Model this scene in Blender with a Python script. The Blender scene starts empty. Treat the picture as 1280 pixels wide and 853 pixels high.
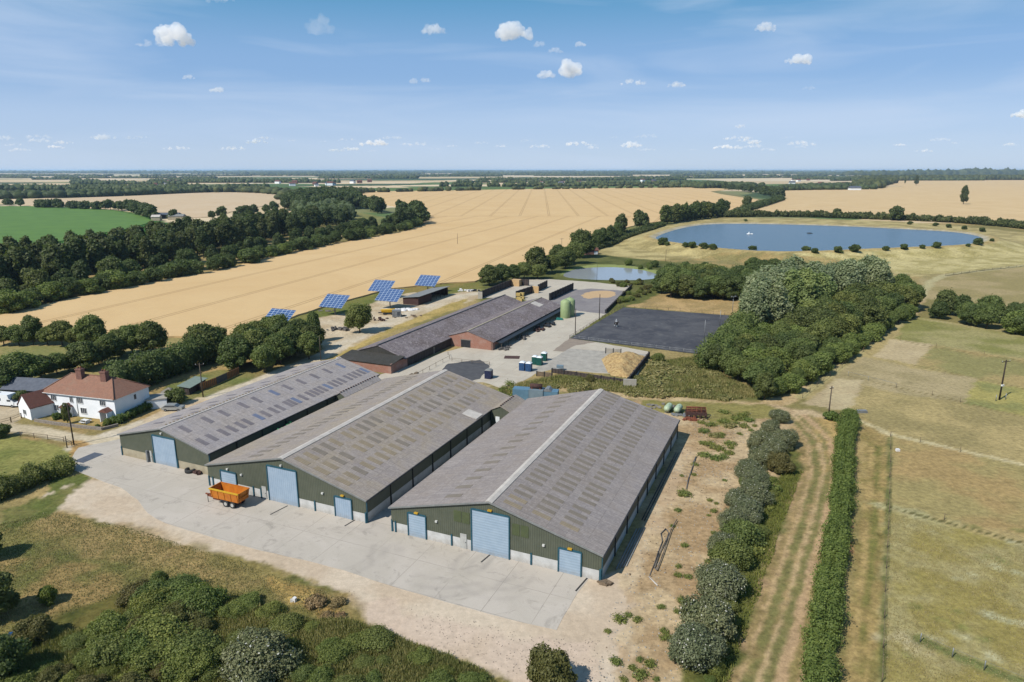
import bpy, bmesh, math, random
import numpy as np
from mathutils import Vector, Matrix
from mathutils.geometry import tessellate_polygon
R = math.radians
random.seed(7)
rng = np.random.default_rng(7)
scene = bpy.context.scene
col = scene.collection

# ------------------------------------------------------------------ camera
CAM_H = 52.0
FPX = 853.3
PITCH = math.atan((426.5 - 213) / FPX)
cd = bpy.data.cameras.new('camera')
cam = bpy.data.objects.new('camera', cd)
col.objects.link(cam)
cam.location = (0, 0, CAM_H)
cam.rotation_euler = (R(90) - PITCH, 0, 0)
cd.lens = 24; cd.sensor_width = 36; cd.clip_start = 0.5; cd.clip_end = 200000
scene.camera = cam

# ------------------------------------------------------------------ sky, sun, exposure
SUN_EL, SUN_AZ = R(47), R(230)
w = bpy.data.worlds.new('World'); scene.world = w; w.use_nodes = True
nt = w.node_tree; N = nt.nodes; L = nt.links
N.clear()
out = N.new('ShaderNodeOutputWorld'); bg = N.new('ShaderNodeBackground')
sky = N.new('ShaderNodeTexSky'); sky.sky_type = 'NISHITA'; sky.sun_disc = False
sky.sun_elevation = SUN_EL; sky.sun_rotation = SUN_AZ
sky.altitude = 0; sky.air_density = 1.0; sky.dust_density = 0.4; sky.ozone_density = 3.0
SKY = 0.13
bg.inputs['Strength'].default_value = SKY
tc = N.new('ShaderNodeTexCoord')
mp = N.new('ShaderNodeMapping'); mp.inputs['Scale'].default_value = (1.2, 1.2, 9.0); mp.inputs['Rotation'].default_value = (0.05, 0.1, 0.4)
nz = N.new('ShaderNodeTexNoise'); nz.inputs['Scale'].default_value = 2.6; nz.inputs['Detail'].default_value = 7; nz.inputs['Distortion'].default_value = 0.6
cr = N.new('ShaderNodeMapRange'); cr.inputs['From Min'].default_value = 0.46; cr.inputs['From Max'].default_value = 0.8
cr.inputs['To Min'].default_value = 0.0; cr.inputs['To Max'].default_value = 0.55
mx = N.new('ShaderNodeMix'); mx.data_type = 'RGBA'
hz = N.new('ShaderNodeMix'); hz.data_type = 'RGBA'; hz.blend_type = 'MULTIPLY'; hz.inputs[0].default_value = 1.0
hz.inputs[7].default_value = (0.90, 0.98, 1.10, 1)
L.new(tc.outputs['Generated'], mp.inputs['Vector']); L.new(mp.outputs[0], nz.inputs['Vector'])
L.new(nz.outputs['Fac'], cr.inputs['Value']); L.new(cr.outputs[0], mx.inputs[0])
L.new(sky.outputs[0], hz.inputs[6])
sx_ = N.new('ShaderNodeSeparateXYZ'); L.new(tc.outputs['Generated'], sx_.inputs[0])
rp = N.new('ShaderNodeValToRGB'); L.new(sx_.outputs[2], rp.inputs[0]); rp.color_ramp.interpolation = 'EASE'
EL = rp.color_ramp.elements
EL[0].position = 0.0; EL[0].color = (0.385, 0.480, 0.625, 1)
EL[1].position = 1.0; EL[1].color = (0.06, 0.15, 0.31, 1)
for ps, cl in ((0.055, (0.325, 0.430, 0.610, 1)), (0.13, (0.190, 0.322, 0.535, 1)), (0.24, (0.070, 0.240, 0.415, 1))):
    e = EL.new(ps); e.color = cl
up = N.new('ShaderNodeVectorMath'); up.operation = 'SCALE'; up.inputs['Scale'].default_value = 1 / SKY; L.new(rp.outputs[0], up.inputs[0])
gm = N.new('ShaderNodeMix'); gm.data_type = 'RGBA'; gm.inputs[0].default_value = 0.88
L.new(hz.outputs[2], gm.inputs[6]); L.new(up.outputs[0], gm.inputs[7]); L.new(gm.outputs[2], mx.inputs[6])
mx.inputs[7].default_value = (0.46 / SKY, 0.55 / SKY, 0.69 / SKY, 1)
L.new(mx.outputs[2], bg.inputs['Color']); L.new(bg.outputs[0], out.inputs['Surface'])

sd = bpy.data.lights.new('sun', 'SUN'); sun = bpy.data.objects.new('sun', sd); col.objects.link(sun)
sd.energy = 4.7; sd.angle = R(0.53); sd.color = (1.0, 0.955, 0.88)
sv = Vector((math.sin(SUN_AZ) * math.cos(SUN_EL), math.cos(SUN_AZ) * math.cos(SUN_EL), math.sin(SUN_EL)))
sun.rotation_euler = sv.to_track_quat('Z', 'Y').to_euler()
sun.location = (-60, -40, 120)
vs = scene.view_settings
vs.view_transform = 'Standard'; vs.look = 'None'; vs.exposure = 0.36; vs.gamma = 1.0; vs.use_curve_mapping = False
scene.render.engine = 'CYCLES'
cy = scene.cycles
cy.max_bounces = 6; cy.diffuse_bounces = 3; cy.glossy_bounces = 2; cy.transmission_bounces = 3
cy.transparent_max_bounces = 4; cy.volume_bounces = 3; cy.use_denoising = True
cy.caustics_reflective = False; cy.caustics_refractive = False

# ------------------------------------------------------------------ pixel (photo) -> ground point, for laying out the plan
cP, sP = math.cos(PITCH), math.sin(PITCH)
def P(x, y, z=0.0):
    u = (x - 640) / FPX; v = (426.5 - y) / FPX
    t = (z - CAM_H) / (v * cP - sP)
    return Vector((u * t, (cP + v * sP) * t, z))
def PL(pts, z=0.0): return [tuple(P(x, y, z))[:2] for x, y in pts]

# ------------------------------------------------------------------ shared helpers
def s2l(c):
    c = c / 255.0
    return c / 12.92 if c <= 0.04045 else ((c + 0.055) / 1.055) ** 2.4
ALB = 0.60
def C(r, g, b, k=ALB): return (s2l(r) * k, s2l(g) * k, s2l(b) * k, 1.0)

def tag(o, label=None, cat=None, group=None, kind=None):
    if label: o['label'] = label
    if cat: o['category'] = cat
    if group: o['group'] = group
    if kind: o['kind'] = kind
    return o
def thing(name, label, cat, loc=(0, 0, 0), rz=0.0, group=None, s=1.0):
    o = bpy.data.objects.new(name, None); o.empty_display_size = 0.5; col.objects.link(o)
    o.location = loc; o.rotation_euler = (0, 0, rz); o.scale = (s, s, s)
    return tag(o, label, cat, group)
def link(name, me, parent=None, loc=(0, 0, 0), rz=0.0, s=1.0):
    o = bpy.data.objects.new(name, me); col.objects.link(o)
    o.location = loc; o.rotation_euler = (0, 0, rz)
    o.scale = (s, s, s) if not hasattr(s, '__len__') else s
    if parent: o.parent = parent
    return o

class MB:
    def __init__(s): s.v = []; s.f = []; s.sm = []
    def add(s, vs, fs, smooth=False):
        b = len(s.v); s.v += [tuple(p) for p in vs]
        for f in fs: s.f.append([b + i for i in f]); s.sm.append(smooth)
        return s
    def box(s, x0, x1, y0, y1, z0, z1, M=None):
        p = [(x0, y0, z0), (x1, y0, z0), (x1, y1, z0), (x0, y1, z0), (x0, y0, z1), (x1, y0, z1), (x1, y1, z1), (x0, y1, z1)]
        if M is not None: p = [M @ Vector(q) for q in p]
        return s.add(p, [(3, 2, 1, 0), (4, 5, 6, 7), (0, 1, 5, 4), (1, 2, 6, 5), (2, 3, 7, 6), (3, 0, 4, 7)])
    def hexa(s, p):  # 8 corners, bottom 4 then top 4, both counter-clockwise
        return s.add(p, [(3, 2, 1, 0), (4, 5, 6, 7), (0, 1, 5, 4), (1, 2, 6, 5), (2, 3, 7, 6), (3, 0, 4, 7)])
    def prism(s, poly, z0, z1):
        n = len(poly)
        a = sum(poly[i][0] * poly[(i + 1) % n][1] - poly[(i + 1) % n][0] * poly[i][1] for i in range(n))
        if a < 0: poly = poly[::-1]
        b = len(s.v)
        s.v += [(x, y, z0) for x, y in poly] + [(x, y, z1) for x, y in poly]
        for t in tessellate_polygon([[Vector((x, y, 0)) for x, y in poly]]):
            A, B_, C_ = [Vector(poly[i]) for i in t]
            if (B_ - A).cross(C_ - A) < 0: t = t[::-1]
            s.f.append([b + n + i for i in t]); s.sm.append(False)
        for i in range(n):
            j = (i + 1) % n
            s.f.append([b + i, b + j, b + n + j, b + n + i]); s.sm.append(False)
        return s
    def extr(s, poly, axis, a0, a1):  # poly in the plane (x,z) extruded along y, or (y,z) along x
        n = len(poly)
        mk = (lambda p, a: (p[0], a, p[1])) if axis == 'y' else (lambda p, a: (a, p[0], p[1]))
        vs = [mk(p, a0) for p in poly] + [mk(p, a1) for p in poly]
        return s.add(vs, [list(range(n)), list(range(2 * n - 1, n - 1, -1))] + [[i, n + i, n + (i + 1) % n, (i + 1) % n] for i in range(n)])
    def cyl(s, p0, p1, r0, r1=None, n=8, cap=True, smooth=True):
        r1 = r0 if r1 is None else r1
        p0 = Vector(p0); p1 = Vector(p1); d = (p1 - p0).normalized()
        a = d.orthogonal().normalized(); b2 = d.cross(a)
        vs = []
        for p, r in ((p0, r0), (p1, r1)):
            for i in range(n):
                t = 2 * math.pi * i / n
                vs.append(p + a * (math.cos(t) * r) + b2 * (math.sin(t) * r))
        s.add(vs, [[i, (i + 1) % n, n + (i + 1) % n, n + i] for i in range(n)], smooth)
        if cap:
            b = len(s.v) - 2 * n
            s.f.append([b + i for i in range(n - 1, -1, -1)]); s.sm.append(False)
            s.f.append([b + n + i for i in range(n)]); s.sm.append(False)
        return s
    def lathe(s, prof, c=(0, 0, 0), n=16):
        vs = []
        for r, z in prof:
            for i in range(n):
                t = 2 * math.pi * i / n
                vs.append((c[0] + r * math.cos(t), c[1] + r * math.sin(t), c[2] + z))
        fs = []
        for k in range(len(prof) - 1):
            for i in range(n):
                j = (i + 1) % n
                fs.append([k * n + i, k * n + j, (k + 1) * n + j, (k + 1) * n + i])
        return s.add(vs, fs, True)
    def tube(s, pts, r, n=6):
        for a, b in zip(pts[:-1], pts[1:]): s.cyl(a, b, r, r, n)
        return s
    def ball(s, c, rx, ry=None, rz=None, n=8, m=6, jit=0.0):
        ry = rx if ry is None else ry; rz = rx if rz is None else rz
        prof = []
        vs = [(c[0], c[1], c[2] - rz)]
        for k in range(1, m):
            ph = -math.pi / 2 + math.pi * k / m
            for i in range(n):
                t = 2 * math.pi * i / n; j = 1 + random.uniform(-jit, jit)
                vs.append((c[0] + rx * math.cos(ph) * math.cos(t) * j, c[1] + ry * math.cos(ph) * math.sin(t) * j, c[2] + rz * math.sin(ph) * j))
        vs.append((c[0], c[1], c[2] + rz)); e = len(vs) - 1
        fs = [[0, 1 + (i + 1) % n, 1 + i] for i in range(n)]
        for k in range(m - 2):
            for i in range(n):
                j = (i + 1) % n
                fs.append([1 + k * n + i, 1 + k * n + j, 1 + (k + 1) * n + j, 1 + (k + 1) * n + i])
        b = 1 + (m - 2) * n
        fs += [[b + i, b + (i + 1) % n, e] for i in range(n)]
        return s.add(vs, fs, True)
    def mesh(s, name, m):
        me = bpy.data.meshes.new(name); me.from_pydata(s.v, [], s.f)
        me.polygons.foreach_set('use_smooth', s.sm)
        if m: me.materials.append(m)
        me.validate(); me.update()
        return me
    def build(s, name, m, parent=None, **k): return link(name, s.mesh(name, m), parent, **k)

# ------------------------------------------------------------------ materials
def newmat(name):
    m = bpy.data.materials.new(name); m.use_nodes = True
    nt = m.node_tree; b = nt.nodes['Principled BSDF']
    return m, nt, nt.nodes, nt.links, b
def mixc(N, L, fac, a, b, mode='MIX'):
    n = N.new('ShaderNodeMix'); n.data_type = 'RGBA'; n.blend_type = mode
    for i, val in ((0, fac), (6, a), (7, b)):
        if hasattr(val, 'is_linked') or hasattr(val, 'links'): L.new(val, n.inputs[i])
        else: n.inputs[i].default_value = val
    return n.outputs[2]
def noise(N, L, scale, detail=4, rough=0.6, vec=None, dist=0.0):
    n = N.new('ShaderNodeTexNoise'); n.inputs['Scale'].default_value = scale; n.inputs['Detail'].default_value = detail
    n.inputs['Roughness'].default_value = rough; n.inputs['Distortion'].default_value = dist
    if vec is not None: L.new(vec, n.inputs['Vector'])
    return n.outputs['Fac']
def ramp(N, L, v, a, b, lo=0.0, hi=1.0):
    n = N.new('ShaderNodeMapRange'); n.inputs['From Min'].default_value = a; n.inputs['From Max'].default_value = b
    n.inputs['To Min'].default_value = lo; n.inputs['To Max'].default_value = hi
    L.new(v, n.inputs['Value']); return n.outputs[0]
def mth(N, L, op, a, b=None, c=None):
    n = N.new('ShaderNodeMath'); n.operation = op
    for i, val in enumerate((a, b, c)):
        if val is None: continue
        if isinstance(val, (int, float)): n.inputs[i].default_value = val
        else: L.new(val, n.inputs[i])
    return n.outputs[0]
def objco(N, L, scale=None, rot=None):
    t = N.new('ShaderNodeTexCoord'); v = t.outputs['Object']
    if scale or rot:
        m = N.new('ShaderNodeMapping')
        if scale: m.inputs['Scale'].default_value = scale
        if rot: m.inputs['Rotation'].default_value = rot
        L.new(v, m.inputs['Vector']); v = m.outputs[0]
    return v
def bump(N, L, b, h, strength, dist):
    n = N.new('ShaderNodeBump'); n.inputs['Strength'].default_value = strength; n.inputs['Distance'].default_value = dist
    L.new(h, n.inputs['Height']); L.new(n.outputs[0], b.inputs['Normal'])
def splash(N, L, b, v, hgt=0.9):
    lk = b.inputs['Base Color'].links[0]; src = lk.from_socket
    z = N.new('ShaderNodeSeparateXYZ'); L.new(v, z.inputs[0])
    q = mth(N, L, 'MULTIPLY', ramp(N, L, z.outputs[2], 0.0, hgt, 1.0, 0.0), ramp(N, L, noise(N, L, 1.6, 5, .7, v), .35, .6, .25, 1))
    L.new(mixc(N, L, mth(N, L, 'MULTIPLY', q, .45), src, C(150, 132, 106)), b.inputs['Base Color'])
def simple(name, c, c2=None, rough=0.8, sc=1.5, metal=0.0, bmp=0.0, spec=0.3, mud=False):
    m, nt, N, L, b = newmat(name)
    b.inputs['Roughness'].default_value = rough; b.inputs['Metallic'].default_value = metal
    b.inputs['Specular IOR Level'].default_value = spec
    c2 = c2 or tuple(x * 0.72 for x in c[:3]) + (1,)
    v = objco(N, L)
    f = ramp(N, L, noise(N, L, sc, 6, 0.65, v), 0.35, 0.68)
    L.new(mixc(N, L, f, c, c2), b.inputs['Base Color'])
    if bmp: bump(N, L, b, noise(N, L, sc * 6, 3, 0.6, v), 0.5, bmp)
    if mud: splash(N, L, b, v)
    return m
def ribbed(name, c, c2, period, axis='X', rough=0.55, dark=0.72, spec=0.35, mud=False):
    m, nt, N, L, b = newmat(name)
    v = objco(N, L)
    sx = N.new('ShaderNodeSeparateXYZ'); L.new(v, sx.inputs[0])
    if axis == 'XY': q = mth(N, L, 'ADD', sx.outputs[0], sx.outputs[1])
    else: q = sx.outputs[axis]
    t = mth(N, L, 'FRACT', mth(N, L, 'DIVIDE', q, period))
    tri = mth(N, L, 'ABSOLUTE', mth(N, L, 'SUBTRACT', t, 0.5))
    line = ramp(N, L, tri, 0.30, 0.42)
    base = mixc(N, L, ramp(N, L, noise(N, L, 0.7, 5, 0.6, v), 0.35, 0.7), c, c2)
    L.new(mixc(N, L, line, base, mixc(N, L, 1.0, base, (dark, dark, dark, 1), 'MULTIPLY')), b.inputs['Base Color'])
    bump(N, L, b, tri, 0.6, 0.04)
    if mud: splash(N, L, b, v)
    b.inputs['Roughness'].default_value = rough; b.inputs['Specular IOR Level'].default_value = spec
    return m
def foliage_mat(name, c1, c2, trans=0.38, flower=None):
    m, nt, N, L, b = newmat(name)
    a = N.new('ShaderNodeAttribute'); a.attribute_name = 'tint'
    oi = N.new('ShaderNodeObjectInfo')
    f = mth(N, L, 'ADD', a.outputs['Fac'], mth(N, L, 'MULTIPLY', mth(N, L, 'SUBTRACT', oi.outputs['Random'], 0.5), 0.45))
    cc = mixc(N, L, ramp(N, L, f, 0.0, 1.0), c1, c2)
    hs = N.new('ShaderNodeHueSaturation'); L.new(cc, hs.inputs['Color'])
    L.new(ramp(N, L, oi.outputs['Random'], 0, 1, 0.470, 0.520), hs.inputs['Hue'])
    L.new(ramp(N, L, oi.outputs['Random'], 0, 1, 1.3, 0.78), hs.inputs['Value'])
    cc = hs.outputs[0]
    if flower:
        cc = mixc(N, L, ramp(N, L, a.outputs['Fac'], 0.955, 0.965), cc, flower)
    L.new(cc, b.inputs['Base Color'])
    b.inputs['Roughness'].default_value = 0.6; b.inputs['Specular IOR Level'].default_value = 0.25
    tr = N.new('ShaderNodeBsdfTranslucent'); L.new(mixc(N, L, 1.0, cc, (1.1, 1.25, 0.6, 1), 'MULTIPLY'), tr.inputs['Color'])
    ms = N.new('ShaderNodeMixShader'); ms.inputs[0].default_value = trans
    L.new(b.outputs[0], ms.inputs[1]); L.new(tr.outputs[0], ms.inputs[2])
    L.new(ms.outputs[0], N['Material Output'].inputs['Surface'])
    return m
FM = dict(
    oak=foliage_mat('foliage_oak', (0.048, 0.070, 0.017, 1), (0.195, 0.225, 0.066, 1)),
    dark=foliage_mat('foliage_dark', (0.036, 0.056, 0.016, 1), (0.150, 0.180, 0.056, 1)),
    wood=foliage_mat('foliage_wood', (0.030, 0.046, 0.016, 1), (0.120, 0.145, 0.050, 1)),
    hedge=foliage_mat('foliage_hedge', (0.050, 0.080, 0.016, 1), (0.180, 0.225, 0.055, 1)),
    grey=foliage_mat('foliage_grey', (0.095, 0.130, 0.060, 1), (0.300, 0.335, 0.190, 1)),
    lime=foliage_mat('foliage_lime', (0.130, 0.165, 0.050, 1), (0.290, 0.325, 0.115, 1)),
    silver=foliage_mat('foliage_silver', (0.054, 0.072, 0.028, 1), (0.170, 0.180, 0.095, 1), 0.15, (0.45, 0.44, 0.38, 1)),
    olive=foliage_mat('foliage_olive', (0.075, 0.078, 0.024, 1), (0.150, 0.140, 0.045, 1)),
    bramble=foliage_mat('foliage_bramble', (0.060, 0.085, 0.018, 1), (0.235, 0.265, 0.070, 1)),
    weed=foliage_mat('foliage_weed', (0.095, 0.130, 0.032, 1), (0.33, 0.275, 0.12, 1), 0.35),
    straw=foliage_mat('foliage_straw', (0.18, 0.155, 0.07, 1), (0.37, 0.30, 0.16, 1), 0.25),
    rust=foliage_mat('foliage_dry', (0.13, 0.105, 0.045, 1), (0.30, 0.225, 0.10, 1), 0.2),
)
M = {}
M['bark'] = simple('bark', C(120, 105, 88), C(80, 70, 60))
M['pole'] = simple('weathered_pole', C(112, 98, 84), C(80, 70, 60))
M['darkpole'] = simple('creosoted_pole', C(70, 58, 50), C(50, 42, 38))
M['galv'] = simple('galvanised', C(165, 168, 170), C(135, 138, 140), 0.45, metal=0.3)
M['steel_dark'] = simple('dark_steel', C(60, 62, 66), C(40, 42, 45), 0.5)
M['teal'] = simple('teal_paint', C(52, 104, 122), C(38, 84, 100), 0.5)
M['green_clad'] = ribbed('green_cladding', C(104, 108, 92), C(92, 98, 82), 0.33, 'XY')
M['louvre'] = ribbed('green_louvre', C(96, 106, 70), C(84, 95, 62), 0.12, 'Z')
M['door_blue'] = ribbed('blue_roller_door', C(176, 196, 216), C(162, 184, 206), 0.4, 'X', dark=0.88, mud=True)
M['door_slat'] = ribbed('blue_slat_door', C(178, 198, 216), C(164, 186, 206), 0.4, 'Z', dark=0.88, mud=True)
M['pvc'] = simple('pale_door', C(205, 205, 200))
M['plinth_w'] = simple('pale_concrete_panel', C(226, 226, 224), C(200, 200, 197), 0.85, 0.9, mud=True)
M['plinth_c'] = simple('cream_concrete_panel', C(196, 186, 160), C(172, 160, 135), 0.85, 0.9, mud=True)
M['lampglass'] = simple('lamp_glass', C(240, 240, 235), rough=0.2)
M['amber'] = simple('amber_lamp', C(225, 180, 60), rough=0.3)
M['ridge'] = simple('ridge_sheet', C(220, 212, 202), C(194, 186, 177), 0.8, 0.6)
M['gutter'] = simple('grey_gutter', C(150, 152, 150))
M['white'] = simple('white_render', C(246, 248, 250, 0.78), C(232, 236, 240, 0.78), 0.85, 0.5)
M['glass'] = simple('window_glass', (0.03, 0.04, 0.05, 1), (0.06, 0.07, 0.09, 1), 0.12, spec=0.6)
M['frame_w'] = simple('white_frame', C(235, 235, 232, 0.75))
M['chim'] = simple('chimney_brick', C(150, 110, 98), C(120, 88, 78), 0.9, 3)
M['slate'] = simple('slate_roof', C(104, 110, 122), C(84, 90, 102), 0.7, 1.2)
M['black'] = simple('black_rubber', (0.018, 0.018, 0.019, 1), (0.035, 0.034, 0.033, 1), 0.85)
M['hub'] = simple('hub_paint', C(215, 212, 205))
M['orange'] = simple('orange_paint', C(226, 140, 48), C(200, 112, 36), 0.5, 0.9)
M['yellow'] = simple('yellow_paint', C(238, 192, 48), C(222, 170, 40), 0.5, 2)
M['rust'] = simple('rust', C(158, 92, 66), C(104, 62, 48), 0.9, 3)
M['rustdark'] = simple('rust_dark', C(96, 68, 62), C(66, 50, 46), 0.9, 3)
M['silogreen'] = simple('silo_green', C(172, 190, 138), C(158, 176, 124), 0.5, 0.8)
M['tankgreen'] = simple('tank_green', C(196, 214, 182), C(176, 196, 164), 0.5, 1.5)
M['blue_cont'] = ribbed('blue_container', C(112, 152, 176), C(96, 134, 160), 0.28, 'XY')
M['grey_cont'] = ribbed('grey_container', C(140, 160, 172), C(120, 142, 156), 0.28, 'XY')
M['loo_navy'] = simple('navy_plastic', C(44, 52, 88), C(38, 44, 76), 0.5)
M['loo_blue'] = simple('blue_plastic', C(52, 92, 138), C(44, 78, 120), 0.5)
M['loo_green'] = simple('green_plastic', C(30, 98, 88), C(26, 80, 74), 0.5)
M['loo_top'] = simple('white_plastic', C(238, 242, 244, .7), C(222, 228, 232, .7), 0.5)
M['timber'] = simple('timber', C(140, 122, 100), C(108, 92, 76), 0.9, 2)
M['timber_o'] = simple('orange_timber', C(190, 130, 80), C(166, 108, 66), 0.9, 2)
M['timber_d'] = ribbed('dark_sleepers', C(92, 80, 74), C(68, 60, 58), 0.9, 'XY', 0.9, 0.55)
M['conc'] = simple('concrete', C(190, 184, 172), C(164, 158, 148), 0.9, 0.5)
M['concd'] = simple('old_concrete', C(150, 144, 134), C(122, 116, 108), 0.9, 0.8)
M['straw'] = simple('straw', C(222, 182, 108), C(188, 146, 80), 0.95, 2.5, bmp=0.05)
M['dung'] = simple('strawy_muck', C(226, 196, 138), C(158, 122, 78), 0.95, 1.3, bmp=0.5)
M['bale'] = simple('bale_straw', C(216, 190, 120), C(190, 160, 96), 0.95, 3)
M['ply'] = simple('pale_board', C(224, 190, 140), C(204, 168, 120))
M['white_mat'] = simple('white_sheeting', C(236, 234, 232, .7), C(215, 213, 212, .7))
M['greyjunk'] = simple('grey_scrap', C(128, 124, 120), C(88, 84, 82), 0.8, 2)
M['tarp'] = simple('teal_tarp', C(50, 140, 130))
M['carpaint'] = simple('silver_paint', C(200, 204, 206), C(190, 194, 196), 0.25, 1, 0.4, spec=.6)
M['whitepaint'] = simple('white_paint', C(240, 242, 244, .75), C(232, 234, 236, .75), 0.35)
M['net'] = simple('green_netting', C(70, 150, 95), C(50, 118, 76), 0.9, 3)
M['stone'] = simple('stone_wall', C(170, 160, 148), C(130, 120, 110), 0.95, 3, bmp=.05)
M['skin'] = simple('skin', (0.45, 0.27, 0.19, 1)); M['horse'] = simple('dark_coat', (0.02, 0.016, 0.014, 1), (0.03, 0.025, 0.02, 1), 0.5)
M['shirt'] = simple('pale_shirt', C(225, 228, 232, .7)); M['breeches'] = simple('dark_breeches', C(40, 42, 52))

def panel_mat():
    m, nt, N, L, b = newmat('solar_panel')
    v = objco(N, L); s = N.new('ShaderNodeSeparateXYZ'); L.new(v, s.inputs[0])
    def grid(q, p, wd):
        t = mth(N, L, 'ABSOLUTE', mth(N, L, 'SUBTRACT', mth(N, L, 'FRACT', mth(N, L, 'DIVIDE', q, p)), 0.5))
        return mth(N, L, 'GREATER_THAN', t, 0.5 - wd)
    g = mth(N, L, 'MAXIMUM', grid(s.outputs[0], 1.66, 0.05), grid(s.outputs[1], 1.0, 0.06))
    g2 = mth(N, L, 'MAXIMUM', grid(s.outputs[0], 0.166, 0.06), grid(s.outputs[1], 0.166, 0.06))
    base = mixc(N, L, noise(N, L, 0.8, 3, .6, v), (0.014, 0.045, 0.135, 1), (0.022, 0.062, 0.17, 1))
    base = mixc(N, L, mth(N, L, 'MULTIPLY', g2, 0.25), base, (0.18, 0.24, 0.34, 1))
    L.new(mixc(N, L, g, base, (0.30, 0.36, 0.44, 1)), b.inputs['Base Color'])
    b.inputs['Roughness'].default_value = 0.35; b.inputs['Specular IOR Level'].default_value = 0.2
    return m
M['panel'] = panel_mat()

def sheet_roof(name, c1, c2, stain, sheet=(2.7, 1.05), stainamt=0.5, lap=0.58, lich=None, seed=0.0, streak=0.0):
    m, nt, N, L, b = newmat(name)
    v = objco(N, L)
    br = N.new('ShaderNodeTexBrick'); L.new(v, br.inputs['Vector'])
    br.offset = 0; br.squash = 1
    br.inputs['Color1'].default_value = c1; br.inputs['Color2'].default_value = c2
    br.inputs['Mortar'].default_value = tuple(x * lap for x in c1[:3]) + (1,)
    br.inputs['Scale'].default_value = 1.0; br.inputs['Mortar Size'].default_value = 0.045
    br.inputs['Mortar Smooth'].default_value = 0.3
    br.inputs['Brick Width'].default_value = sheet[0]; br.inputs['Row Height'].default_value = sheet[1]
    n1 = noise(N, L, 0.16, 6, 0.7, v, 0.5); n2 = noise(N, L, 2.2, 5, 0.7, v)
    mpv = objco(N, L, (0.35, 3.2, 1)); n3 = noise(N, L, 1.0, 4, 0.65, mpv)
    cc = mixc(N, L, ramp(N, L, n1, 0.38, 0.66, 0, stainamt), br.outputs['Color'], stain)
    cc = mixc(N, L, ramp(N, L, n3, 0.42, 0.7, 0, 0.6 + streak), cc, tuple(x * 0.62 for x in c1[:3]) + (1,))
    cc = mixc(N, L, ramp(N, L, n2, 0.48, 0.72, 0, 0.6), cc, tuple(min(1, x * 1.35) for x in c1[:3]) + (1,))
    if lich: cc = mixc(N, L, ramp(N, L, noise(N, L, 1.3, 8, 0.8, v, 1.0), 0.52, 0.62, 0, 0.85), cc, lich)
    s = N.new('ShaderNodeSeparateXYZ'); L.new(v, s.inputs[0])
    t = mth(N, L, 'ABSOLUTE', mth(N, L, 'SUBTRACT', mth(N, L, 'FRACT', mth(N, L, 'DIVIDE', s.outputs[1], 0.35)), 0.5))
    cc = mixc(N, L, ramp(N, L, t, 0.3, 0.5, 0, 0.22), cc, (0.05, 0.045, 0.05, 1))
    L.new(cc, b.inputs['Base Color'])
    bump(N, L, b, t, 0.35, 0.05)
    b.inputs['Roughness'].default_value = 0.9; b.inputs['Specular IOR Level'].default_value = 0.15
    return m
M['roofA'] = sheet_roof('fibre_cement_pale', C(186, 176, 168), C(172, 162, 156), C(170, 168, 176), stainamt=.6)
M['roofB'] = sheet_roof('fibre_cement_patchy', C(176, 166, 158), C(162, 152, 148), C(178, 162, 134), stainamt=.7)
M['roofC'] = sheet_roof('fibre_cement_grey', C(172, 163, 158), C(156, 148, 146), C(158, 144, 130), stainamt=.55)
M['roofD'] = sheet_roof('old_barn_roof', C(150, 140, 142), C(126, 116, 120), C(104, 90, 84), (2.2, 1.0), 0.9, 0.7, C(196, 186, 182))
M['roofDdark'] = sheet_roof('mossy_dark_roof', C(84, 82, 78), C(74, 72, 68), C(62, 62, 54), (2.2, 1.0), 0.6)
M['lightA'] = ribbed('aged_rooflight_blue', C(142, 134, 136), C(124, 117, 120), 0.35, 'Y', 0.7)
M['lightA2'] = ribbed('rooflight_blue', C(126, 136, 160), C(116, 122, 146), 0.35, 'Y', 0.6)
M['lightB'] = ribbed('aged_rooflight_tan', C(168, 152, 126), C(152, 138, 116), 0.35, 'Y', 0.8)
M['lightC'] = ribbed('aged_rooflight_brown', C(150, 139, 125), C(137, 127, 114), 0.35, 'Y', 0.8)

def brick_mat():
    m, nt, N, L, b = newmat('red_brick')
    v = objco(N, L); s = N.new('ShaderNodeSeparateXYZ'); L.new(v, s.inputs[0])
    cb = N.new('ShaderNodeCombineXYZ'); L.new(mth(N, L, 'ADD', s.outputs[0], s.outputs[1]), cb.inputs[0]); L.new(s.outputs[2], cb.inputs[1])
    br = N.new('ShaderNodeTexBrick'); L.new(cb.outputs[0], br.inputs['Vector'])
    br.inputs['Color1'].default_value = C(178, 118, 94); br.inputs['Color2'].default_value = C(160, 104, 86); br.inputs['Mortar'].default_value = C(170, 140, 124)
    br.inputs['Scale'].default_value = 1; br.inputs['Brick Width'].default_value = 0.225; br.inputs['Row Height'].default_value = 0.075; br.inputs['Mortar Size'].default_value = 0.01
    cc = mixc(N, L, ramp(N, L, noise(N, L, 0.5, 6, .7, v), 0.45, 0.75, 0, 0.8), br.outputs['Color'], C(186, 158, 146))
    L.new(cc, b.inputs['Base Color']); b.inputs['Roughness'].default_value = 0.92
    return m
M['brick'] = brick_mat()
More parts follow.
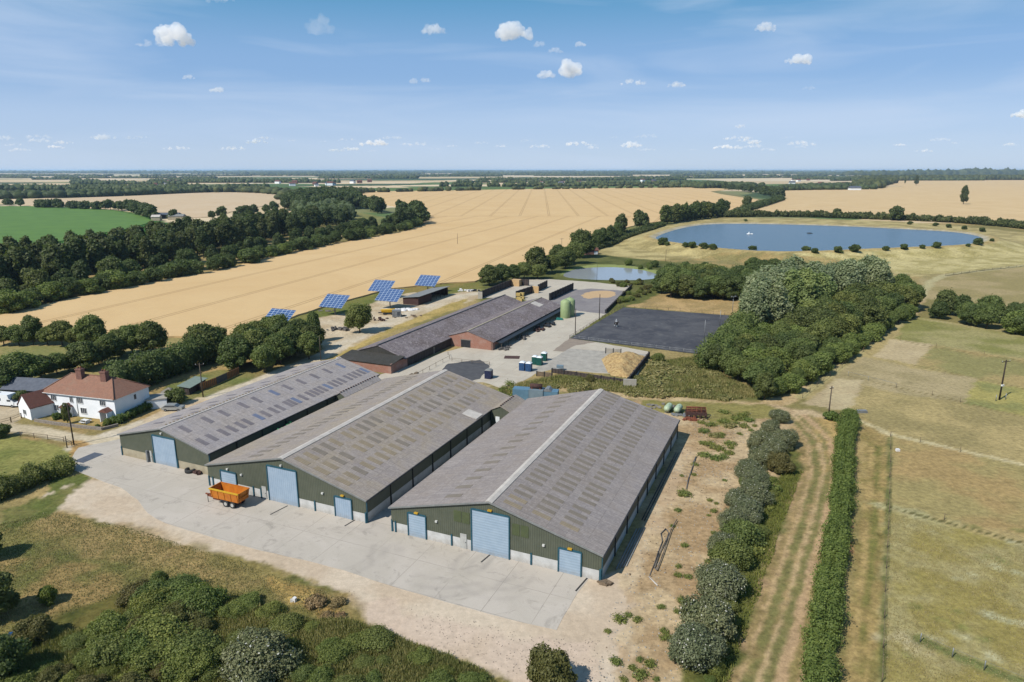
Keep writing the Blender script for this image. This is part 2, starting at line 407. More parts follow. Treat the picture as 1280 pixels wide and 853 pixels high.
def tile_mat(name, c1, c2, c3):
    m, nt, N, L, b = newmat(name)
    v = objco(N, L); s = N.new('ShaderNodeSeparateXYZ'); L.new(v, s.inputs[0])
    t = mth(N, L, 'FRACT', mth(N, L, 'DIVIDE', s.outputs[2], 0.16))
    cc = mixc(N, L, ramp(N, L, noise(N, L, 2.5, 6, .75, v), 0.35, 0.68), c1, c2)
    cc = mixc(N, L, ramp(N, L, noise(N, L, 0.6, 4, .6, v), 0.5, 0.75, 0, .6), cc, c3)
    cc = mixc(N, L, ramp(N, L, t, 0.8, 1.0, 0, .4), cc, (0.05, 0.02, 0.015, 1))
    L.new(cc, b.inputs['Base Color']); bump(N, L, b, t, 0.5, 0.03); b.inputs['Roughness'].default_value = 0.9
    return m
M['tile'] = tile_mat('clay_tiles', C(168, 122, 98), C(136, 98, 80), C(152, 126, 106))
M['tile2'] = tile_mat('brown_tiles', C(128, 80, 66), C(104, 66, 56), C(120, 84, 70))

# ================================================================== terrain
def vnoise(x, y, scale, octs=4, seed=0, rough=0.55):
    r = np.zeros_like(x); a = 1.0; tot = 0
    for o in range(octs):
        fx = x / scale; fy = y / scale
        ix = np.floor(fx).astype(np.int64); iy = np.floor(fy).astype(np.int64)
        tx = fx - ix; ty = fy - iy
        tx = tx * tx * (3 - 2 * tx); ty = ty * ty * (3 - 2 * ty)
        def h(i, j):
            n = (i * 374761393 + j * 668265263 + (seed + o * 17) * 2147483647) & 0xFFFFFFFF
            n = ((n ^ (n >> 13)) * 1274126177) & 0xFFFFFFFF
            n = n ^ (n >> 16)
            return (n & 0xFFFF) / 65535.0
        v = (h(ix, iy) * (1 - tx) + h(ix + 1, iy) * tx) * (1 - ty) + (h(ix, iy + 1) * (1 - tx) + h(ix + 1, iy + 1) * tx) * ty
        r += v * a; tot += a; a *= rough; scale *= 0.5
    return r / tot
def sdist(px, py, poly):  # signed distance, negative inside
    d = np.full(px.shape, 1e18); ins = np.zeros(px.shape, bool)
    n = len(poly)
    for i in range(n):
        ax, ay = poly[i]; bx, by = poly[(i + 1) % n]
        ex, ey = bx - ax, by - ay
        t = np.clip(((px - ax) * ex + (py - ay) * ey) / (ex * ex + ey * ey + 1e-12), 0, 1)
        dx = px - ax - t * ex; dy = py - ay - t * ey
        d = np.minimum(d, dx * dx + dy * dy)
        c = ((ay > py) != (by > py)) & (px < (bx - ax) * (py - ay) / ((by - ay) if by != ay else 1e-12) + ax)
        ins ^= c
    d = np.sqrt(d)
    return np.where(ins, -d, d)
def ldist(px, py, pts):
    d = np.full(px.shape, 1e18)
    for (ax, ay), (bx, by) in zip(pts[:-1], pts[1:]):
        ex, ey = bx - ax, by - ay
        t = np.clip(((px - ax) * ex + (py - ay) * ey) / (ex * ex + ey * ey + 1e-12), 0, 1)
        d = np.minimum(d, np.hypot(px - ax - t * ex, py - ay - t * ey))
    return d
def smooth_poly(p, it=2):
    for _ in range(it):
        q = []
        for i in range(len(p)):
            a = p[i]; b = p[(i + 1) % len(p)]
            q += [(a[0] * .75 + b[0] * .25, a[1] * .75 + b[1] * .25), (a[0] * .25 + b[0] * .75, a[1] * .25 + b[1] * .75)]
        p = q
    return p
WZ = 3.6
RES_PX = [(815, 299), (826, 293), (846, 286.5), (872, 281.5), (905, 279.5), (980, 280.5), (1060, 283), (1130, 286.5), (1180, 289), (1212, 292.5), (1232, 298), (1226, 304),
          (1195, 307.5), (1150, 309.5), (1080, 312), (1020, 315), (960, 315.5), (920, 313), (880, 309), (845, 304)]
RES = smooth_poly(PL(RES_PX, WZ), 2)
POND = smooth_poly(PL([(700, 346), (712, 338), (735, 334.5), (775, 334), (812, 339), (826, 346), (812, 350), (770, 350.5), (730, 349.5)], -0.3), 2)
def terr(x, y):
    x = np.asarray(x, float); y = np.asarray(y, float)
    z = np.zeros(x.shape)
    m = (y > 330) & (y < 800) & (x > 20) & (x < 480)
    if m.any():
        d = sdist(x[m], y[m], RES)
        prof = np.interp(d, [-14, -6, 0, 3, 7, 26], [2.2, 2.4, WZ + .05, 4.6, 4.6, 0])
        z[m] = np.maximum(z[m], prof)
    m = (y > 290) & (y < 400) & (x > 10) & (x < 110)
    if m.any():
        d = sdist(x[m], y[m], POND)
        z[m] += np.interp(d, [-3, 0, 3], [-0.9, -0.3, 0])
    return z
def tz(x, y): return float(terr(np.array([x]), np.array([y]))[0])
def G(px, py):  # ground point under a photo pixel, on the real terrain
    z = 0.0
    for _ in range(12):
        p = P(px, py, z); z = 0.5 * z + 0.5 * tz(p.x, p.y)
    p = P(px, py, z); return Vector((p.x, p.y, tz(p.x, p.y)))

NU = 470
us = np.concatenate([[-3.4, -2.4, -1.7, -1.35], np.linspace(-1.12, 1.12, NU), [1.35, 1.7, 2.4, 3.4]])
ys = [20.0]
while ys[-1] < 90000: ys.append(ys[-1] * (1.0066 if ys[-1] < 900 else (1.012 if ys[-1] < 6000 else 1.05)))
ys = np.array(ys)
GX = (us[None, :] * ys[:, None]).ravel(); GY = np.repeat(ys, len(us))
GZ = terr(GX, GY)
# a little real roughness under the rough ground
CELLC = np.zeros((len(GX), 4))
n0 = vnoise(GX, GY, 30, 5, 3); n1 = vnoise(GX, GY, 5, 4, 11); n2 = vnoise(GX, GY, 120, 4, 5)
def lin(c): return np.array([s2l(v) * ALB for v in c[:3]])
def fill(mask_idx, w_, c1, c2, nz_, alpha):
    cc = lin(c1)[None, :] * (1 - nz_[:, None]) + lin(c2)[None, :] * nz_[:, None]
    w3 = w_[:, None]
    CELLC[mask_idx, :3] = CELLC[mask_idx, :3] * (1 - w3) + cc * w3
    CELLC[mask_idx, 3] = CELLC[mask_idx, 3] * (1 - w_) + alpha * w_
def sst(x, a, b):
    t = np.clip((x - a) / (b - a), 0, 1); return t * t * (3 - 2 * t)
allidx = np.arange(len(GX))
fill(allidx, np.ones(len(GX)), (178, 156, 106), (140, 130, 82), sst(n0, .35, .65), 1.0)
# far patchwork of fields
far = np.where(GY > 700)[0]
seeds = []
for k in range(520):
    yy = 800 * math.exp(random.random() * 3.6); seeds.append((random.uniform(-1.2, 1.2) * yy, yy))
sa = np.array(seeds)
fx, fy = GX[far] + 60 * (n2[far] - .5), GY[far] + 60 * (n0[far] - .5)
best = np.full(len(far), 1e18); bi = np.zeros(len(far), int)
for k in range(len(sa)):
    sc = sa[k, 1] * 0.14
    d = ((fx - sa[k, 0]) / (sc * 2.0)) ** 2 + ((fy - sa[k, 1]) / (sc * 2.4)) ** 2
    mk = d < best; best[mk] = d[mk]; bi[mk] = k
palette = np.array([lin(c) for c in [(228, 204, 166), (220, 196, 156), (212, 190, 152), (104, 126, 78), (140, 142, 98), (80, 98, 66), (232, 210, 174), (226, 208, 176)]])
pick = rng.integers(0, len(palette), len(sa))
CELLC[far, :3] = palette[pick[bi]]; CELLC[far, 3] = 0.4

def pnt(px, c1, c2=None, soft=0.8, nsc=6.0, alpha=1.0, amp=1.0, lo=.35, hi=.65, op=1.0, seed=0, z=0.0, world=False):
    poly = px if world else PL(px, z)
    xs = [p[0] for p in poly]; yy = [p[1] for p in poly]; e = soft * 4 + 2
    idx = np.where((GX > min(xs) - e) & (GX < max(xs) + e) & (GY > min(yy) - e) & (GY < max(yy) + e))[0]
    if not len(idx): return
    x, y = GX[idx], GY[idx]
    d = sdist(x, y, poly) + (vnoise(x, y, max(1.5, soft * 2.5), 4, 21 + seed) - .5) * soft * 3.2 * amp
    w_ = sst(-d, -soft * .5, soft * .5) * op
    nn = sst(vnoise(x, y, nsc, 5, 31 + seed), lo, hi)
    fill(idx, w_, c1, c2 or c1, nn, alpha)
def ln(px, width, c1, c2=None, soft=0.6, nsc=4.0, alpha=1.0, op=1.0, seed=0, patch=0.0):
    pts = PL(px); xs = [p[0] for p in pts]; yy = [p[1] for p in pts]; e = width + soft * 3 + 2
    idx = np.where((GX > min(xs) - e) & (GX < max(xs) + e) & (GY > min(yy) - e) & (GY < max(yy) + e))[0]
    if not len(idx): return
    x, y = GX[idx], GY[idx]
    d = ldist(x, y, pts) - width / 2 + (vnoise(x, y, max(1.5, width), 4, 41 + seed) - .5) * soft * 2
    w_ = sst(-d, -soft * .5, soft * .5) * op
    if patch: w_ = w_ * sst(vnoise(x, y, 3.0, 4, 77 + seed), patch - .12, patch + .12)
    fill(idx, w_, c1, c2 or c1, sst(vnoise(x, y, nsc, 5, 51 + seed), .35, .65), alpha)

# ---- far painted fields
pnt([(0, 262), (40, 258), (150, 263), (195, 272), (215, 280), (190, 292), (0, 345)], (74, 118, 48), (62, 104, 40), 6, 60, .5)
pnt([(380, 236), (1000, 230), (1000, 237), (640, 238), (440, 242), (380, 243)], (106, 128, 70), (92, 112, 62), 10, 200, .3)
pnt([(330, 232), (400, 234), (398, 242), (330, 240)], (92, 118, 62), None, 10, 200, .3)
pnt([(985, 232.5), (1130, 233), (1130, 237), (985, 237)], (214, 190, 148), None, 10, 200, .3)
pnt([(878, 239), (902, 240), (958, 250), (930, 256), (905, 249)], (140, 134, 92), None, 6, 60, .4)
pnt([(395, 262), (440, 264), (480, 272), (470, 288), (420, 290), (398, 280)], (150, 146, 92), (128, 128, 76), 3, 20, .8)
pnt([(600, 262), (900, 262), (900, 430), (600, 430)], (128, 126, 74), (104, 108, 58), 3, 12, 1)
# ---- reservoir bank
pnt([(735, 322), (752, 306), (800, 292), (850, 277), (900, 272), (1000, 273), (1120, 277), (1200, 283), (1290, 292), (1290, 350), (1200, 346), (1150, 346), (1100, 345), (990, 338), (900, 337), (820, 330)],
    (200, 183, 128), (164, 149, 100), 3, 9, 1.2, seed=1)
pnt([(990, 318), (1290, 306), (1290, 342), (1120, 342), (1000, 334)], (208, 193, 138), (174, 161, 104), 4, 7, 1.3, seed=2, lo=.3, hi=.7)
pnt([(800, 325), (900, 322), (1000, 326), (1100, 330), (1120, 343), (900, 340), (790, 331)], (172, 147, 96), (134, 125, 78), 3, 8, 1.2, seed=3, lo=.4, hi=.6, op=.8)
pnt([(1150, 345), (1290, 333), (1290, 392), (1240, 385), (1150, 372)], (178, 160, 116), (160, 146, 98), 2, 14, .8, seed=4)
ln([(1150, 372), (1163, 352), (1182, 344), (1290, 331)], 4, (190, 179, 134), None, 1.2)
ln([(1182, 345), (1230, 338), (1290, 332)], 1.3, (88, 84, 60), None, .6)
# crest ring and stone lining of the reservoir
def ring(a, b, c1, c2, alpha=.8, nsc=5):
    idx = np.where((GY > 330) & (GY < 800) & (GX > 20) & (GX < 480))[0]
    d = sdist(GX[idx], GY[idx], RES); w_ = sst(d, a - 1, a + 1) * (1 - sst(d, b - 1, b + 1))
    fill(idx, w_, c1, c2, sst(vnoise(GX[idx], GY[idx], nsc, 4, 9), .35, .65), alpha)
ring(-9, 3.2, (196, 186, 162), (176, 166, 140))
ring(4.5, 9, (196, 172, 118), (170, 150, 98))
# ---- pond surroundings
pnt([(640, 352), (690, 330), (745, 318), (800, 324), (900, 333), (960, 345), (960, 362), (830, 362), (780, 358)], (110, 112, 62), (86, 92, 48), 2, 8, 1, seed=5)
pnt(smooth_poly(PL([(695, 346), (712, 335), (740, 330.5), (780, 331), (830, 339), (830, 349), (800, 342), (775, 336), (735, 336), (714, 341)]), 1), (150, 158, 96), (132, 146, 84), 1, 8, .6, world=True)
# ---- land round the farm
pnt([(0, 395), (0, 470), (60, 490), (330, 470), (400, 440), (560, 362), (520, 358), (330, 410)], (136, 134, 84), (170, 152, 98), 2, 10, 1, seed=6)
pnt([(0, 432), (100, 430), (118, 452), (90, 462), (0, 462)], (158, 148, 96), (138, 138, 84), 1.5, 9, .8, seed=7)
ln([(0, 430), (100, 431)], 3, (196, 170, 118), None, 1)
ln([(150, 455), (180, 441), (215, 432)], 4, (184, 158, 108), None, 1.2)
pnt([(0, 500), (0, 565), (90, 560), (200, 560), (330, 490), (420, 440), (400, 425), (230, 470), (150, 490)], (172, 146, 98), (146, 132, 84), 1.2, 6, 1, seed=8)
pnt([(190, 500), (215, 480), (262, 462), (300, 462), (322, 470), (300, 488), (250, 500), (215, 505)], (118, 124, 70), (142, 136, 84), 1, 5, .9, seed=9)
ln([(175, 494), (215, 474), (265, 461), (300, 460)], 3.5, (186, 158, 106), None, 1)
pnt([(62, 518), (80, 505), (150, 522), (150, 535), (100, 532), (64, 523)], (178, 152, 96), (150, 138, 84), .6, 3, .9, seed=10)
# solar field verge and dirt
pnt([(330, 405), (404, 383), (470, 366), (560, 355), (600, 352), (604, 365), (560, 372), (470, 392), (400, 410), (360, 422)], (134, 130, 70), (112, 118, 56), 1.2, 7, 1, seed=11)
pnt([(520, 352), (597, 352), (596, 360), (540, 365), (505, 372), (500, 365)], (150, 132, 76), (124, 122, 64), 1.2, 6, 1, seed=12)
pnt([(365, 420), (395, 398), (440, 390), (480, 372), (520, 365), (560, 368), (598, 362), (602, 372), (520, 398), (430, 440), (400, 452), (395, 432)], (216, 198, 168), (196, 174, 140), 1.2, 5, .8, seed=13)
# track along the barns
TRK = [(95, 560), (180, 530), (255, 503), (330, 474), (400, 446), (440, 424), (500, 396), (560, 374), (600, 366)]
ln(TRK, 5.5, (220, 206, 182), (206, 190, 162), 1.0, 4, .6)
pnt([(404, 452), (470, 418), (560, 380), (588, 372), (575, 385), (490, 415), (424, 448)], (196, 170, 106), (170, 150, 88), .8, 4, 1, seed=14)
# ---- weeds behind shed three, and round the arena
pnt([(604, 500), (650, 478), (700, 468), (790, 478), (815, 452), (880, 444), (905, 470), (960, 500), (900, 502), (700, 487), (640, 505)], (112, 98, 62), (106, 112, 62), 1.5, 7, 1.2, seed=15)
pnt([(860, 470), (900, 466), (950, 495), (880, 492), (842, 480)], (196, 178, 112), (150, 148, 84), 2, 4, 1.2, seed=16)
pnt([(775, 372), (835, 364), (930, 372), (935, 394), (905, 394), (785, 384)], (196, 166, 116), (170, 146, 98), 1.2, 6, .9, seed=17)
pnt([(745, 352), (800, 352), (835, 362), (800, 380), (770, 384), (756, 392), (752, 385), (788, 360)], (112, 112, 62), (96, 102, 52), 1.5, 5, 1.1, seed=18)
ln([(620, 470), (650, 480), (720, 488), (800, 497), (870, 503), (950, 508), (985, 500), (1040, 465), (1100, 420), (1135, 398), (1150, 372)], 4.5, (204, 180, 138), (186, 160, 116), 1.4, 4, .9)
pnt([(560, 505), (600, 470), (640, 470), (660, 500), (700, 510), (780, 512), (800, 500), (860, 506), (860, 520), (700, 520), (600, 520)], (186, 166, 124), (150, 138, 90), 1.2, 4, 1, seed=19)
# ---- ground right of shed three
pnt([(744, 500), (860, 502), (960, 506), (1010, 512), (1040, 520), (1060, 560), (1045, 700), (1020, 870), (720, 870), (735, 790), (760, 720), (850, 545)], (204, 180, 142), (178, 150, 112), 1.5, 6, 1.0, seed=20)
pnt([(735, 800), (770, 715), (850, 560), (862, 560), (800, 715), (785, 870), (715, 870)], (212, 190, 156), (196, 170, 136), 1.5, 5, .7, seed=21)
pnt([(800, 500), (960, 506), (985, 520), (900, 532), (866, 522), (800, 512)], (150, 140, 84), (132, 128, 72), 1, 4, 1, seed=22)
pnt([(1000, 520), (1045, 525), (1042, 600), (1020, 640), (1005, 560)], (196, 168, 112), (176, 150, 98), 1.2, 5, 1, seed=23)
# striped grass track between the shrubs and the hedge
pnt([(985, 520), (1015, 530), (1030, 580), (1028, 700), (1005, 870), (905, 870), (940, 760), (985, 640), (1002, 590)], (176, 150, 106), (148, 130, 86), 1.2, 3, 1.1, seed=24)
TR0 = [(905, 870), (945, 770), (985, 660), (1008, 590), (1003, 550), (975, 520)]
for k, (dx, wd, c) in enumerate([(12, .8, (192, 164, 122)), (24, 1.1, (128, 124, 76)), (40, .8, (196, 170, 128)), (50, 1.0, (130, 126, 78)), (66, 1.4, (194, 164, 126)), (80, 1.0, (150, 136, 88))]):
    ln([(x + dx * (0.45 + 0.55 * (y - 500) / 370), y) for x, y in TR0], wd, c, None, .6, 3, 1, .95, seed=k, patch=.3)
pnt([(845, 870), (880, 800), (905, 720), (935, 660), (975, 590), (990, 560), (1002, 580), (985, 640), (945, 750), (905, 870)], (92, 98, 50), (112, 112, 60), 1.5, 3, 1.2, seed=25)
# verge right of the hedge
pnt([(1045, 870), (1070, 700), (1082, 530), (1112, 535), (1110, 700), (1102, 870)], (164, 142, 92), (140, 128, 76), 1, 3, 1.1, seed=26)
for k, (dx, wd, c) in enumerate([(0, 1.1, (192, 166, 112)), (10, .9, (118, 120, 62)), (20, .6, (186, 160, 104))]):
    ln([(1060 + dx, 870), (1080 + dx, 700), (1090 + dx * .8, 560)], wd, c, None, .7, 3, 1, .75, seed=k + 9, patch=.42)
ln([(1048, 700), (1054, 660), (1060, 690)], 1.6, (178, 126, 92), None, 1)
# ---- paddocks
PAD = [(1000, 497), (1060, 450), (1110, 413), (1140, 397), (1200, 404), (1290, 418), (1290, 870), (1100, 870), (1106, 700), (1112, 545), (1075, 520), (1050, 512)]
pnt(PAD, (184, 165, 114), (162, 147, 100), 1, 10, .9, seed=27)
pnt([(1132, 402), (1150, 397), (1290, 420), (1290, 450), (1190, 435), (1120, 424)], (168, 159, 108), (140, 138, 80), 1, 9, .9, seed=28)
pnt([(1115, 424), (1168, 431), (1145, 456), (1092, 446)], (202, 183, 144), (192, 173, 134), .7, 8, .7, seed=29)
pnt([(1168, 432), (1290, 452), (1290, 486), (1143, 458)], (180, 159, 108), (152, 145, 94), .8, 8, .9, seed=30)
pnt([(1040, 470), (1080, 446), (1140, 460), (1225, 474), (1210, 504), (1120, 492)], (184, 167, 126), (168, 153, 112), .8, 8, .8, seed=31)
pnt([(1003, 505), (1045, 473), (1078, 476), (1062, 515)], (200, 183, 144), (186, 167, 130), .8, 6, .7, seed=32)
pnt([(1220, 475), (1290, 488), (1290, 522), (1205, 505)], (174, 163, 98), (146, 145, 90), .8, 7, .9, seed=33)
pnt([(1112, 545), (1290, 582), (1290, 672), (1200, 655), (1112, 632)], (168, 153, 102), (176, 151, 102), 1, 7, .9, seed=34)
pnt([(1108, 636), (1200, 660), (1290, 686), (1290, 870), (1100, 870)], (160, 147, 86), (174, 163, 114), 1, 5, .9, seed=35)
ln([(1075, 526), (1112, 543), (1200, 563), (1290, 584)], 1.4, (208, 193, 150), None, .8)
ln([(1086, 628), (1112, 634), (1180, 650), (1290, 684)], 2.2, (200, 193, 148), (166, 161, 114), 1.5, 2, 1, .8, patch=.5)
rs_ = random.Random(5)
for k_ in range(26):
    x_, y_ = rs_.uniform(1115, 1280), rs_.uniform(655, 850); l_ = rs_.uniform(10, 34)
    ln([(x_, y_), (x_ + l_ * .5, y_ + l_ * .12), (x_ + l_, y_ + l_ * .3)], rs_.uniform(.4, 1.2), (200, 195, 156) if rs_.random() < .6 else (122, 128, 72), None, 1.2, 2, 1, .7, seed=k_ + 60, patch=.48)
for k_ in range(34):
    x_, y_ = rs_.uniform(-20, 380), rs_.uniform(645, 745); l_ = rs_.uniform(15, 60)
    ln([(x_, y_), (x_ + l_ * .5, y_ + l_ * .05), (x_ + l_, y_ + l_ * .3)], rs_.uniform(.5, 2.0), (186, 169, 126) if rs_.random() < .6 else (96, 108, 56), None, 1.6, 2, 1.1, .65, seed=k_ + 90, patch=.5)
ln([(1112, 634), (1200, 658), (1290, 682)], .5, (96, 92, 52), None, .3)  # shade of the cross fence painted as a thin dark ground line
ln([(1105, 800), (1150, 808), (1190, 822)], 3.0, (198, 185, 146), None, 2, 2, 1, .8, patch=.48)
ln([(1230, 705), (1290, 722)], 1.6, (202, 201, 164), None, 1.2, 2, 1, .7, patch=.5)
ln([(1240, 770), (1290, 778)], 1.4, (202, 201, 164), None, 1.2, 2, 1, .7, patch=.5)
ln([(1150, 800), (1200, 822), (1290, 858)], 1.6, (118, 124, 72), None, .8)
ln([(1112, 548), (1110, 640), (1105, 760), (1102, 870)], .6, (108, 112, 66), None, .6)  # fence shade line painted into the ground colour at the paddock edge
ln([(1000, 497), (1110, 414), (1140, 397), (1290, 420)], 2.2, (182, 169, 120), None, 1)
for l in ([(1127, 427), (1290, 454)], [(1143, 457), (1290, 488)], [(1058, 470), (1120, 484), (1200, 502), (1290, 524)]):
    ln(l, .55, (128, 112, 70), None, .4, op=.7)  # fence shading painted as darker lines in the paddock colour
# ---- gravel apron, front
GRAV = [(45, 623), (62, 613), (108, 597), (150, 603), (400, 600), (730, 720), (770, 715), (790, 760), (770, 800), (775, 870), (650, 870), (632, 852), (615, 838), (568, 823), (517, 805), (484, 788), (450, 771), (434, 744), (388, 725), (361, 716), (309, 699), (275, 692), (206, 678), (151, 660), (103, 646), (62, 637)]
pnt(GRAV, (222, 204, 180), (212, 191, 165), .8, 7, .4, seed=36)
pnt([(330, 720), (500, 760), (640, 800), (740, 800), (760, 870), (650, 870), (560, 818), (455, 780)], (220, 197, 176), (212, 188, 164), 1.5, 7, .4, seed=37, op=.7)
# ---- rough field bottom left
ROUGH = [(-60, 640), (0, 655), (45, 624), (62, 638), (103, 647), (151, 661), (206, 679), (275, 693), (309, 700), (361, 717), (388, 726), (434, 746), (450, 773), (520, 807), (568, 825), (632, 854), (645, 870), (-200, 870)]
pnt(ROUGH, (146, 132, 80), (110, 112, 62), .8, 9, 1.3, seed=38, lo=.4, hi=.6)
pnt([(60, 640), (170, 662), (300, 702), (420, 745), (440, 770), (330, 745), (240, 720), (150, 710), (60, 690)], (178, 150, 102), (140, 126, 78), 2.5, 4, 1.2, seed=39, op=.75)
pnt([(340, 725), (420, 745), (440, 782), (350, 755)], (192, 162, 98), (168, 134, 80), 1.2, 3, 1.2, seed=40, op=.8)
pnt([(-60, 690), (60, 690), (150, 735), (100, 790), (-100, 800)], (120, 118, 66), (168, 140, 92), 2.5, 4, 1.3, seed=41, op=.8)
pnt([(150, 745), (260, 735), (340, 760), (640, 870), (-200, 870), (0, 800)], (84, 90, 44), (116, 108, 58), 2, 3, 1.2, seed=42)
pnt([(0, 640), (48, 624), (95, 604), (110, 598), (100, 608), (60, 645), (0, 665)], (128, 124, 74), (104, 112, 58), .8, 3, 1.1, seed=43)
# paddock and lane to the left
pnt([(-60, 545), (0, 542), (85, 560), (90, 580), (60, 600), (-60, 640)], (150, 146, 84), (126, 130, 70), .8, 4, 1, seed=44)
ln([(-80, 535), (0, 534), (40, 538), (100, 550), (150, 552)], 4.2, (214, 198, 168), (196, 180, 148), .7, 4, .7)
pnt([(-60, 505), (25, 503), (28, 522), (10, 533), (-60, 540)], (206, 188, 158), (190, 172, 142), .6, 4, .7, seed=45)
pnt([(88, 550), (112, 552), (108, 563), (88, 572)], (196, 160, 106), (176, 142, 92), .5, 2, 1, seed=46)
pnt([(205, 512), (250, 497), (262, 500), (240, 520), (190, 535), (180, 525)], (216, 196, 164), (204, 180, 148), .6, 4, .6, seed=47)
pnt([(60, 600), (110, 590), (112, 598), (60, 616)], (104, 112, 58), None, .6, 2, 1, seed=48)

nr, nc = len(ys), len(us)
me = bpy.data.meshes.new('ground')
me.vertices.add(len(GX)); me.vertices.foreach_set('co', np.stack([GX, GY, GZ], 1).ravel())
i0 = (np.arange(nr - 1)[:, None] * nc + np.arange(nc - 1)[None, :]).ravel()
q = np.stack([i0, i0 + 1, i0 + nc + 1, i0 + nc], 1).astype(np.int32)
me.loops.add(q.size); me.loops.foreach_set('vertex_index', q.ravel())
me.polygons.add(len(q)); me.polygons.foreach_set('loop_start', np.arange(0, q.size, 4, dtype=np.int32))
me.polygons.foreach_set('loop_total', np.full(len(q), 4, np.int32)); me.polygons.foreach_set('use_smooth', np.ones(len(q), bool))
at = me.attributes.new('soil', 'FLOAT_COLOR', 'POINT'); at.data.foreach_set('color', CELLC.ravel())
me.update()
def ground_mat():
    m, nt, N, L, b = newmat('ground')
    a = N.new('ShaderNodeAttribute'); a.attribute_name = 'soil'
    v = objco(N, L)
    f1 = noise(N, L, 1.1, 8, 0.75, v); f2 = noise(N, L, 0.22, 5, 0.65, v, 1.0)
    s1 = ramp(N, L, f1, 0.25, 0.75, -0.55, 0.55); s2 = ramp(N, L, f2, 0.3, 0.7, -0.13, 0.13)
    k = mth(N, L, 'ADD', 1.0, mth(N, L, 'MULTIPLY', mth(N, L, 'ADD', s1, s2), a.outputs['Alpha']))
    vm = N.new('ShaderNodeVectorMath'); vm.operation = 'SCALE'; L.new(a.outputs['Color'], vm.inputs[0]); L.new(k, vm.inputs['Scale'])
    L.new(vm.outputs[0], b.inputs['Base Color'])
    b.inputs['Roughness'].default_value = 0.95; b.inputs['Specular IOR Level'].default_value = 0.1
    bump(N, L, b, f1, 0.5, 0.22)
    return m
me.materials.append(ground_mat())
ground = link('ground', me); tag(ground, 'dry summer farmland: straw grass, bare earth, gravel and distant fields', 'ground', kind='structure')

# ---- sheets
def jag(poly, step=1.5, amp=0.25, seed=1):
    r = random.Random(seed); o = []
    for i in range(len(poly)):
        a = Vector(poly[i]); b = Vector(poly[(i + 1) % len(poly)]); n = max(1, int((b - a).length / step))
        nrm = Vector((-(b - a).y, (b - a).x)).normalized() if (b - a).length > 0 else Vector((0, 0))
        for k in range(n):
            p = a.lerp(b, k / n) + (nrm * r.uniform(-amp, amp) if k else Vector((0, 0))); o.append((p.x, p.y))
    return o
def concrete_mat(name, c1, c2, slab=(6, 4.5), rot=0.0, stain=(132, 126, 118), rings=()):
    m, nt, N, L, b = newmat(name)
    v = objco(N, L, None, (0, 0, rot))
    br = N.new('ShaderNodeTexBrick'); L.new(v, br.inputs['Vector']); br.offset = 0.0
    br.inputs['Color1'].default_value = c1; br.inputs['Color2'].default_value = tuple(x * .95 for x in c1[:3]) + (1,); br.inputs['Mortar'].default_value = tuple(x * .62 for x in c1[:3]) + (1,)
    br.inputs['Scale'].default_value = 1; br.inputs['Brick Width'].default_value = slab[0]; br.inputs['Row Height'].default_value = slab[1]; br.inputs['Mortar Size'].default_value = 0.045
    cc = mixc(N, L, ramp(N, L, noise(N, L, 0.12, 7, .68, v, .8), 0.4, 0.66), br.outputs['Color'], c2)
    cc = mixc(N, L, ramp(N, L, noise(N, L, 0.35, 6, .7, v, 1.5), 0.55, 0.8, 0, .8), cc, C(*stain))
    cc = mixc(N, L, ramp(N, L, noise(N, L, 3, 5, .8, v), 0.35, 0.75, 0, .25), cc, tuple(x * .7 for x in c1[:3]) + (1,))
    if rings:
        w0 = objco(N, L); up_ = noise(N, L, 1.2, 4, .6, w0)
        for cx_, cy_, r0_, r1_ in rings:
            vd = N.new('ShaderNodeVectorMath'); vd.operation = 'DISTANCE'; L.new(w0, vd.inputs[0]); vd.inputs[1].default_value = (cx_, cy_, 0)
            dd_ = vd.outputs['Value']
            band = mth(N, L, 'MULTIPLY', ramp(N, L, dd_, r0_ - .6, r0_, 0, 1), ramp(N, L, dd_, r1_, r1_ + 1.2, 1, 0))
            wv_ = ramp(N, L, mth(N, L, 'SINE', mth(N, L, 'MULTIPLY', dd_, 3.1)), -.4, 1, .2, 1)
            arc = ramp(N, L, noise(N, L, .16, 3, .5, w0, .5), .45, .6, 0, 1)
            cc = mixc(N, L, mth(N, L, 'MULTIPLY', mth(N, L, 'MULTIPLY', band, mth(N, L, 'MULTIPLY', wv_, arc)), .2), cc, C(138, 132, 128))
    L.new(cc, b.inputs['Base Color']); b.inputs['Roughness'].default_value = .9; b.inputs['Specular IOR Level'].default_value = .2
    return m
def sheet(name, poly, z, m, label=None, jg=(1.5, .2), z0=None, kind='structure', cat=None):
    p = jag(poly, *jg) if jg else poly
    o = MB().prism(p, z0 if z0 is not None else z - 0.15, z).build(name, m)
    return tag(o, label, cat or name.replace('_', ' '), kind=kind)
YAW = R(-23.6)
sheet('concrete_yard', PL([(86, 577), (98, 560), (150, 549), (262, 560), (490, 580), (744, 600), (744, 700), (736, 724), (722, 741), (695.6, 788), (635, 774), (561, 754), (467, 726), (429, 713), (343, 692), (309, 684), (275, 675), (234, 663), (206, 654), (185, 642), (172, 625), (151, 610), (113, 596), (92, 588)]),
      0.03, concrete_mat('yard_concrete', C(213, 203, 190), C(198, 189, 175), (6.5, 6.5), -YAW, rings=[(*P(628, 712).xy, 1.5, 7), (*P(560, 690).xy, 6, 11), (*P(420, 690).xy, 5, 9)]), 'pale grey concrete yard in front of the three green sheds', (2.0, .12))
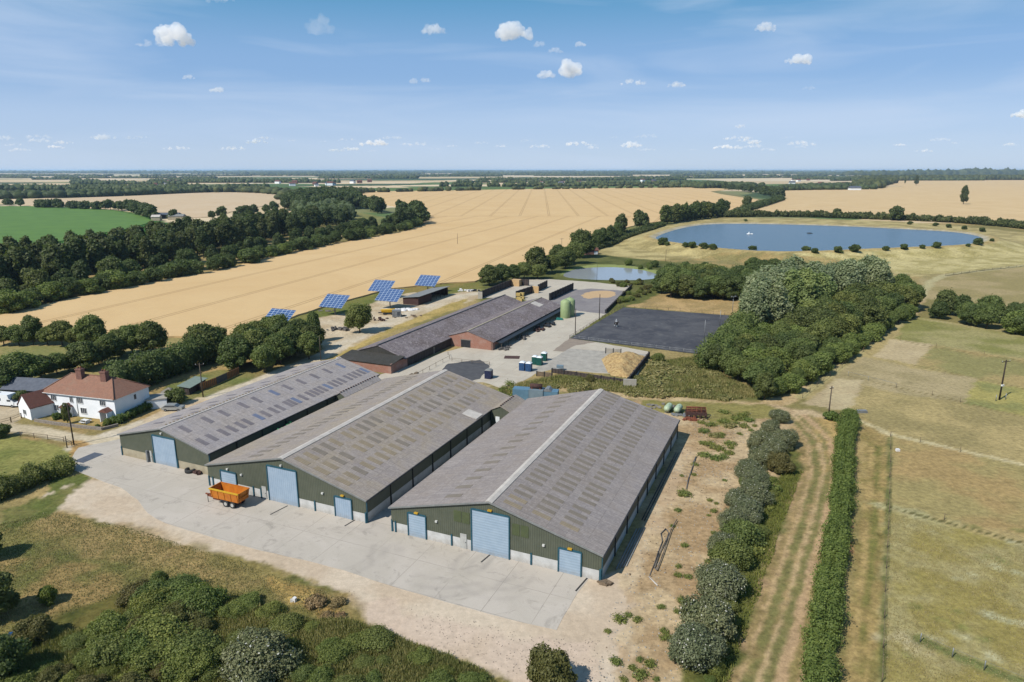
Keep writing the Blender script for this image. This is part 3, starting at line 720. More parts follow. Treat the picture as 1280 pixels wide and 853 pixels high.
sheet('farm_lane', PL([(604, 478), (560, 480), (470, 488), (470, 470), (500, 462), (556, 440), (640, 420), (690, 398), (700, 385), (640, 372), (598, 373), (640, 350), (684, 349), (742, 353), (790, 358), (763, 384), (757, 393), (712, 423), (745, 428), (812, 440), (796, 470), (690, 462), (672, 466), (655, 476), (628, 486)]),
      0.034, concrete_mat('lane_concrete', C(214, 204, 186), C(196, 186, 170), (5, 5), -YAW, (178, 158, 132)), 'pale concrete lane and silage yard beside the brick barns', (2.0, .2))
sheet('dark_tarmac_patch', PL([(545, 470), (560, 455), (600, 450), (612, 458), (600, 474), (570, 482), (530, 486)]), 0.05, simple('tarmac_dark', C(96, 96, 98), C(78, 78, 82), .9, .6), 'dark tarmac area between brick barns and middle shed', (1.2, .3))
sheet('yard_stain', PL([(683, 377), (715, 363), (740, 361), (784, 364), (765, 383), (757, 393), (715, 388)]), 0.046, concrete_mat('stained_concrete', C(158, 152, 150), C(136, 130, 132), (5, 5), -YAW, (120, 116, 118)), 'stained grey concrete of the silage yard', (1.5, .5))
sheet('grey_ramp', PL([(691, 439), (712, 423), (745, 428), (720, 432), (704, 440)]), 0.046, simple('greybrown', C(164, 150, 134), C(148, 134, 120), .9, .6), 'brown grey track beside the arena corner', (1.5, .2))
sheet('maize_spill', smooth_poly(PL([(725, 370), (735, 365), (750, 363.5), (765, 364), (772, 368), (762, 373), (745, 372), (735, 374.5)]), 2), 0.055, simple('spilt_grain', C(218, 186, 142), C(200, 166, 122)), 'spilt straw on the silage yard', (.8, .7))
sheet('riding_arena', PL([(713, 423), (779, 384.5), (930, 396), (878, 443.5)]), 0.05, None or concrete_mat('arena_surface', C(76, 77, 84), C(104, 104, 107), (400, 400), 0, (138, 136, 134)), 'dark rubber surface of the riding arena', (2, .15))
sheet('pond_water', POND, -0.3, None, 'still pale blue water of the small pond', None, z0=-0.8)
sheet('reservoir_water', RES, WZ, None, 'blue rippled water of the reservoir', None, z0=2.9)
def water(name, base, bs, rough=0.08, sc=0.6):
    m, nt, N, L, b = newmat(name); b.inputs['Base Color'].default_value = base
    b.inputs['Roughness'].default_value = rough; b.inputs['IOR'].default_value = 1.33; b.inputs['Specular IOR Level'].default_value = 0.5
    v = objco(N, L, (1, .5, 1)); bump(N, L, b, noise(N, L, sc, 5, .6, v), bs, 0.15)
    return m
bpy.data.objects['pond_water'].data.materials.append(water('water_pond', (0.24, 0.26, 0.27, 1), 0.05, 0.12))
bpy.data.objects['reservoir_water'].data.materials.append(water('water_reservoir', (0.060, 0.095, 0.125, 1), 1.0, 0.25))

# ---- standing wheat
def wheat_mat(name, c1, c2, ang, ang2=None, split=None, spacing=34.0, head=None):
    m, nt, N, L, b = newmat(name)
    v = objco(N, L); s = N.new('ShaderNodeSeparateXYZ'); L.new(v, s.inputs[0])
    def tram(a, sp, off=0.0):
        q = mth(N, L, 'ADD', mth(N, L, 'ADD', mth(N, L, 'MULTIPLY', s.outputs[0], math.cos(a)), mth(N, L, 'MULTIPLY', s.outputs[1], -math.sin(a))), off)
        t = mth(N, L, 'MULTIPLY', mth(N, L, 'ABSOLUTE', mth(N, L, 'SUBTRACT', mth(N, L, 'FRACT', mth(N, L, 'DIVIDE', q, sp)), .5)), sp)
        return mth(N, L, 'LESS_THAN', mth(N, L, 'ABSOLUTE', mth(N, L, 'SUBTRACT', t, 1.0)), 0.33)
    f = tram(ang, spacing)
    if split is not None:
        f2 = tram(ang2, spacing, 7.0); k = mth(N, L, 'GREATER_THAN', s.outputs[1], split)
        f = mth(N, L, 'ADD', mth(N, L, 'MULTIPLY', f, mth(N, L, 'SUBTRACT', 1.0, k)), mth(N, L, 'MULTIPLY', f2, k))
        hd = mth(N, L, 'LESS_THAN', mth(N, L, 'ABSOLUTE', mth(N, L, 'SUBTRACT', s.outputs[1], split)), 1.5); f = mth(N, L, 'MAXIMUM', f, hd)
    n1 = noise(N, L, 0.02, 7, .7, v, .6); n2 = noise(N, L, 0.9, 6, .75, v)
    cc = mixc(N, L, ramp(N, L, n1, .38, .64), c1, c2)
    cc = mixc(N, L, ramp(N, L, n2, .3, .7, 0, .35), cc, tuple(x * .78 for x in c1[:3]) + (1,))
    cc = mixc(N, L, mth(N, L, 'MULTIPLY', f, .62), cc, C(150, 120, 78))
    L.new(cc, b.inputs['Base Color']); b.inputs['Roughness'].default_value = .95; b.inputs['Specular IOR Level'].default_value = .1
    bump(N, L, b, n2, .5, .2)
    return m
a1 = P(547.6, 344.5); a2 = P(725.7, 275.6); ANG1 = math.atan2((a2 - a1).x, (a2 - a1).y)
b1_ = P(678, 268); b2_ = P(677, 238); ANG2 = math.atan2((b2_ - b1_).x, (b2_ - b1_).y)
MAIN = [(-60, 440), (0, 428), (150, 425), (300, 420), (330, 410), (366, 398), (404, 385), (430, 378), (466, 368), (490, 362), (520, 359), (560, 355), (594, 353), (620, 345), (655, 330), (690, 318), (716, 306), (738, 298), (765, 290), (800, 281), (822, 278), (870, 270), (910, 264), (938, 256),
        (948, 250), (925, 247), (900, 243), (888, 240), (915, 237), (880, 234.5), (700, 236), (560, 238.5), (446, 240), (452, 247), (474, 254), (500, 260), (524, 268), (526, 279), (505, 290), (450, 300), (400, 309), (340, 322), (280, 338), (200, 352), (100, 372), (0, 396), (-60, 408)]
wh = sheet('wheat_crop', PL(MAIN), 0.6, wheat_mat('wheat_near', C(236, 202, 150), C(228, 192, 139), ANG1, ANG2, P(640, 271).y), 'large golden wheat field with tractor tramlines behind the farm', (4, .5), z0=0.0, kind='stuff')
wr = sheet('wheat_crop', PL([(905, 271), (938, 264), (962, 255), (978, 249), (960, 240), (952, 237), (1040, 235.6), (1130, 234.2), (1112, 230), (1108, 226), (1400, 225), (1400, 286), (1280, 279), (1180, 275), (1060, 269.5), (960, 268)]), 0.6,
           wheat_mat('wheat_right', C(234, 204, 156), C(224, 192, 142), ANG1 - .5), 'pale wheat field beyond the reservoir on the right', (6, .8), z0=0.0, kind='stuff')
wl = sheet('wheat_crop', PL([(30, 250), (150, 246), (270, 240.5), (340, 242), (360, 246), (350, 255), (300, 263), (262, 272), (200, 274), (190, 268), (165, 262), (120, 260), (30, 257)]), 0.6,
           wheat_mat('wheat_left', C(228, 204, 170), C(220, 192, 154), ANG1 + .9), 'pale wheat field beyond the green crop on the left', (8, 1), z0=0.0, kind='stuff')
gr = sheet('green_crop', PL([(-80, 258), (50, 258.5), (130, 262), (175, 270), (192, 277), (165, 286), (100, 296), (0, 322), (-80, 345)]), 0.5,
           simple('beet_leaves', C(106, 142, 56, .6), C(88, 124, 48, .6), .8, .05), 'bright green crop field beyond the left woodland belt', (6, .8), z0=0.0, kind='stuff')

# ================================================================== large green sheds
def shed(root_xy, W, Ln, eave, ur, ridge, label, roofm, name='green_farm_shed'):
    return thing(name, label, 'shed', (root_xy[0], root_xy[1], 0), YAW, 'green farm sheds side by side'), W, Ln, eave, ur, ridge, roofm
PANH = 1.55
def build_shed(t, W, Ln, eave, ur, ridge, roofm, doors, pers, plinth, posts_front, lamps, louvres, lights, lightmat, ridgecap, side_open=None, downcol='plinth_w'):
    g = lambda u: eave + (ridge - eave) * (u / ur if u <= ur else (W - u) / (W - ur))
    # cladding: four walls as thin slabs above the concrete panels
    c = MB()
    th = 0.08
    c.extr([(0, PANH), (W, PANH), (W, eave), (ur, ridge), (0, eave)], 'y', 0, th)
    c.extr([(0, PANH), (W, PANH), (W, eave), (ur, ridge), (0, eave)], 'y', Ln - th, Ln)
    c.box(0, th, th, Ln - th, PANH, eave); c.box(W - th, W, th, Ln - th, PANH, eave)
    wl_ = c.build('wall', M['green_clad'], t)
    # concrete panels
    k = MB()
    xs = [0.3] + [x for d in sorted(doors + pers) for x in (d[0], d[1])] + [W - 0.3]
    for a, b in zip(xs[::2], xs[1::2]):
        if b - a > .3: MB().box(a, b, 0.02, 0.16, 0, PANH).build('concrete_base', M[downcol], t)
    MB().box(0, W, Ln - .16, Ln - .02, 0, PANH).build('concrete_base', M[downcol], t)
    n = int(Ln / 6); st = Ln / n
    for side in (0, 1):
        x0 = 0.03 if side == 0 else W - .17
        for i in range(n): MB().box(x0, x0 + .14, i * st + .18, (i + 1) * st - .18, 0, PANH).build('concrete_base', M[downcol], t)
    # steel columns
    for u in posts_front + [0.12, W - 0.12]:
        MB().box(u - .11, u + .11, -0.12, 0.02, 0, PANH + .25).build('column', M['teal'], t)
    for i in range(n + 1):
        y = min(max(i * st, .14), Ln - .14)
        MB().box(W - .04, W + .12, y - .1, y + .1, 0, eave - .05).build('column', M['teal'] if i == 0 else M['steel_dark'], t)
        MB().box(-.12, .04, y - .1, y + .1, 0, PANH + .4).build('column', M['teal'] if i == 0 else M['steel_dark'], t)
    # doors
    for d in doors:
        u0, u1, h = d[:3]; mt = M[d[3]] if len(d) > 3 else M['door_blue']
        dr = MB().box(u0, u1, -0.06, 0.01, 0.02, h).build('roller_door', mt, t)
        f = MB().box(u0 - .16, u0, -.16, 0.012, 0, h + .12); f.box(u1, u1 + .16, -.16, 0.012, 0, h + .12); f.box(u0, u1, -.14, .012, h, h + .22)
        f.build('door_frame', M['teal'], dr)
    for u0, u1, h in pers:
        dr = MB().box(u0, u1, -.07, .01, .02, h).build('personnel_door', M['pvc'], t)
        MB().box(u1 - .2, u1 - .1, -.11, -.07, 1.0, 1.12).build('handle', M['steel_dark'], dr)
    for u, z, kind in lamps:
        if kind == 'w': MB().box(u - .16, u + .16, -.25, 0, z, z + .26).build('lamp', M['lampglass'], t)
        else: MB().box(u - .3, u + .3, -.3, 0, z, z + .2).build('lamp', M['amber'], t)
    for u0, u1, z0, z1 in louvres: MB().box(u0, u1, -.05, 0, z0, z1).build('louvre', M['louvre'], t)
    # roof: two slopes with overhang
    o = .28
    sl1 = (ridge - eave) / ur; sl2 = (ridge - eave) / (W - ur); tk = .1
    r = MB()
    r.extr([(-o, eave - sl1 * o + .02), (ur, ridge + .02), (ur, ridge + .02 + tk), (-o, eave - sl1 * o + .02 + tk)], 'y', -o, Ln + o)
    r.extr([(ur, ridge + .02), (W + o, eave - sl2 * o + .02), (W + o, eave - sl2 * o + .02 + tk), (ur, ridge + .02 + tk)], 'y', -o, Ln + o)
    rf = r.build('roof', roofm, t)
    # barge trim
    tr = MB()
    for (ua, za), (ub, zb) in (((-o, eave - sl1 * o), (ur, ridge)), ((ur, ridge), (W + o, eave - sl2 * o))):
        tr.extr([(ua, za - .1), (ub, zb - .1), (ub, zb + .145), (ua, za + .145)], 'y', -o - .04, -o + .02)
    tr.build('barge_trim', M['gutter'], rf)
    MB().box(W + o - .02, W + o + .14, -o, Ln + o, eave - sl2 * o - .08, eave - sl2 * o + .06).build('gutter', M['steel_dark'], rf)
    if ridgecap:
        w_ = ridgecap
        rc = MB().extr([(ur - w_, ridge - sl1 * w_ + .15), (ur, ridge + .17), (ur + w_, ridge - sl2 * w_ + .15), (ur + w_, ridge - sl2 * w_ + .21), (ur, ridge + .25), (ur - w_, ridge - sl1 * w_ + .21)], 'y', -o, Ln + o)
        rc.build('ridge_cap', M['ridge'], rf)
    for u, d, lu, ld, mt in lights:
        k = sl1 if u < ur else -sl2
        z = (eave + sl1 * u if u < ur else ridge - sl2 * (u - ur)) + .02 + tk
        a, b = u - lu / 2, u + lu / 2
        za, zb = z - k * lu / 2, z + k * lu / 2
        MB().hexa([(a, d, za - .02), (b, d, zb - .02), (b, d + ld, zb - .02), (a, d + ld, za - .02), (a, d, za + .035), (b, d, zb + .035), (b, d + ld, zb + .035), (a, d + ld, za + .035)]).build('rooflight', M[mt], rf)
    return rf

A0, B0, C0 = (-73.33, 119.43), (-51.43, 106.66), (-17.83, 91.53)
# shed one (nearest the white house)
la = []
for d in [2.2, 7.3, 11.3, 16.3, 20.0, 25.0, 29.0, 33.4, 38, 42.5, 47.5]: la.append((14.1, d, 2.6, 1.0, 'lightA2' if d in (25.0, 47.5) else 'lightA'))
for d in [1.3, 3.5, 6.2, 8.2, 10.3, 12.1, 15.1, 17.0, 19.2, 21.0, 23.4, 24.6, 25.9, 28.0, 30.2, 31.6, 33.0, 34.4, 36.2, 38, 39.6, 41.2, 43.5, 45.2, 46.8, 48.6, 50]:
    la.append((19.1, d, 2.6, 1.0, 'lightA2' if d in (15.1, 25.9, 36.2, 50) else 'lightA'))
for d in [4, 8, 12.5, 17, 22, 27, 32, 37, 42, 47]: la.append((5.0, d, 2.6, 1.0, 'lightA')); la.append((8.6, d + 1.5, 2.2, 1.0, 'lightA'))
sA = thing('farm_shed', 'green shed nearest the white house, narrower, with one blue roller door and cream concrete base', 'shed', (A0[0], A0[1], 0), YAW, 'green farm sheds side by side')
build_shed(sA, 22.3, 51.5, 4.2, 11.3, 7.05, M['roofA'], [(8.9, 14.4, 5.4)], [(7.5, 8.1, 2.2)], None, [8.5, 14.6], [(11.3, 6.05, 'w')], [], la, None, .25, downcol='plinth_c')
MB().box(7.1, 7.45, -.5, -.15, 0, 2.3).build('cabinet', M['galv'], sA)
# small raised studs along the ridge of shed one
sm_ = MB().box(0, .35, 0, .3, 0, .14).mesh('ridge_stud', M['lightB'])
for i in range(58): link('ridge_stud', sm_, sA, (9.9, 2 + i * .85, 6.86))
lb = []
r2 = random.Random(3)
for u in (19.2, 23.0, 27.0):
    d = 1.0
    while d < 52 and len(lb) < 75:
        lb.append((u, d, 2.6, 1.05, r2.choice(['lightB', 'lightB', 'lightC']))); d += 2.1 if r2.random() < .8 else 3.4
for u in (9.0,):
    for i in range(24): lb.append((u, 1.5 + i * 2.1, 2.6, 1.0, 'lightC'))
sB = thing('farm_shed', 'middle green shed with patchy tan rooflights and an orange trailer parked in front', 'shed', (B0[0], B0[1], 0), YAW, 'green farm sheds side by side')
build_shed(sB, 32.1, 53.0, 3.85, 16.4, 7.9, M['roofB'], [(3.0, 6.3, 3.3, 'door_slat'), (13.3, 19.1, 6.05), (26.4, 29.4, 3.3)], [(11.7, 12.6, 2.2)], None,
           [9.9, 11.5, 22.4, 1.0], [(4.6, 3.75, 'w'), (16.2, 6.5, 'w'), (27.9, 3.7, 'a'), (7.6, 3.3, 'w'), (24.1, 3.3, 'w')], [], lb, None, .55)
MB().hexa([(29.0, 37, 4.70), (32.2, 37, 4.02), (32.2, 40, 4.02), (29.0, 40, 4.70), (29.0, 37, 4.78), (32.2, 37, 4.10), (32.2, 40, 4.10), (29.0, 40, 4.78)]).build('white_roof_sheet', M['ridge'], sB)
lc = []
for u, off in ((18.9, 1.2), (22.9, 1.8), (26.8, 2.2)):
    d = off; k = 0
    while d < 53 and len(lc) < 84:
        lc.append((u, d, 2.6, .85, 'lightB' if d < 3 else 'lightC')); k += 1; d += 1.75 if k % 4 else 2.5
for i in range(16): lc.append((9.2, 2 + i * 3.2, 2.6, 1.0, 'lightC'))
sC = thing('farm_shed', 'rightmost green shed beside the bare earth, louvres either side of its tall blue door', 'shed', (C0[0], C0[1], 0), YAW, 'green farm sheds side by side')
build_shed(sC, 32.1, 53.3, 3.9, 16.1, 8.1, M['roofC'], [(3.0, 5.85, 3.6, 'door_slat'), (13.4, 19.0, 6.4, 'door_slat'), (26.3, 29.3, 3.45, 'door_slat')], [(11.5, 12.5, 2.3)], None,
           [10.1, 22.3, .7], [(4.4, 3.85, 'a'), (16.2, 6.75, 'a'), (27.8, 3.7, 'a'), (7.7, 3.2, 'w'), (24.1, 3.3, 'w')], [(10.5, 11.7, 4.0, 5.7), (11.8, 13.0, 4.0, 5.7), (19.5, 20.6, 3.9, 5.6), (20.75, 21.9, 3.9, 5.6)], lc, None, .55)
# link sheds between
def link_shed(o, u0, u1, d0, d1, ze, zr, label, rm):
    t = thing('link_shed', label, 'shed', (o[0], o[1], 0), YAW, 'small link sheds between the green sheds')
    um = (u0 + u1) / 2
    w_ = MB(); w_.extr([(u0, 0), (u1, 0), (u1, ze), (um, zr), (u0, ze)], 'y', d0, d0 + .1); w_.extr([(u0, 0), (u1, 0), (u1, ze), (um, zr), (u0, ze)], 'y', d1 - .1, d1)
    w_.build('wall', M['green_clad'], t)
    r = MB(); r.extr([(u0 - .1, ze + .02), (um, zr + .02), (um, zr + .12), (u0 - .1, ze + .12)], 'y', d0 - .2, d1 + .2)
    r.extr([(um, zr + .02), (u1 + .1, ze + .02), (u1 + .1, ze + .12), (um, zr + .12)], 'y', d0 - .2, d1 + .2); rf = r.build('roof', rm, t)
    s_ = MB().box(-.12, .12, 0, .4, 0, .16).mesh('ridge_stud', M['rustdark'])
    for i in range(int((d1 - d0) / .9)): link('ridge_stud', s_, rf, (um, d0 + i * .9, zr + .1))
    return t
tl = link_shed(B0, -2.75, -.15, 38, 51.5, 3.9, 4.75, 'narrow link roof joining the shed nearest the house to the middle shed', M['roofA'])
tl2 = link_shed(B0, 32.25, 36.7, 43.6, 51.5, 3.8, 4.9, 'short link roof with white door between the middle and right sheds', M['roofB'])
MB().box(33.4, 34.3, 43.5, 43.6, .02, 2.6).build('door', M['loo_top'], tl2)
tag(MB().box(0, 1.3, 0, 7.5, 1.9, 2.0).build('lean_to_sheet', M['white_mat'], None, loc=(B0[0] + 35.0 * math.cos(YAW) - 30 * math.sin(YAW), B0[1] + 35.0 * math.sin(YAW) + 30 * math.cos(YAW), 0), rz=YAW), 'pale sheeting in the gap between the middle and right sheds', 'sheeting')
tag(MB().box(0, 1.2, 0, 8, 0, 1.9).build('stacked_crates', M['net'], None, loc=(A0[0] + 22.9 * math.cos(YAW) - 12 * math.sin(YAW), A0[1] + 22.9 * math.sin(YAW) + 12 * math.cos(YAW), 0), rz=YAW), 'bright green netting piled in the gap beside the shed nearest the house', 'netting')
nb = MB()
for i in range(26): nb.ball((random.uniform(.1, 1.5), random.uniform(0, 9), random.uniform(1.6, 3.0)), random.uniform(.3, .6), jit=.25)
tag(nb.build('netting_heap', M['net'], None, loc=(A0[0] + 22.7 * math.cos(YAW) - 12 * math.sin(YAW), A0[1] + 22.7 * math.sin(YAW) + 12 * math.cos(YAW), 0), rz=YAW), 'crumpled bright green netting heaped between the first two sheds', 'netting')

# ================================================================== brick barns
def frameO(u, d): return (u * math.cos(YAW) - d * math.sin(YAW), u * math.sin(YAW) + d * math.cos(YAW))
def barn(label, o, W, Ln, eave, ridge, gable_d=0.0, extra=None):
    x, y = frameO(*o)
    t = thing('brick_barn', label, 'barn', (x, y, 0), YAW, 'long low brick barns')
    um = W / 2
    w_ = MB(); w_.box(0, .3, 0, Ln, 0, eave); w_.box(W - .3, W, 0, Ln, 0, eave)
    if gable_d: w_.box(.3, W - .3, 0, .3, 0, eave - .1)
    else: w_.extr([(.3, 0), (W - .3, 0), (W - .3, eave), (um, ridge - .1), (.3, eave)], 'y', 0, .3)
    w_.extr([(.3, 0), (W - .3, 0), (W - .3, eave), (um, ridge - .1), (.3, eave)], 'y', Ln - .3, Ln)
    w_.build('wall', M['brick'], t)
    sl = (ridge - eave) / um; o_ = .35
    r = MB()
    r.extr([(-o_, eave - sl * o_), (um, ridge), (um, ridge + .1), (-o_, eave - sl * o_ + .1)], 'y', gable_d - .2, Ln + .2)
    r.extr([(um, ridge), (W + o_, eave - sl * o_), (W + o_, eave - sl * o_ + .1), (um, ridge + .1)], 'y', gable_d - .2, Ln + .2)
    rf = r.build('roof', M['roofD'], t)
    MB().box(um - .22, um + .22, gable_d - .2, Ln + .2, ridge + .07, ridge + .2).build('ridge_cap', M['plinth_c'] if not gable_d else M['steel_dark'], rf)
    MB().box(W + o_ - .02, W + o_ + .1, gable_d, Ln, eave - sl * o_ - .06, eave - sl * o_ + .05).build('gutter', M['steel_dark'], rf)
    if gable_d:
        s2 = MB().extr([(-.3, eave - .25), (gable_d + .1, eave + .55), (gable_d + .1, eave + .67), (-.3, eave - .13)], 'x', -.2, W + .2)
        s2.build('skirt_roof', M['roofDdark'], rf)
        MB().extr([(.8, eave + .3), (W - .8, eave + .3), (um, ridge - .02)], 'y', gable_d, gable_d + .12).build('gable_cladding', M['roofDdark'], rf)
    return t
bD = barn('long brick barn on the left with dark hipped front roof and low brick end wall', (-115.0, 145.0), 17.0, 92.0, 2.6, 5.3, 6.5)
MB().box(16.9, 17.05, 8, 90, .0, 2.3).build('timber_side', M['timber_d'], bD)
MB().box(-.6, -.3, -.1, 7, 2.3, 2.5).build('white_fascia', M['white_mat'], bD)
MB().box(17.06, 17.1, 22, 22.7, 0, 2.1).build('door', M['concd'], bD)
bE = barn('right hand brick barn with square dark doorway in its gable, silos at far end', (-100.4, 177.5), 16.6, 61.0, 2.6, 5.1)
dw = MB().box(6.0, 9.2, -.04, 0.02, 0.02, 2.3).build('doorway', M['steel_dark'], bE); MB().box(5.8, 9.4, -.06, .02, 2.3, 2.5).build('lintel', M['concd'], dw)
MB().box(16.55, 16.62, 1.5, 60, .0, 1.3).build('low_wall', M['concd'], bE)
MB().box(16.0, 16.55, 0, .35, 0, 2.5).build('corner_pier', M['conc'], bE)
MB().hexa([(8.8, 49, 4.99), (12.4, 49, 3.91), (12.4, 53, 3.91), (8.8, 53, 4.99), (8.8, 49, 5.15), (12.4, 49, 4.07), (12.4, 53, 4.07), (8.8, 53, 5.15)]).build('white_roof_sheet', M['ridge'], bE)
MB().extr([(16.7, 2.2), (18.6, 1.9), (18.6, 1.98), (16.7, 2.3)], 'y', 2, 60).build('lean_to_roof', M['steel_dark'], bE)
for i in range(12): MB().box(18.4, 18.5, 2.2 + i * 5.2, 2.3 + i * 5.2, 0, 1.92).build('post', M['timber'], bE)
# scrap beneath the eaves of the right barn
for k, (u, d, n_) in enumerate([(-81.6, 181, 9), (-81.4, 196, 14), (-81, 208, 16), (-80.4, 216, 22)]):
    b = MB()
    for i in range(n_):
        Mx = Matrix.Translation((random.uniform(-1.2, 1.6), random.uniform(-3.2, 3.2), random.uniform(.1, .5))) @ Matrix.Rotation(random.uniform(0, 3), 4, 'Z') @ Matrix.Rotation(random.uniform(-.4, .4), 4, 'X')
        b.box(-random.uniform(.3, 1.0), random.uniform(.3, 1), -.25, .3, -.2, random.uniform(.1, .5), Mx)
    x, y = frameO(u, d)
    tag(b.build('scrap_heap', [M['greyjunk'], M['greyjunk'], M['rustdark'], M['steel_dark']][k], None, loc=(x, y, 0), rz=YAW), ['flat grey scrap under the right barn eaves nearest the gable', 'grey scrap heap halfway along the right barn', 'rusty dark scrap heap along the right barn', 'dark tangled scrap heap beside the silos'][k], 'scrap heap')
x, y = P(699, 400).xy
tag(MB().extr([(-1.6, 0), (1.6, 0), (1.1, .5), (-.8, .7)], 'y', -.8, .9).build('tarpaulin_heap', M['tarp'], None, loc=(x, y, 0)), 'small turquoise tarpaulin heap at the foot of the silos', 'tarpaulin')
for i, (px, py, lb_) in enumerate([(706.5, 397.3, 'pale green silo, nearer one of the pair'), (712, 394.8, 'pale green silo, further one half hidden behind its pair')]):
    p = P(px, py)
    t = thing('silo', lb_ + ' beside the right brick barn', 'silo', (p.x, p.y, 0), 0, 'pale green silos')
    MB().lathe([(1.78, 0), (1.8, .05), (1.8, 5.9), (1.72, 6.0), (1.2, 6.5), (.4, 6.8), (0.0, 6.85)], n=24).build('tank', M['silogreen'], t)
    MB().cyl((0, 0, 6.8), (0, 0, 7.0), .35, .3, 12).build('hatch', M['silogreen'], t)
    MB().tube([(1.85, -.3, 0), (1.85, -.3, 6)], .04, 5).tube([(1.85, .1, 0), (1.85, .1, 6)], .04, 5).build('ladder', M['galv'], t)

# ================================================================== silage clamp walls, bales, far yard
def wall_run(name, label, pa, pb, h, th, m, cat='wall', group=None, cap=None):
    a, b = P(*pa), P(*pb); d = b - a
    t = thing(name, label, cat, (a.x, a.y, 0), math.atan2(d.y, d.x), group)
    Ld = d.length; n = max(2, int(Ld / 3))
    MB().box(0, Ld, -th / 2, th / 2, 0, h).build('panel', m, t)
    for i in range(n + 1):
        MB().box(Ld * i / n - .1, Ld * i / n + .1, -th / 2 - .12, th / 2 + .12, 0, h + .12).build('post', M['steel_dark'], t)
    if cap: MB().box(-.3, -.02, -1.2, .8, 0, h).build('end_panel', cap, t)
    return t
wall_run('clamp_wall', 'long dark sleeper wall by the dark tree at the left of the silage yard', (600, 373.6), (641, 357), 3.0, .35, M['timber_d'], group='dark sleeper walls of the silage yard', cap=M['conc'])
wall_run('clamp_wall', 'short dark sleeper wall behind the pale straw block', (648, 357), (661, 357.5), 3.0, .35, M['timber_d'], group='dark sleeper walls of the silage yard')
wall_run('clamp_wall', 'dark sleeper wall just behind the stacked straw bales', (645.5, 373), (664.5, 366.5), 3.0, .35, M['timber_d'], group='dark sleeper walls of the silage yard')
wall_run('clamp_wall', 'dark sleeper wall with the pale board at its near end', (673, 364.4), (683.5, 359), 3.0, .35, M['timber_d'], group='dark sleeper walls of the silage yard')
wall_run('clamp_wall', 'dark sleeper wall nearest the silos with pale grey posts', (687, 376), (716, 362.5), 3.0, .35, M['timber_d'], group='dark sleeper walls of the silage yard')
wall_run('retaining_wall', 'low dark wall along the right edge of the silage yard', (757, 392), (789, 360), 1.4, .3, M['timber_d'])
p = P(645, 357.5); tag(MB().box(-2.2, 2.2, -1.5, 1.5, 0, 3).build('straw_block', M['ply'], None, loc=(p.x, p.y, 0), rz=YAW), 'pale straw block against the back sleeper walls', 'straw stack')
p = P(669, 366.5); tag(MB().box(-1.5, 1.6, -.15, .15, 0, 3).build('board_screen', M['ply'], None, loc=(p.x, p.y, 0), rz=YAW), 'pale board screen standing between two sleeper walls', 'board')
for i, (px, py, z) in enumerate([(648.5, 375, 0), (653, 374.5, 0), (648, 373.5, 1.2), (652.5, 373, 1.2), (651, 377, 0)]):
    p = P(px, py); tag(MB().box(-.9, .9, -.6, .6, 0, 1.18).build('straw_bale', M['bale'], None, loc=(p.x, p.y, z), rz=YAW + random.uniform(-.15, .15)),
                       ['lower left straw bale by the sleeper wall', 'lower right straw bale by the sleeper wall', 'upper left straw bale on the stack', 'upper right straw bale on the stack', 'loose straw bale in front of the stack'][i], 'bale', 'straw bales stacked behind the barns')
# open-fronted shed, yellow machine, scrap near the solar trackers
p = P(523, 382); q_ = P(560, 369); d_ = q_ - p; OL = d_.length
t = thing('open_shed', 'dark open-fronted lean-to shed with pale grey roof beside the solar trackers', 'shed', (p.x, p.y, 0), math.atan2(d_.y, d_.x))
MB().box(0, OL * .42, 0, .15, 0, 3.1).box(0, .15, .15, 7, 0, 2.6).box(.15, OL, 6.85, 7, 0, 2.6).box(OL - .15, OL, 0, 6.85, 0, 3.2).box(OL * .42, OL * .42 + .15, 0, 6.85, 0, 2.9).build('wall', M['rustdark'], t)
MB().hexa([(-.4, -.9, 3.55), (OL + .4, -.9, 3.75), (OL + .4, 7.4, 2.6), (-.4, 7.4, 2.6), (-.4, -.9, 3.67), (OL + .4, -.9, 3.87), (OL + .4, 7.4, 2.72), (-.4, 7.4, 2.72)]).build('roof', M['gutter'], t)
for x_ in (.58, .72, .86): MB().box(OL * x_, OL * x_ + .2, -.1, .1, 0, 3.6).build('post', M['timber_d'], t)
p = P(486, 393)
t = thing('farm_machine', 'yellow farm machine with dark undercarriage by the lone tree', 'farm machine', (p.x, p.y, 0), R(5))
MB().hexa([(-2.4, -1.1, .9), (2.4, -1.1, .9), (2.4, 1.1, .9), (-2.4, 1.1, .9), (-2.9, -1.3, 1.7), (2.2, -1.3, 1.9), (2.2, 1.3, 1.9), (-2.9, 1.3, 1.7)]).build('body', M['yellow'], t)
for sx in (-1.5, 1.2):
    for sy in (-1.2, 1.2): MB().cyl((sx, sy - .15, .5), (sx, sy + .15, .5), .5, .5, 14).build('wheel', M['black'], t)
MB().box(-3.8, 2, -.3, .3, .5, .8).build('chassis', M['steel_dark'], t)
p = P(496, 396); t = thing('grey_cabin', 'small grey site cabin with dark window next to the yellow machine', 'cabin', (p.x, p.y, 0), R(8))
MB().box(-1.6, 1.6, -1.2, 1.2, 0, 2.5).build('body', M['galv'], t); MB().box(.2, 1.3, -1.24, -1.2, .6, 2).build('window', M['glass'], t)
p = P(506, 388); hb = MB()
for i in range(18): hb.ball((random.uniform(-6, 6), random.uniform(-1.5, 1.5), .0), random.uniform(.8, 1.6), None, random.uniform(.3, .7), jit=.15)
tag(hb.build('lime_heap', M['white_mat'], None, loc=(p.x, p.y, 0)), 'long low heap of white material beside the track', 'white heap')
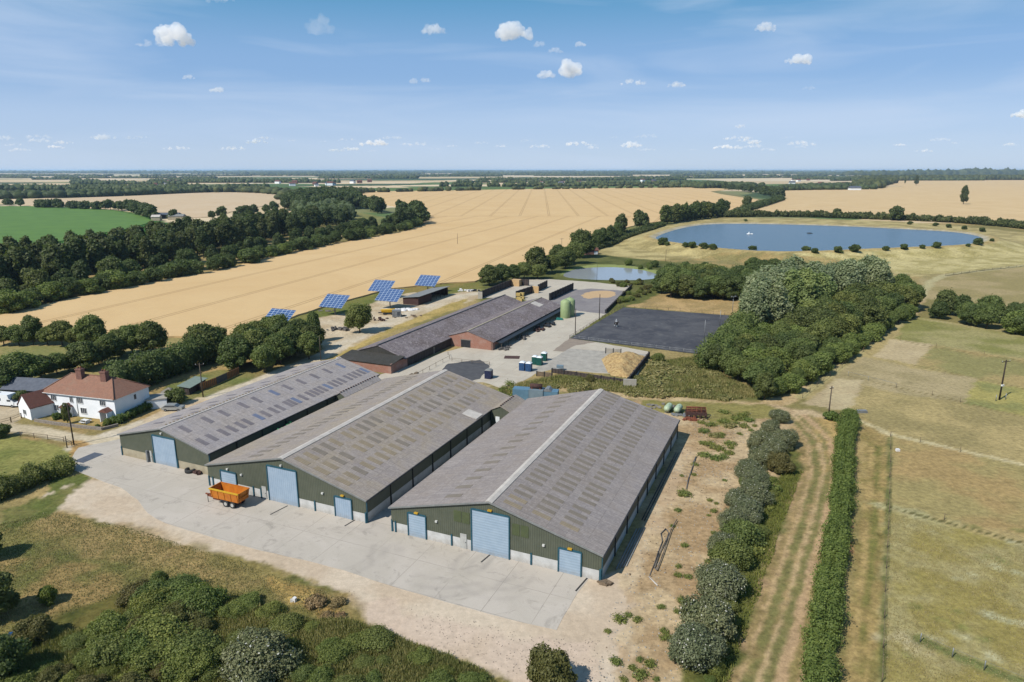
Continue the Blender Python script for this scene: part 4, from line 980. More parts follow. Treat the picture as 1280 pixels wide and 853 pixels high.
def junk(px, py, n, rad, m, label, hh=.6, name='scrap_heap', cat='scrap heap'):
    p = P(px, py); b = MB()
    for i in range(n):
        Mx = Matrix.Translation((random.uniform(-rad, rad), random.uniform(-rad * .5, rad * .5), random.uniform(0.05, hh * .5))) @ Matrix.Rotation(random.uniform(0, 3), 4, 'Z') @ Matrix.Rotation(random.uniform(-.3, .3), 4, 'X')
        a_ = random.uniform(.2, .7) * min(1, rad); b.box(-a_, a_, -random.uniform(.1, .5) * min(1, rad), .3, -.15, random.uniform(.05, hh), Mx)
    return tag(b.build(name, m, None, loc=(p.x, p.y, 0)), label, cat)
junk(424, 413, 26, 3.6, M['greyjunk'], 'dark grey scrap pile left of the lone tree', .9)
junk(408, 389, 12, 3, M['concd'], 'pale scrap under the second solar tracker', .4)
junk(470, 400, 16, 4, M['rustdark'], 'brown scrap row right of the lone tree', .6)
junk(512, 396, 14, 5, M['timber'], 'line of old timber along the track', .3, 'timber_stack', 'timber')
junk(584, 364, 14, 3.5, M['white_mat'], 'white and grey rubbish near the end of the sleeper wall', .8, 'rubbish_heap', 'rubbish')
junk(592, 364, 10, 2.5, M['steel_dark'], 'dark rubbish beside the white rubbish', .8, 'rubbish_heap', 'rubbish')
junk(527, 470, 18, 4, M['timber'], 'row of timber offcuts beside the left brick barn', .35, 'timber_stack', 'timber')
junk(450, 465, 16, 3.5, M['stone'], 'rubble against the end wall of the left brick barn', .4, 'rubble_heap', 'rubble')

# ================================================================== solar trackers
sol = [(348, 396, 'leftmost blue solar tracker rising behind the tree clump'), (418, 376.5, 'blue solar tracker second from the left above pale scrap'), (477, 357.5, 'blue solar tracker third from the left, behind its neighbour'),
       (487, 369, 'blue solar tracker overlapping the one behind it, nearest the yellow machine'), (534.5, 351, 'rightmost blue solar tracker behind the open shed')]
for i, (px, py, lb_) in enumerate(sol):
    p = P(px, py, 5.2)
    t = thing('solar_tracker', lb_, 'solar panel', (p.x, p.y, 0), R(-22), 'tilted solar trackers on posts')
    MB().cyl((0, 0, 0), (0, 0, 5.0), .25, .2, 12).build('post', M['galv'], t)
    Mx = Matrix.Translation((0, 0, 5.2)) @ Matrix.Rotation(R(33), 4, 'X')
    pn = MB().box(-4.98, 4.98, -3.5, 3.5, -.04, .04).build('panel', M['panel'], t); pn.matrix_local = Mx
    fr = MB()
    for q_ in (-3, -1, 1, 3): fr.box(-4.9, 4.9, q_ - .06, q_ + .06, -.18, -.05)
    for q_ in (-2.5, 2.5): fr.box(q_ - .08, q_ + .08, -3.4, 3.4, -.32, -.19)
    fo = fr.build('frame', M['galv'], t); fo.matrix_local = Mx

# ================================================================== house
HF = P(146.3, 526.5); HL = P(52, 489, 5.0); HR_ = P(179.3, 507.5)
ax = (HF - Vector((HL.x, HL.y, 0))); WH = Vector((ax.x, ax.y)).length; hz_ = math.atan2(ax.y, ax.x)
dp = Vector((HR_.x - HF.x, HR_.y - HF.y)).length; dp = min(dp, 9.5)
t = thing('farmhouse', 'long white rendered farmhouse with hipped red tiled roof and two brick chimneys', 'house', (HL.x, HL.y, 0), hz_)
Wd, Dh, EV, RG = WH, dp, 4.9, 8.0
MB().box(0, Wd, 0, Dh, 0, EV).build('wall', M['white'], t)
ov = .35; hp = Dh / 2
r = MB(); a_ = (-ov, -ov, EV - .08); b_ = (Wd + ov, -ov, EV - .08); c_ = (Wd + ov, Dh + ov, EV - .08); d_ = (-ov, Dh + ov, EV - .08); e_ = (hp * .75, Dh / 2, RG); f_ = (Wd - hp, Dh / 2, RG)
r.add([a_, b_, c_, d_, e_, f_], [(0, 1, 5, 4), (1, 2, 5), (2, 3, 4, 5), (3, 0, 4), (3, 2, 1, 0)])
rf = r.build('roof', M['tile'], t)
for cx, cz in ((Wd * .36, 9.6), (Wd * .70, 9.5)):
    ch = MB().box(cx - .75, cx + .75, Dh / 2 - 1.3, Dh / 2 - .3, 6.6, cz).box(cx - .85, cx + .85, Dh / 2 - 1.4, Dh / 2 - .2, cz - .3, cz - .1).build('chimney', M['chim'], rf)
    MB().cyl((cx - .35, Dh / 2 - .8, cz), (cx - .35, Dh / 2 - .8, cz + .45), .15, .13, 8).cyl((cx + .35, Dh / 2 - .8, cz), (cx + .35, Dh / 2 - .8, cz + .45), .15, .13, 8).build('chimney_pot', M['rust'], ch)
rt = MB().tube([(e_[0], e_[1], RG + .05), (f_[0], f_[1], RG + .05)], .13, 6).tube([(Wd + ov, -ov, EV), (f_[0], f_[1], RG + .05)], .11, 6).tube([(Wd + ov, Dh + ov, EV), (f_[0], f_[1], RG + .05)], .11, 6).tube([(-ov, -ov, EV), (e_[0], e_[1], RG + .05)], .11, 6)
rt.build('ridge_tiles', M['tile'], rf)
def win(par, x0, x1, z0, z1, y=0.0, sx=1, mull=1):
    fr = MB(); fr.box(x0 - .07, x0, y - .07, y, z0 - .07, z1 + .07).box(x1, x1 + .07, y - .07, y, z0 - .07, z1 + .07).box(x0, x1, y - .07, y, z1, z1 + .07).box(x0 - .05, x1 + .05, y - .12, y, z0 - .1, z0)
    for i in range(mull):
        xm = x0 + (x1 - x0) * (i + 1) / (mull + 1); fr.box(xm - .03, xm + .03, y - .065, y, z0, z1)
    f = fr.build('window', M['frame_w'], par)
    MB().box(x0, x1, y - .03, y + .01, z0, z1).build('pane', M['glass'], f)
for k in (.16, .41, .53, .84): win(t, Wd * k - .7 if k != .41 else Wd * k - .4, Wd * k + .7 if k != .41 else Wd * k + .4, 3.2, 4.3, mull=2 if k != .41 else 1)
for k in (.17, .56, .83): win(t, Wd * k - .75, Wd * k + .75, .9, 2.1, mull=2)
for k in (.36, .905):
    cx = Wd * k
    pc = MB().box(cx - 1.0, cx - .85, -1.5, 0, 0, 2.3).box(cx + .85, cx + 1.0, -1.5, 0, 0, 2.3).box(cx - 1, cx + 1, -.06, 0, 0, 2.4).build('porch', M['white'], t)
    MB().hexa([(cx - 1.2, -1.7, 2.3), (cx + 1.2, -1.7, 2.3), (cx + 1.2, 0, 2.3), (cx - 1.2, 0, 2.3), (cx - .1, -1.6, 3.0), (cx + .1, -1.6, 3.0), (cx + .1, 0, 3.0), (cx - .1, 0, 3.0)]).build('porch_roof', M['tile2'], pc)
    MB().box(cx - .45, cx + .45, -.12, -.07, .05, 2.05).build('door', M['pvc'], t)
dw_ = MB().box(Wd, Wd + .04, Dh * .55, Dh * .55 + .6, 3.1, 4.2).build('window', M['glass'], t)
MB().tube([(Wd * .48, -.08, 0), (Wd * .48, -.08, EV - .1)], .06, 6).build('downpipe', M['frame_w'], t)
MB().box(-.1, Wd + .1, -.12 - ov, -.02 - ov, EV - .12, EV - .02).build('gutter', M['frame_w'], t)
# annexe in front of the left end
AF = P(25.3, 524.4); AR = P(39.8, 525.5); AB = P(64, 518.8)
ux = Vector((AR.x - AF.x, AR.y - AF.y)); wA = ux.length; va = Vector((AB.x - AR.x, AB.y - AR.y)); lA = va.length + 3
rzA = math.atan2(va.y, va.x) - math.pi / 2
t = thing('white_annexe', 'small white gabled annexe with brown tiled roof joined to the left of the farmhouse', 'annexe', (AR.x, AR.y, 0), rzA)
wA = 5.0
w_ = MB(); w_.extr([(-wA, 0), (0, 0), (0, 2.7), (-wA / 2, 5.2), (-wA, 2.7)], 'y', 0, lA); w_.build('wall', M['white'], t)
r = MB(); r.extr([(-wA - .25, 2.52), (-wA / 2, 5.25), (-wA / 2, 5.4), (-wA - .25, 2.67)], 'y', -.15, lA); r.extr([(-wA / 2, 5.25), (.25, 2.52), (.25, 2.67), (-wA / 2, 5.4)], 'y', -.15, lA)
r.build('roof', M['tile2'], t)
win(t, -wA / 2 - .6, -wA / 2 + .6, .9, 1.9)
f = MB().box(0, .06, 5, 6.6, .9, 2).box(0, .06, 8.5, 9.4, .3, 2.1).build('window', M['frame_w'], t); MB().box(.05, .08, 5.1, 6.5, 1, 1.9).build('pane', M['glass'], f)
# slate outbuilding
p = P(34, 500); t = thing('slate_outbuilding', 'low outbuilding with grey slate roof behind the white annexe', 'outbuilding', (p.x, p.y, 0), R(-8))
MB().box(-6, 9, 0, 6, 0, 2.4).build('wall', M['timber_d'], t)
MB().extr([(-.4, 2.3), (3, 4.3), (6.4, 2.3), (6.4, 2.42), (3, 4.45), (-.4, 2.42)], 'x', -6.4, 9.4).build('roof', M['slate'], t)
# garage / little outbuildings right of the house
p = P(197, 511); t = thing('flat_garage', 'small white garage with flat grey roof beside the parked silver car', 'garage', (p.x, p.y, 0), R(20))
MB().box(-2, 2, 0, 4, 0, 2.1).build('wall', M['white'], t); MB().box(-2.15, 2.15, -.15, 4.15, 2.1, 2.28).build('roof', M['conc'], t); MB().box(2.0, 2.05, .6, 3.2, .05, 1.9).build('door', M['slate'], t)
p = P(231, 494); q_ = P(252, 482); t = thing('green_roof_shed', 'long garden shed with pale green roof beyond the silver car', 'shed', (p.x, p.y, 0), math.atan2((q_ - p).y, (q_ - p).x)); GL = (q_ - p).length
MB().box(0, GL, -1.2, 1.2, 0, 1.9).build('wall', M['timber_d'], t); MB().hexa([(-.3, -1.7, 1.8), (GL + .3, -1.7, 1.8), (GL + .3, 1.6, 2.2), (-.3, 1.6, 2.2), (-.3, -1.7, 1.9), (GL + .3, -1.7, 1.9), (GL + .3, 1.6, 2.3), (-.3, 1.6, 2.3)]).build('roof', simple('green_felt', C(146, 160, 148), C(128, 144, 134)), t)
p = P(214, 500); t = thing('garden_shed', 'little brown garden shed with pale roof among shrubs behind the garage', 'shed', (p.x, p.y, 0), R(40))
MB().box(-1.5, 1.5, -1.2, 1.2, 0, 1.9).build('wall', M['rustdark'], t); MB().extr([(-1.8, 1.8), (0, 2.6), (1.8, 1.8), (1.8, 1.9), (0, 2.72), (-1.8, 1.9)], 'y', -1.4, 1.4).build('roof', M['concd'], t)
def board_fence(pa, pb, h, m, label, n=8, name='board_fence'):
    a, b = P(*pa), P(*pb); d = b - a; Ld = d.length
    t = thing(name, label, 'fence', (a.x, a.y, 0), math.atan2(d.y, d.x))
    MB().box(0, Ld, -.03, .03, .05, h).build('board_panel', m, t)
    for i in range(n + 1): MB().box(Ld * i / n - .06, Ld * i / n + .06, -.1, -.03, 0, h + .08).build('post', M['timber'], t)
board_fence((251, 489), (271, 481), 1.9, M['timber_o'], 'orange board fence right of the green roofed shed')
board_fence((271, 481), (284, 475), 1.9, M['slate'], 'grey board fence between two orange fence runs')
board_fence((284, 475), (299, 468), 1.9, M['timber_o'], 'orange board fence running into the dark trees')
# post fences
def rail_fence(pts, h, step, label, rails=2, m='timber', r_=.06, name='post_and_rail_fence', rail_r=.04, railm=None, group=None):
    g = [G(*q) for q in pts]
    t = thing(name, label, 'fence', g[0], 0, group)
    o = g[0]; posts = []
    for a, b in zip(g[:-1], g[1:]):
        n = max(1, int((b - a).length / step))
        for i in range(n + (1 if b is g[-1] else 0)): posts.append(a.lerp(b, i / n))
    for q in posts[:100]:
        zt = tz(q.x, q.y); MB().cyl(Vector((q.x - o.x, q.y - o.y, zt - o.z)), Vector((q.x - o.x, q.y - o.y, zt - o.z + h)), r_, r_, 5).build('post', M[m], t)
    rb = MB()
    for k in range(rails):
        z = h * (.9 - .38 * k)
        rb.tube([Vector((q.x - o.x, q.y - o.y, tz(q.x, q.y) - o.z + z)) for q in posts], rail_r, 4)
    rb.build('rails', M[railm or m], t)
    return t
rail_fence([(-8, 534), (14, 528), (27, 523)], 1.2, 2.2, 'dark picket fence along the drive left of the annexe', 2, 'timber', .12)
rail_fence([(-5, 546), (26, 546), (60, 550), (80, 553), (90, 558)], 1.1, 3.0, 'brown post and rail fence between lane and paddock', 2)
rail_fence([(712, 424), (760, 430), (820, 437), (872, 444)], 1.4, 3.2, 'pale rail fence along the near side of the riding arena', 2, 'galv', .06, rail_r=.06)
rail_fence([(712, 424), (745, 403), (779, 384.5)], 1.2, 3.2, 'fence along the left side of the riding arena', 2, 'timber')
rail_fence([(779, 384.5), (850, 389), (920, 395)], 1.1, 4, 'fence along the far side of the riding arena', 1, 'timber', rail_r=.03)
rail_fence([(1125, 426), (1170, 433), (1230, 443), (1290, 455)], 1.1, 9, 'thin wire fence below the greenish upper paddock', 1, 'timber', .045, rail_r=.012, name='wire_fence')
rail_fence([(1060, 470), (1085, 476), (1120, 485)], 1.2, 5, 'short pale tape fence in the bare paddock', 1, 'galv', .045, rail_r=.03, name='wire_fence')
rail_fence([(1120, 485), (1165, 494), (1200, 503), (1290, 524)], 1.1, 8, 'wire fence crossing below the twin pole', 1, 'timber', .045, rail_r=.012, name='wire_fence')
rail_fence([(1113, 545), (1150, 553), (1200, 565), (1290, 587)], 1.1, 8, 'wire fence along the pale worn strip in the paddocks', 1, 'timber', .045, rail_r=.012, name='wire_fence')
rail_fence([(1113, 546), (1111, 640), (1106, 740), (1102, 853)], 1.1, 6, 'straight wire fence running down the paddock edge beside the hedge', 2, 'timber', .05, rail_r=.014, name='wire_fence')
rail_fence([(1108, 632), (1180, 650), (1290, 684)], 1.1, 7, 'wire fence between the brown and the greener lower paddock', 1, 'timber', .045, rail_r=.012, name='wire_fence')
rail_fence([(1150, 803), (1190, 822), (1230, 838), (1290, 862)], 1.2, 5, 'wire fence with pale posts at the lower right corner', 1, 'galv', .06, rail_r=.012, name='wire_fence')
rail_fence([(1003, 498), (1045, 465), (1085, 435), (1112, 413)], 1.2, 5, 'wire fence between the wood track and the paddocks', 2, 'timber', .06, rail_r=.02, name='wire_fence')
rail_fence([(1182, 345), (1230, 338.5), (1290, 332)], 1.2, 7, 'fence at the foot of the reservoir bank on the right', 2, 'timber', .08, rail_r=.04)
rail_fence([(505, 483), (520, 472), (545, 458), (562, 449), (560, 444)], 1.1, 3.5, 'old fence beside the dark tarmac', 1, 'timber')
rail_fence([(565, 452), (590, 455), (612, 457)], 1.1, 3, 'fence between barn gable and dark tarmac', 2, 'timber')

# garden bits
gw = PL([(44, 527), (68, 531), (100, 535), (128, 538), (148, 533)])
b = MB()
for (ax_, ay_), (bx_, by_) in zip(gw[:-1], gw[1:]):
    d = Vector((bx_ - ax_, by_ - ay_)); Mx = Matrix.Translation((ax_, ay_, 0)) @ Matrix.Rotation(math.atan2(d.y, d.x), 4, 'Z'); b.box(0, d.length, -.2, .2, 0, .6, Mx)
tag(b.build('garden_wall', M['stone'], None), 'low stone wall in front of the farmhouse garden', 'wall')
p = P(107, 529); t = thing('garden_table', 'white garden table with two benches on the farmhouse lawn', 'table', (p.x, p.y, 0), R(-20))
MB().box(-.8, .8, -.4, .4, .7, .76).build('tabletop', M['frame_w'], t)
for sx in (-.65, .65): MB().box(sx - .05, sx + .05, -.5, .5, 0, .7).build('leg', M['frame_w'], t)
for sy in (-.8, .8): MB().box(-.8, .8, sy - .14, sy + .14, .4, .46).build('bench_seat', M['frame_w'], t)

# ================================================================== vehicles
def wheels(t, pts, r_, w_=.24, hub='hub'):
    for x, y in pts:
        wl = MB().cyl((x, y - w_ / 2, r_), (x, y + w_ / 2, r_), r_, r_, 18).build('wheel', M['black'], t)
        MB().cyl((x, y - w_ / 2 - .015, r_), (x, y + w_ / 2 + .015, r_), r_ * .55, r_ * .55, 12).build('rim', M[hub], wl)
p = P(217, 513); t = thing('parked_car', 'silver estate car parked on the drive beside the white garage', 'car', (p.x, p.y, 0), R(2))
prof = [(-2.25, .35), (2.2, .35), (2.28, .75), (2.2, .95), (1.25, 1.0), (.55, 1.42), (-1.35, 1.46), (-2.1, 1.0), (-2.28, .85)]
MB().extr(prof, 'y', -.86, .86).build('body', M['carpaint'], t)
gl = MB().extr([(1.15, 1.0), (.5, 1.38), (-1.3, 1.40), (-1.95, 1.0)], 'y', -.875, .875); gl.hexa([(.62, -.75, 1.36), (1.24, -.8, 1.02), (1.24, .8, 1.02), (.62, .75, 1.36), (.66, -.75, 1.4), (1.3, -.8, 1.03), (1.3, .8, 1.03), (.66, .75, 1.4)])
gl.build('windows', M['glass'], t)
wheels(t, [(-1.4, -.8), (1.4, -.8), (-1.4, .8), (1.4, .8)], .32, .2, 'galv')
for sy in (-.62, .62): MB().box(2.2, 2.29, sy - .15, sy + .15, .66, .82).build('headlight', M['lampglass'], t)
p = P(9, 507); t = thing('motorhome', 'white motorhome with dark windscreen parked on the drive at the left edge', 'motorhome', (p.x, p.y, 0), R(-12))
MB().extr([(-4.5, .45), (3.0, .45), (3.2, 1.3), (2.0, 2.0), (1.7, 2.9), (-4.5, 2.95)], 'y', -1.1, 1.1).build('body', M['whitepaint'], t)
MB().extr([(3.2, .45), (2.9, .45), (2.9, 1.25), (3.2, 1.3), (3.9, 1.1), (4.0, .5)], 'y', -1.0, 1.0).build('bonnet', M['whitepaint'], t)
MB().hexa([(2.05, -.95, 2.0), (3.1, -.95, 1.36), (3.1, .95, 1.36), (2.05, .95, 2.0), (2.1, -.95, 2.05), (3.2, -.95, 1.4), (3.2, .95, 1.4), (2.1, .95, 2.05)]).build('windscreen', M['glass'], t)
MB().box(1.4, 2.4, -1.13, 1.13, 1.4, 1.85).box(-1.2, -.2, -1.13, 1.13, 1.5, 2.1).box(-3.6, -2.6, -1.13, 1.13, 1.5, 2.1).build('side_window', M['glass'], t)
MB().box(-3, -1.5, -.5, .5, 2.95, 3.0).build('roof_panel', M['glass'], t)
wheels(t, [(-2.8, -1.0), (2.6, -1.0), (-2.8, 1.0), (2.6, 1.0)], .36, .24, 'galv')
# trailer
pa = P(261.2, 610.7, 2.75); pb = P(299.8, 619.3, 2.75); d = pb - pa
TL = 5.9
t = thing('tipping_trailer', 'orange tandem axle tipping trailer with yellow top rail parked in front of the middle shed', 'trailer', (pa.x, pa.y, 0), math.atan2(d.y, d.x))
def tub(x0, x1, y0, y1, z0, ix, iy, z1):
    return [(x0 + ix, y0 + iy, z0), (x1 - ix, y0 + iy, z0), (x1 - ix, y1 - iy, z0), (x0 + ix, y1 - iy, z0), (x0, y0, z1), (x1, y0, z1), (x1, y1, z1), (x0, y1, z1)]
o = tub(0, TL, 0, 2.5, 1.15, .25, .15, 2.7); i_ = tub(.07, TL - .07, .07, 2.43, 1.25, .25, .15, 2.7)
tb = MB(); tb.add(o + i_, [(3, 2, 1, 0), (0, 1, 5, 4), (1, 2, 6, 5), (2, 3, 7, 6), (3, 0, 4, 7), (8, 9, 10, 11), (8, 12, 13, 9), (9, 13, 14, 10), (10, 14, 15, 11), (11, 15, 12, 8), (4, 5, 13, 12), (5, 6, 14, 13), (6, 7, 15, 14), (7, 4, 12, 15)])
for k in range(5):
    x = .35 + k * (TL - .7) / 4; tb.hexa([(x - .05, .08, 1.2), (x + .05, .08, 1.2), (x + .05, .2, 1.2), (x - .05, .2, 1.2), (x - .05, -.07, 2.66), (x + .05, -.07, 2.66), (x + .05, .02, 2.66), (x - .05, .02, 2.66)])
tb.build('body', M['orange'], t)
MB().box(-.03, TL + .03, -.09, .1, 2.62, 2.84).build('near_rail', M['yellow'], t)
MB().box(-.03, TL + .03, 2.42, 2.56, 2.66, 2.8).box(-.06, .06, .1, 2.42, 2.66, 2.8).box(TL - .06, TL + .06, .1, 2.42, 2.66, 2.8).build('far_rail', M['orange'], t)
MB().box(TL + .0, TL + .08, .4, .5, 1.4, 2.6).box(TL + .0, TL + .08, 2.0, 2.1, 1.4, 2.6).box(TL - .05, TL + .06, .3, 2.2, 1.8, 1.95).build('tailgate_bars', M['orange'], t)
MB().box(-1.4, TL - .4, .75, .95, .8, 1.1).box(-1.4, TL - .4, 1.55, 1.75, .8, 1.1).box(-2.2, -1.3, 1.15, 1.35, .8, 1.0).box(-1.4, -1.1, .75, 1.75, .8, 1.1).box(.3, 1.6, .3, .5, .8, 1.05).build('chassis', M['rust'], t)
wheels(t, [(3.0, .32), (4.35, .32), (3.0, 2.18), (4.35, 2.18)], .55, .42)
MB().cyl((-.9, .4, 0), (-.9, .4, 1.0), .05, .05, 6).build('jack_leg', M['steel_dark'], t)
# tyre and pallets
p = P(238.5, 590); tb_ = MB()
tb_.lathe([(.62, .0), (.95, .03), (1.0, .3), (.95, .6), (.6, .62), (.56, .3), (.62, 0)], n=22)
tag(tb_.build('tractor_tyre', M['black'], None, loc=(p.x, p.y, .03)), 'large black tractor tyre lying by the cream wall of the first shed', 'tyre')
junk(250, 591, 10, 1.0, M['rustdark'], 'small heap of broken pallets right of the tractor tyre', .4, 'pallet_heap', 'pallets')
# portable toilets
def loo(px, py, m, label, rz=R(-20), roof='loo_top', w_=1.2, h=2.2):
    p = P(px, py); t = thing('portable_toilet', label, 'portable toilet', (p.x, p.y, .034), rz, 'portable toilets by the concrete lane')
    MB().box(-w_ / 2, w_ / 2, -w_ / 2, w_ / 2, 0, h).build('cabin', M[m], t)
    MB().hexa([(-w_ / 2 - .05, -w_ / 2 - .05, h), (w_ / 2 + .05, -w_ / 2 - .05, h), (w_ / 2 + .05, w_ / 2 + .05, h), (-w_ / 2 - .05, w_ / 2 + .05, h), (-w_ / 4, -w_ / 3, h + .28), (w_ / 4, -w_ / 3, h + .28), (w_ / 4, w_ / 3, h + .28), (-w_ / 4, w_ / 3, h + .28)]).build('roof', M[roof], t)
    MB().box(-.4, .4, -w_ / 2 - .05, -w_ / 2, .1, 2.0).build('door', M[m], t)
    MB().cyl((.45, .45, h), (.45, .45, h + .5), .06, .06, 6).build('vent_pipe', M['galv'], t)
loo(611, 473, 'loo_navy', 'lone navy portable toilet with grey roof beside the dark tarmac', roof='gutter', w_=1.7)
loo(653, 463, 'loo_blue', 'blue portable toilet with white roof, left one of the blue pair', w_=1.5)
loo(661, 464, 'loo_blue', 'blue portable toilet with white roof, right one of the blue pair', w_=1.5)
loo(668.5, 455.5, 'loo_green', 'green portable toilet with white roof, leftmost of the green row', w_=1.4)
loo(674.5, 456.5, 'loo_green', 'green portable toilet with white roof, middle of the green row', w_=1.4)
loo(680, 451, 'loo_green', 'green portable toilet with white roof, set back at the right', w_=1.5)
# tanks near shed
p = P(668, 499); t = thing('blue_tank_container', 'pale blue steel container unit behind the link roof', 'container', (p.x, p.y, 0), R(-12))
MB().box(-5, -1.2, -1.2, 1.2, .0, 2.5).build('left_body', M['blue_cont'], t); MB().box(-1.15, 2.2, -1.3, 1.3, 0, 2.6).build('middle_body', M['grey_cont'], t); MB().box(2.25, 5.6, -1.1, 1.3, 0, 2.4).build('right_body', M['blue_cont'], t)
MB().hexa([(2.2, -1.15, 2.4), (4.2, -1.15, 2.4), (4.2, 1.3, 2.4), (2.2, 1.3, 2.4), (3.0, -1.1, 3.1), (3.6, -1.1, 3.1), (3.6, 1.2, 3.1), (3.0, 1.2, 3.1)]).build('hopper', M['galv'], t)
p2 = Matrix.Rotation(R(-12), 4, 'Z') @ Vector((.2, 0, 0))
t2 = thing('rusty_drum', 'rusty brown drum lying on top of the pale blue container', 'drum', (p.x + p2.x, p.y + p2.y, 2.6), R(-12))
MB().cyl((-1.2, 0, .6), (1.6, 0, .6), .6, .6, 16).build('barrel', M['rustdark'], t2)
MB().box(-.9, -.6, -.5, .5, 0, .4).box(1.0, 1.3, -.5, .5, 0, .4).build('cradle', M['rust'], t2)
for i, (px, py, lb_) in enumerate([(835, 514.5, 'pale green gas tank lying behind the right shed, left of the pair'), (847.5, 516, 'pale green gas tank lying behind the right shed, right of the pair')]):
    p = P(px, py); t = thing('gas_tank', lb_, 'gas tank', (p.x, p.y, 0), R(62), 'pale green gas tanks')
    b = MB(); n = 16; prof = [(0, -1.75), (.45, -1.62), (.68, -1.3), (.72, -1.0), (.72, 1.0), (.68, 1.3), (.45, 1.62), (0, 1.75)]
    b.lathe([(max(r_, .001), z) for r_, z in prof], n=18)
    o = b.build('tank', M['tankgreen'], t); o.matrix_local = Matrix.Translation((0, 0, 1.0)) @ Matrix.Rotation(R(90), 4, 'Y')
    MB().cyl((0, 0, 1.65), (0, 0, 1.85), .2, .2, 10).build('valve_dome', M['tankgreen'], t)
    for sx in (-.9, .9): MB().box(sx - .1, sx + .1, -.45, .45, 0, .6).build('leg', M['galv'], t)
p = P(869, 521); t = thing('rusty_harrow', 'rusty roller machine with curved rails behind the right shed corner', 'farm machine', (p.x, p.y, 0), R(-8))
rb = MB()
for k in range(9):
    a_ = math.pi * k / 8; rb.cyl((-1.9, -.9 * math.cos(a_), 1.3 + .9 * math.sin(a_)), (2.1, -.9 * math.cos(a_), 1.3 + .9 * math.sin(a_)), .07, .07, 5)
for x in (-1.9, -.9, .1, 1.1, 2.1):
    for k in range(8):
        a_ = math.pi * k / 8; c_ = math.pi * (k + 1) / 8; rb.cyl((x, -.9 * math.cos(a_), 1.3 + .9 * math.sin(a_)), (x, -.9 * math.cos(c_), 1.3 + .9 * math.sin(c_)), .06, .06, 5)
rb.build('cage', M['rust'], t)
fb = MB().box(-2.1, 2.3, -1, -.85, .6, 1.35).box(-2.1, 2.3, .8, .95, .6, 1.35)
for x in (-2, -1, 0, 1, 2.1): fb.box(x - .06, x + .06, -1.4, 1.4, .0, .7)
for k in range(6): fb.cyl((-2.2 + k * .9, -2.0, .1), (-1.6 + k * .9, -1, .7), .07, .07, 5)
fb.build('frame', M['rustdark'], t)
junk(862, 525, 12, 1.6, M['rust'], 'rusty iron oddments in front of the roller machine', .35)
junk(826, 508, 14, 3, M['concd'], 'pale slabs and pipes behind the right shed roof', .25, 'slab_stack', 'slabs')
junk(852, 519, 10, 2, M['galv'], 'grey metal oddments beside the gas tanks', .4)
# pipes, cable heap, white pipe at right of shed three
def CL(u, d): return (C0[0] + u * math.cos(YAW) - d * math.sin(YAW), C0[1] + u * math.sin(YAW) + d * math.cos(YAW))
for k in range(4):
    a = CL(33.2 + k * .35, 3.5 + k * .4); b_ = CL(33.2 + k * .35, 15 + k * .3)
    tag(MB().cyl((0, 0, .1), (b_[0] - a[0], b_[1] - a[1], .1), .09, .09, 8).build('long_pipe', M['galv'], None, loc=(a[0], a[1], 0)), 'long pale pipe lying along the wall of the right shed', 'pipe', 'pale pipes along the shed wall')
for k in range(2):
    a = CL(33.3 + k * .4, 18); b_ = CL(33.3 + k * .4, 46)
    tag(MB().cyl((0, 0, .1), (b_[0] - a[0], b_[1] - a[1], .1), .08, .08, 8).build('long_pipe', M['steel_dark'], None, loc=(a[0], a[1], 0)), 'long dark pipe lying along the far part of the right shed wall', 'pipe', 'dark pipes along the shed wall')
def hose(pts, r_, m, label, name='cable_heap'):
    g = [P(*q) for q in pts]; o = g[0]; b = MB(); b.tube([Vector((q.x - o.x, q.y - o.y, r_ + .02 * i % 3)) for i, q in enumerate(g)], r_, 5)
    tag(b.build(name, m, None, loc=(o.x, o.y, 0)), label, 'hose')
hose([(812, 720), (817, 708), (823, 690), (828, 678), (826, 668), (832, 662), (836, 668), (832, 678), (824, 694), (818, 712), (821, 715), (829, 694), (835, 676), (839, 664), (846, 652)], .07, M['greyjunk'], 'tangled grey hoses lying on the bare earth')
hose([(822, 733), (811, 722)], .1, M['ridge'], 'short white pipe at the end of the grey hoses', 'white_pipe')
hose([(858, 612), (861, 598), (866, 584), (870, 572), (866, 580)], .1, M['greyjunk'], 'thin dark hose higher up the bare earth slope')
junk(756, 730, 12, .7, M['timber'], 'small rusty oddments at the corner of the right shed', .3, 'rusty_scrap', 'scrap heap')
for px, py, lb_ in ((610, 696, 'black slot drain in front of the tall door of the right shed'), (349, 638, 'black slot drain in front of the tall door of the middle shed'), (441, 652, 'black slot drain by the small right door of the middle shed'), (727, 731, 'black slot drain by the small right door of the right shed')):
    p = P(px, py); tag(MB().box(-.12, .12, -1.7, 1.7, .0, .036).build('slot_drain', M['black'], None, loc=(p.x, p.y, 0), rz=YAW - R(8)), lb_, 'drain')
p = P(640, 447); tag(MB().box(-2.2, 2.2, -1.6, 1.6, 0, .048).build('cattle_grid', M['rustdark'], None, loc=(p.x, p.y, 0), rz=R(-5)), 'brown metal plate set in the concrete lane', 'cover plate')
p = P(104, 572); q0 = P(98, 578); q1 = P(124, 567)
tag(MB().box(0, (q1 - q0).length, -1.2, 1.2, 0, .05).build('road_grid', M['slate'], None, loc=(q0.x, q0.y, 0), rz=math.atan2((q1 - q0).y, (q1 - q0).x)), 'long grey cattle grid across the yard entrance', 'cattle grid')

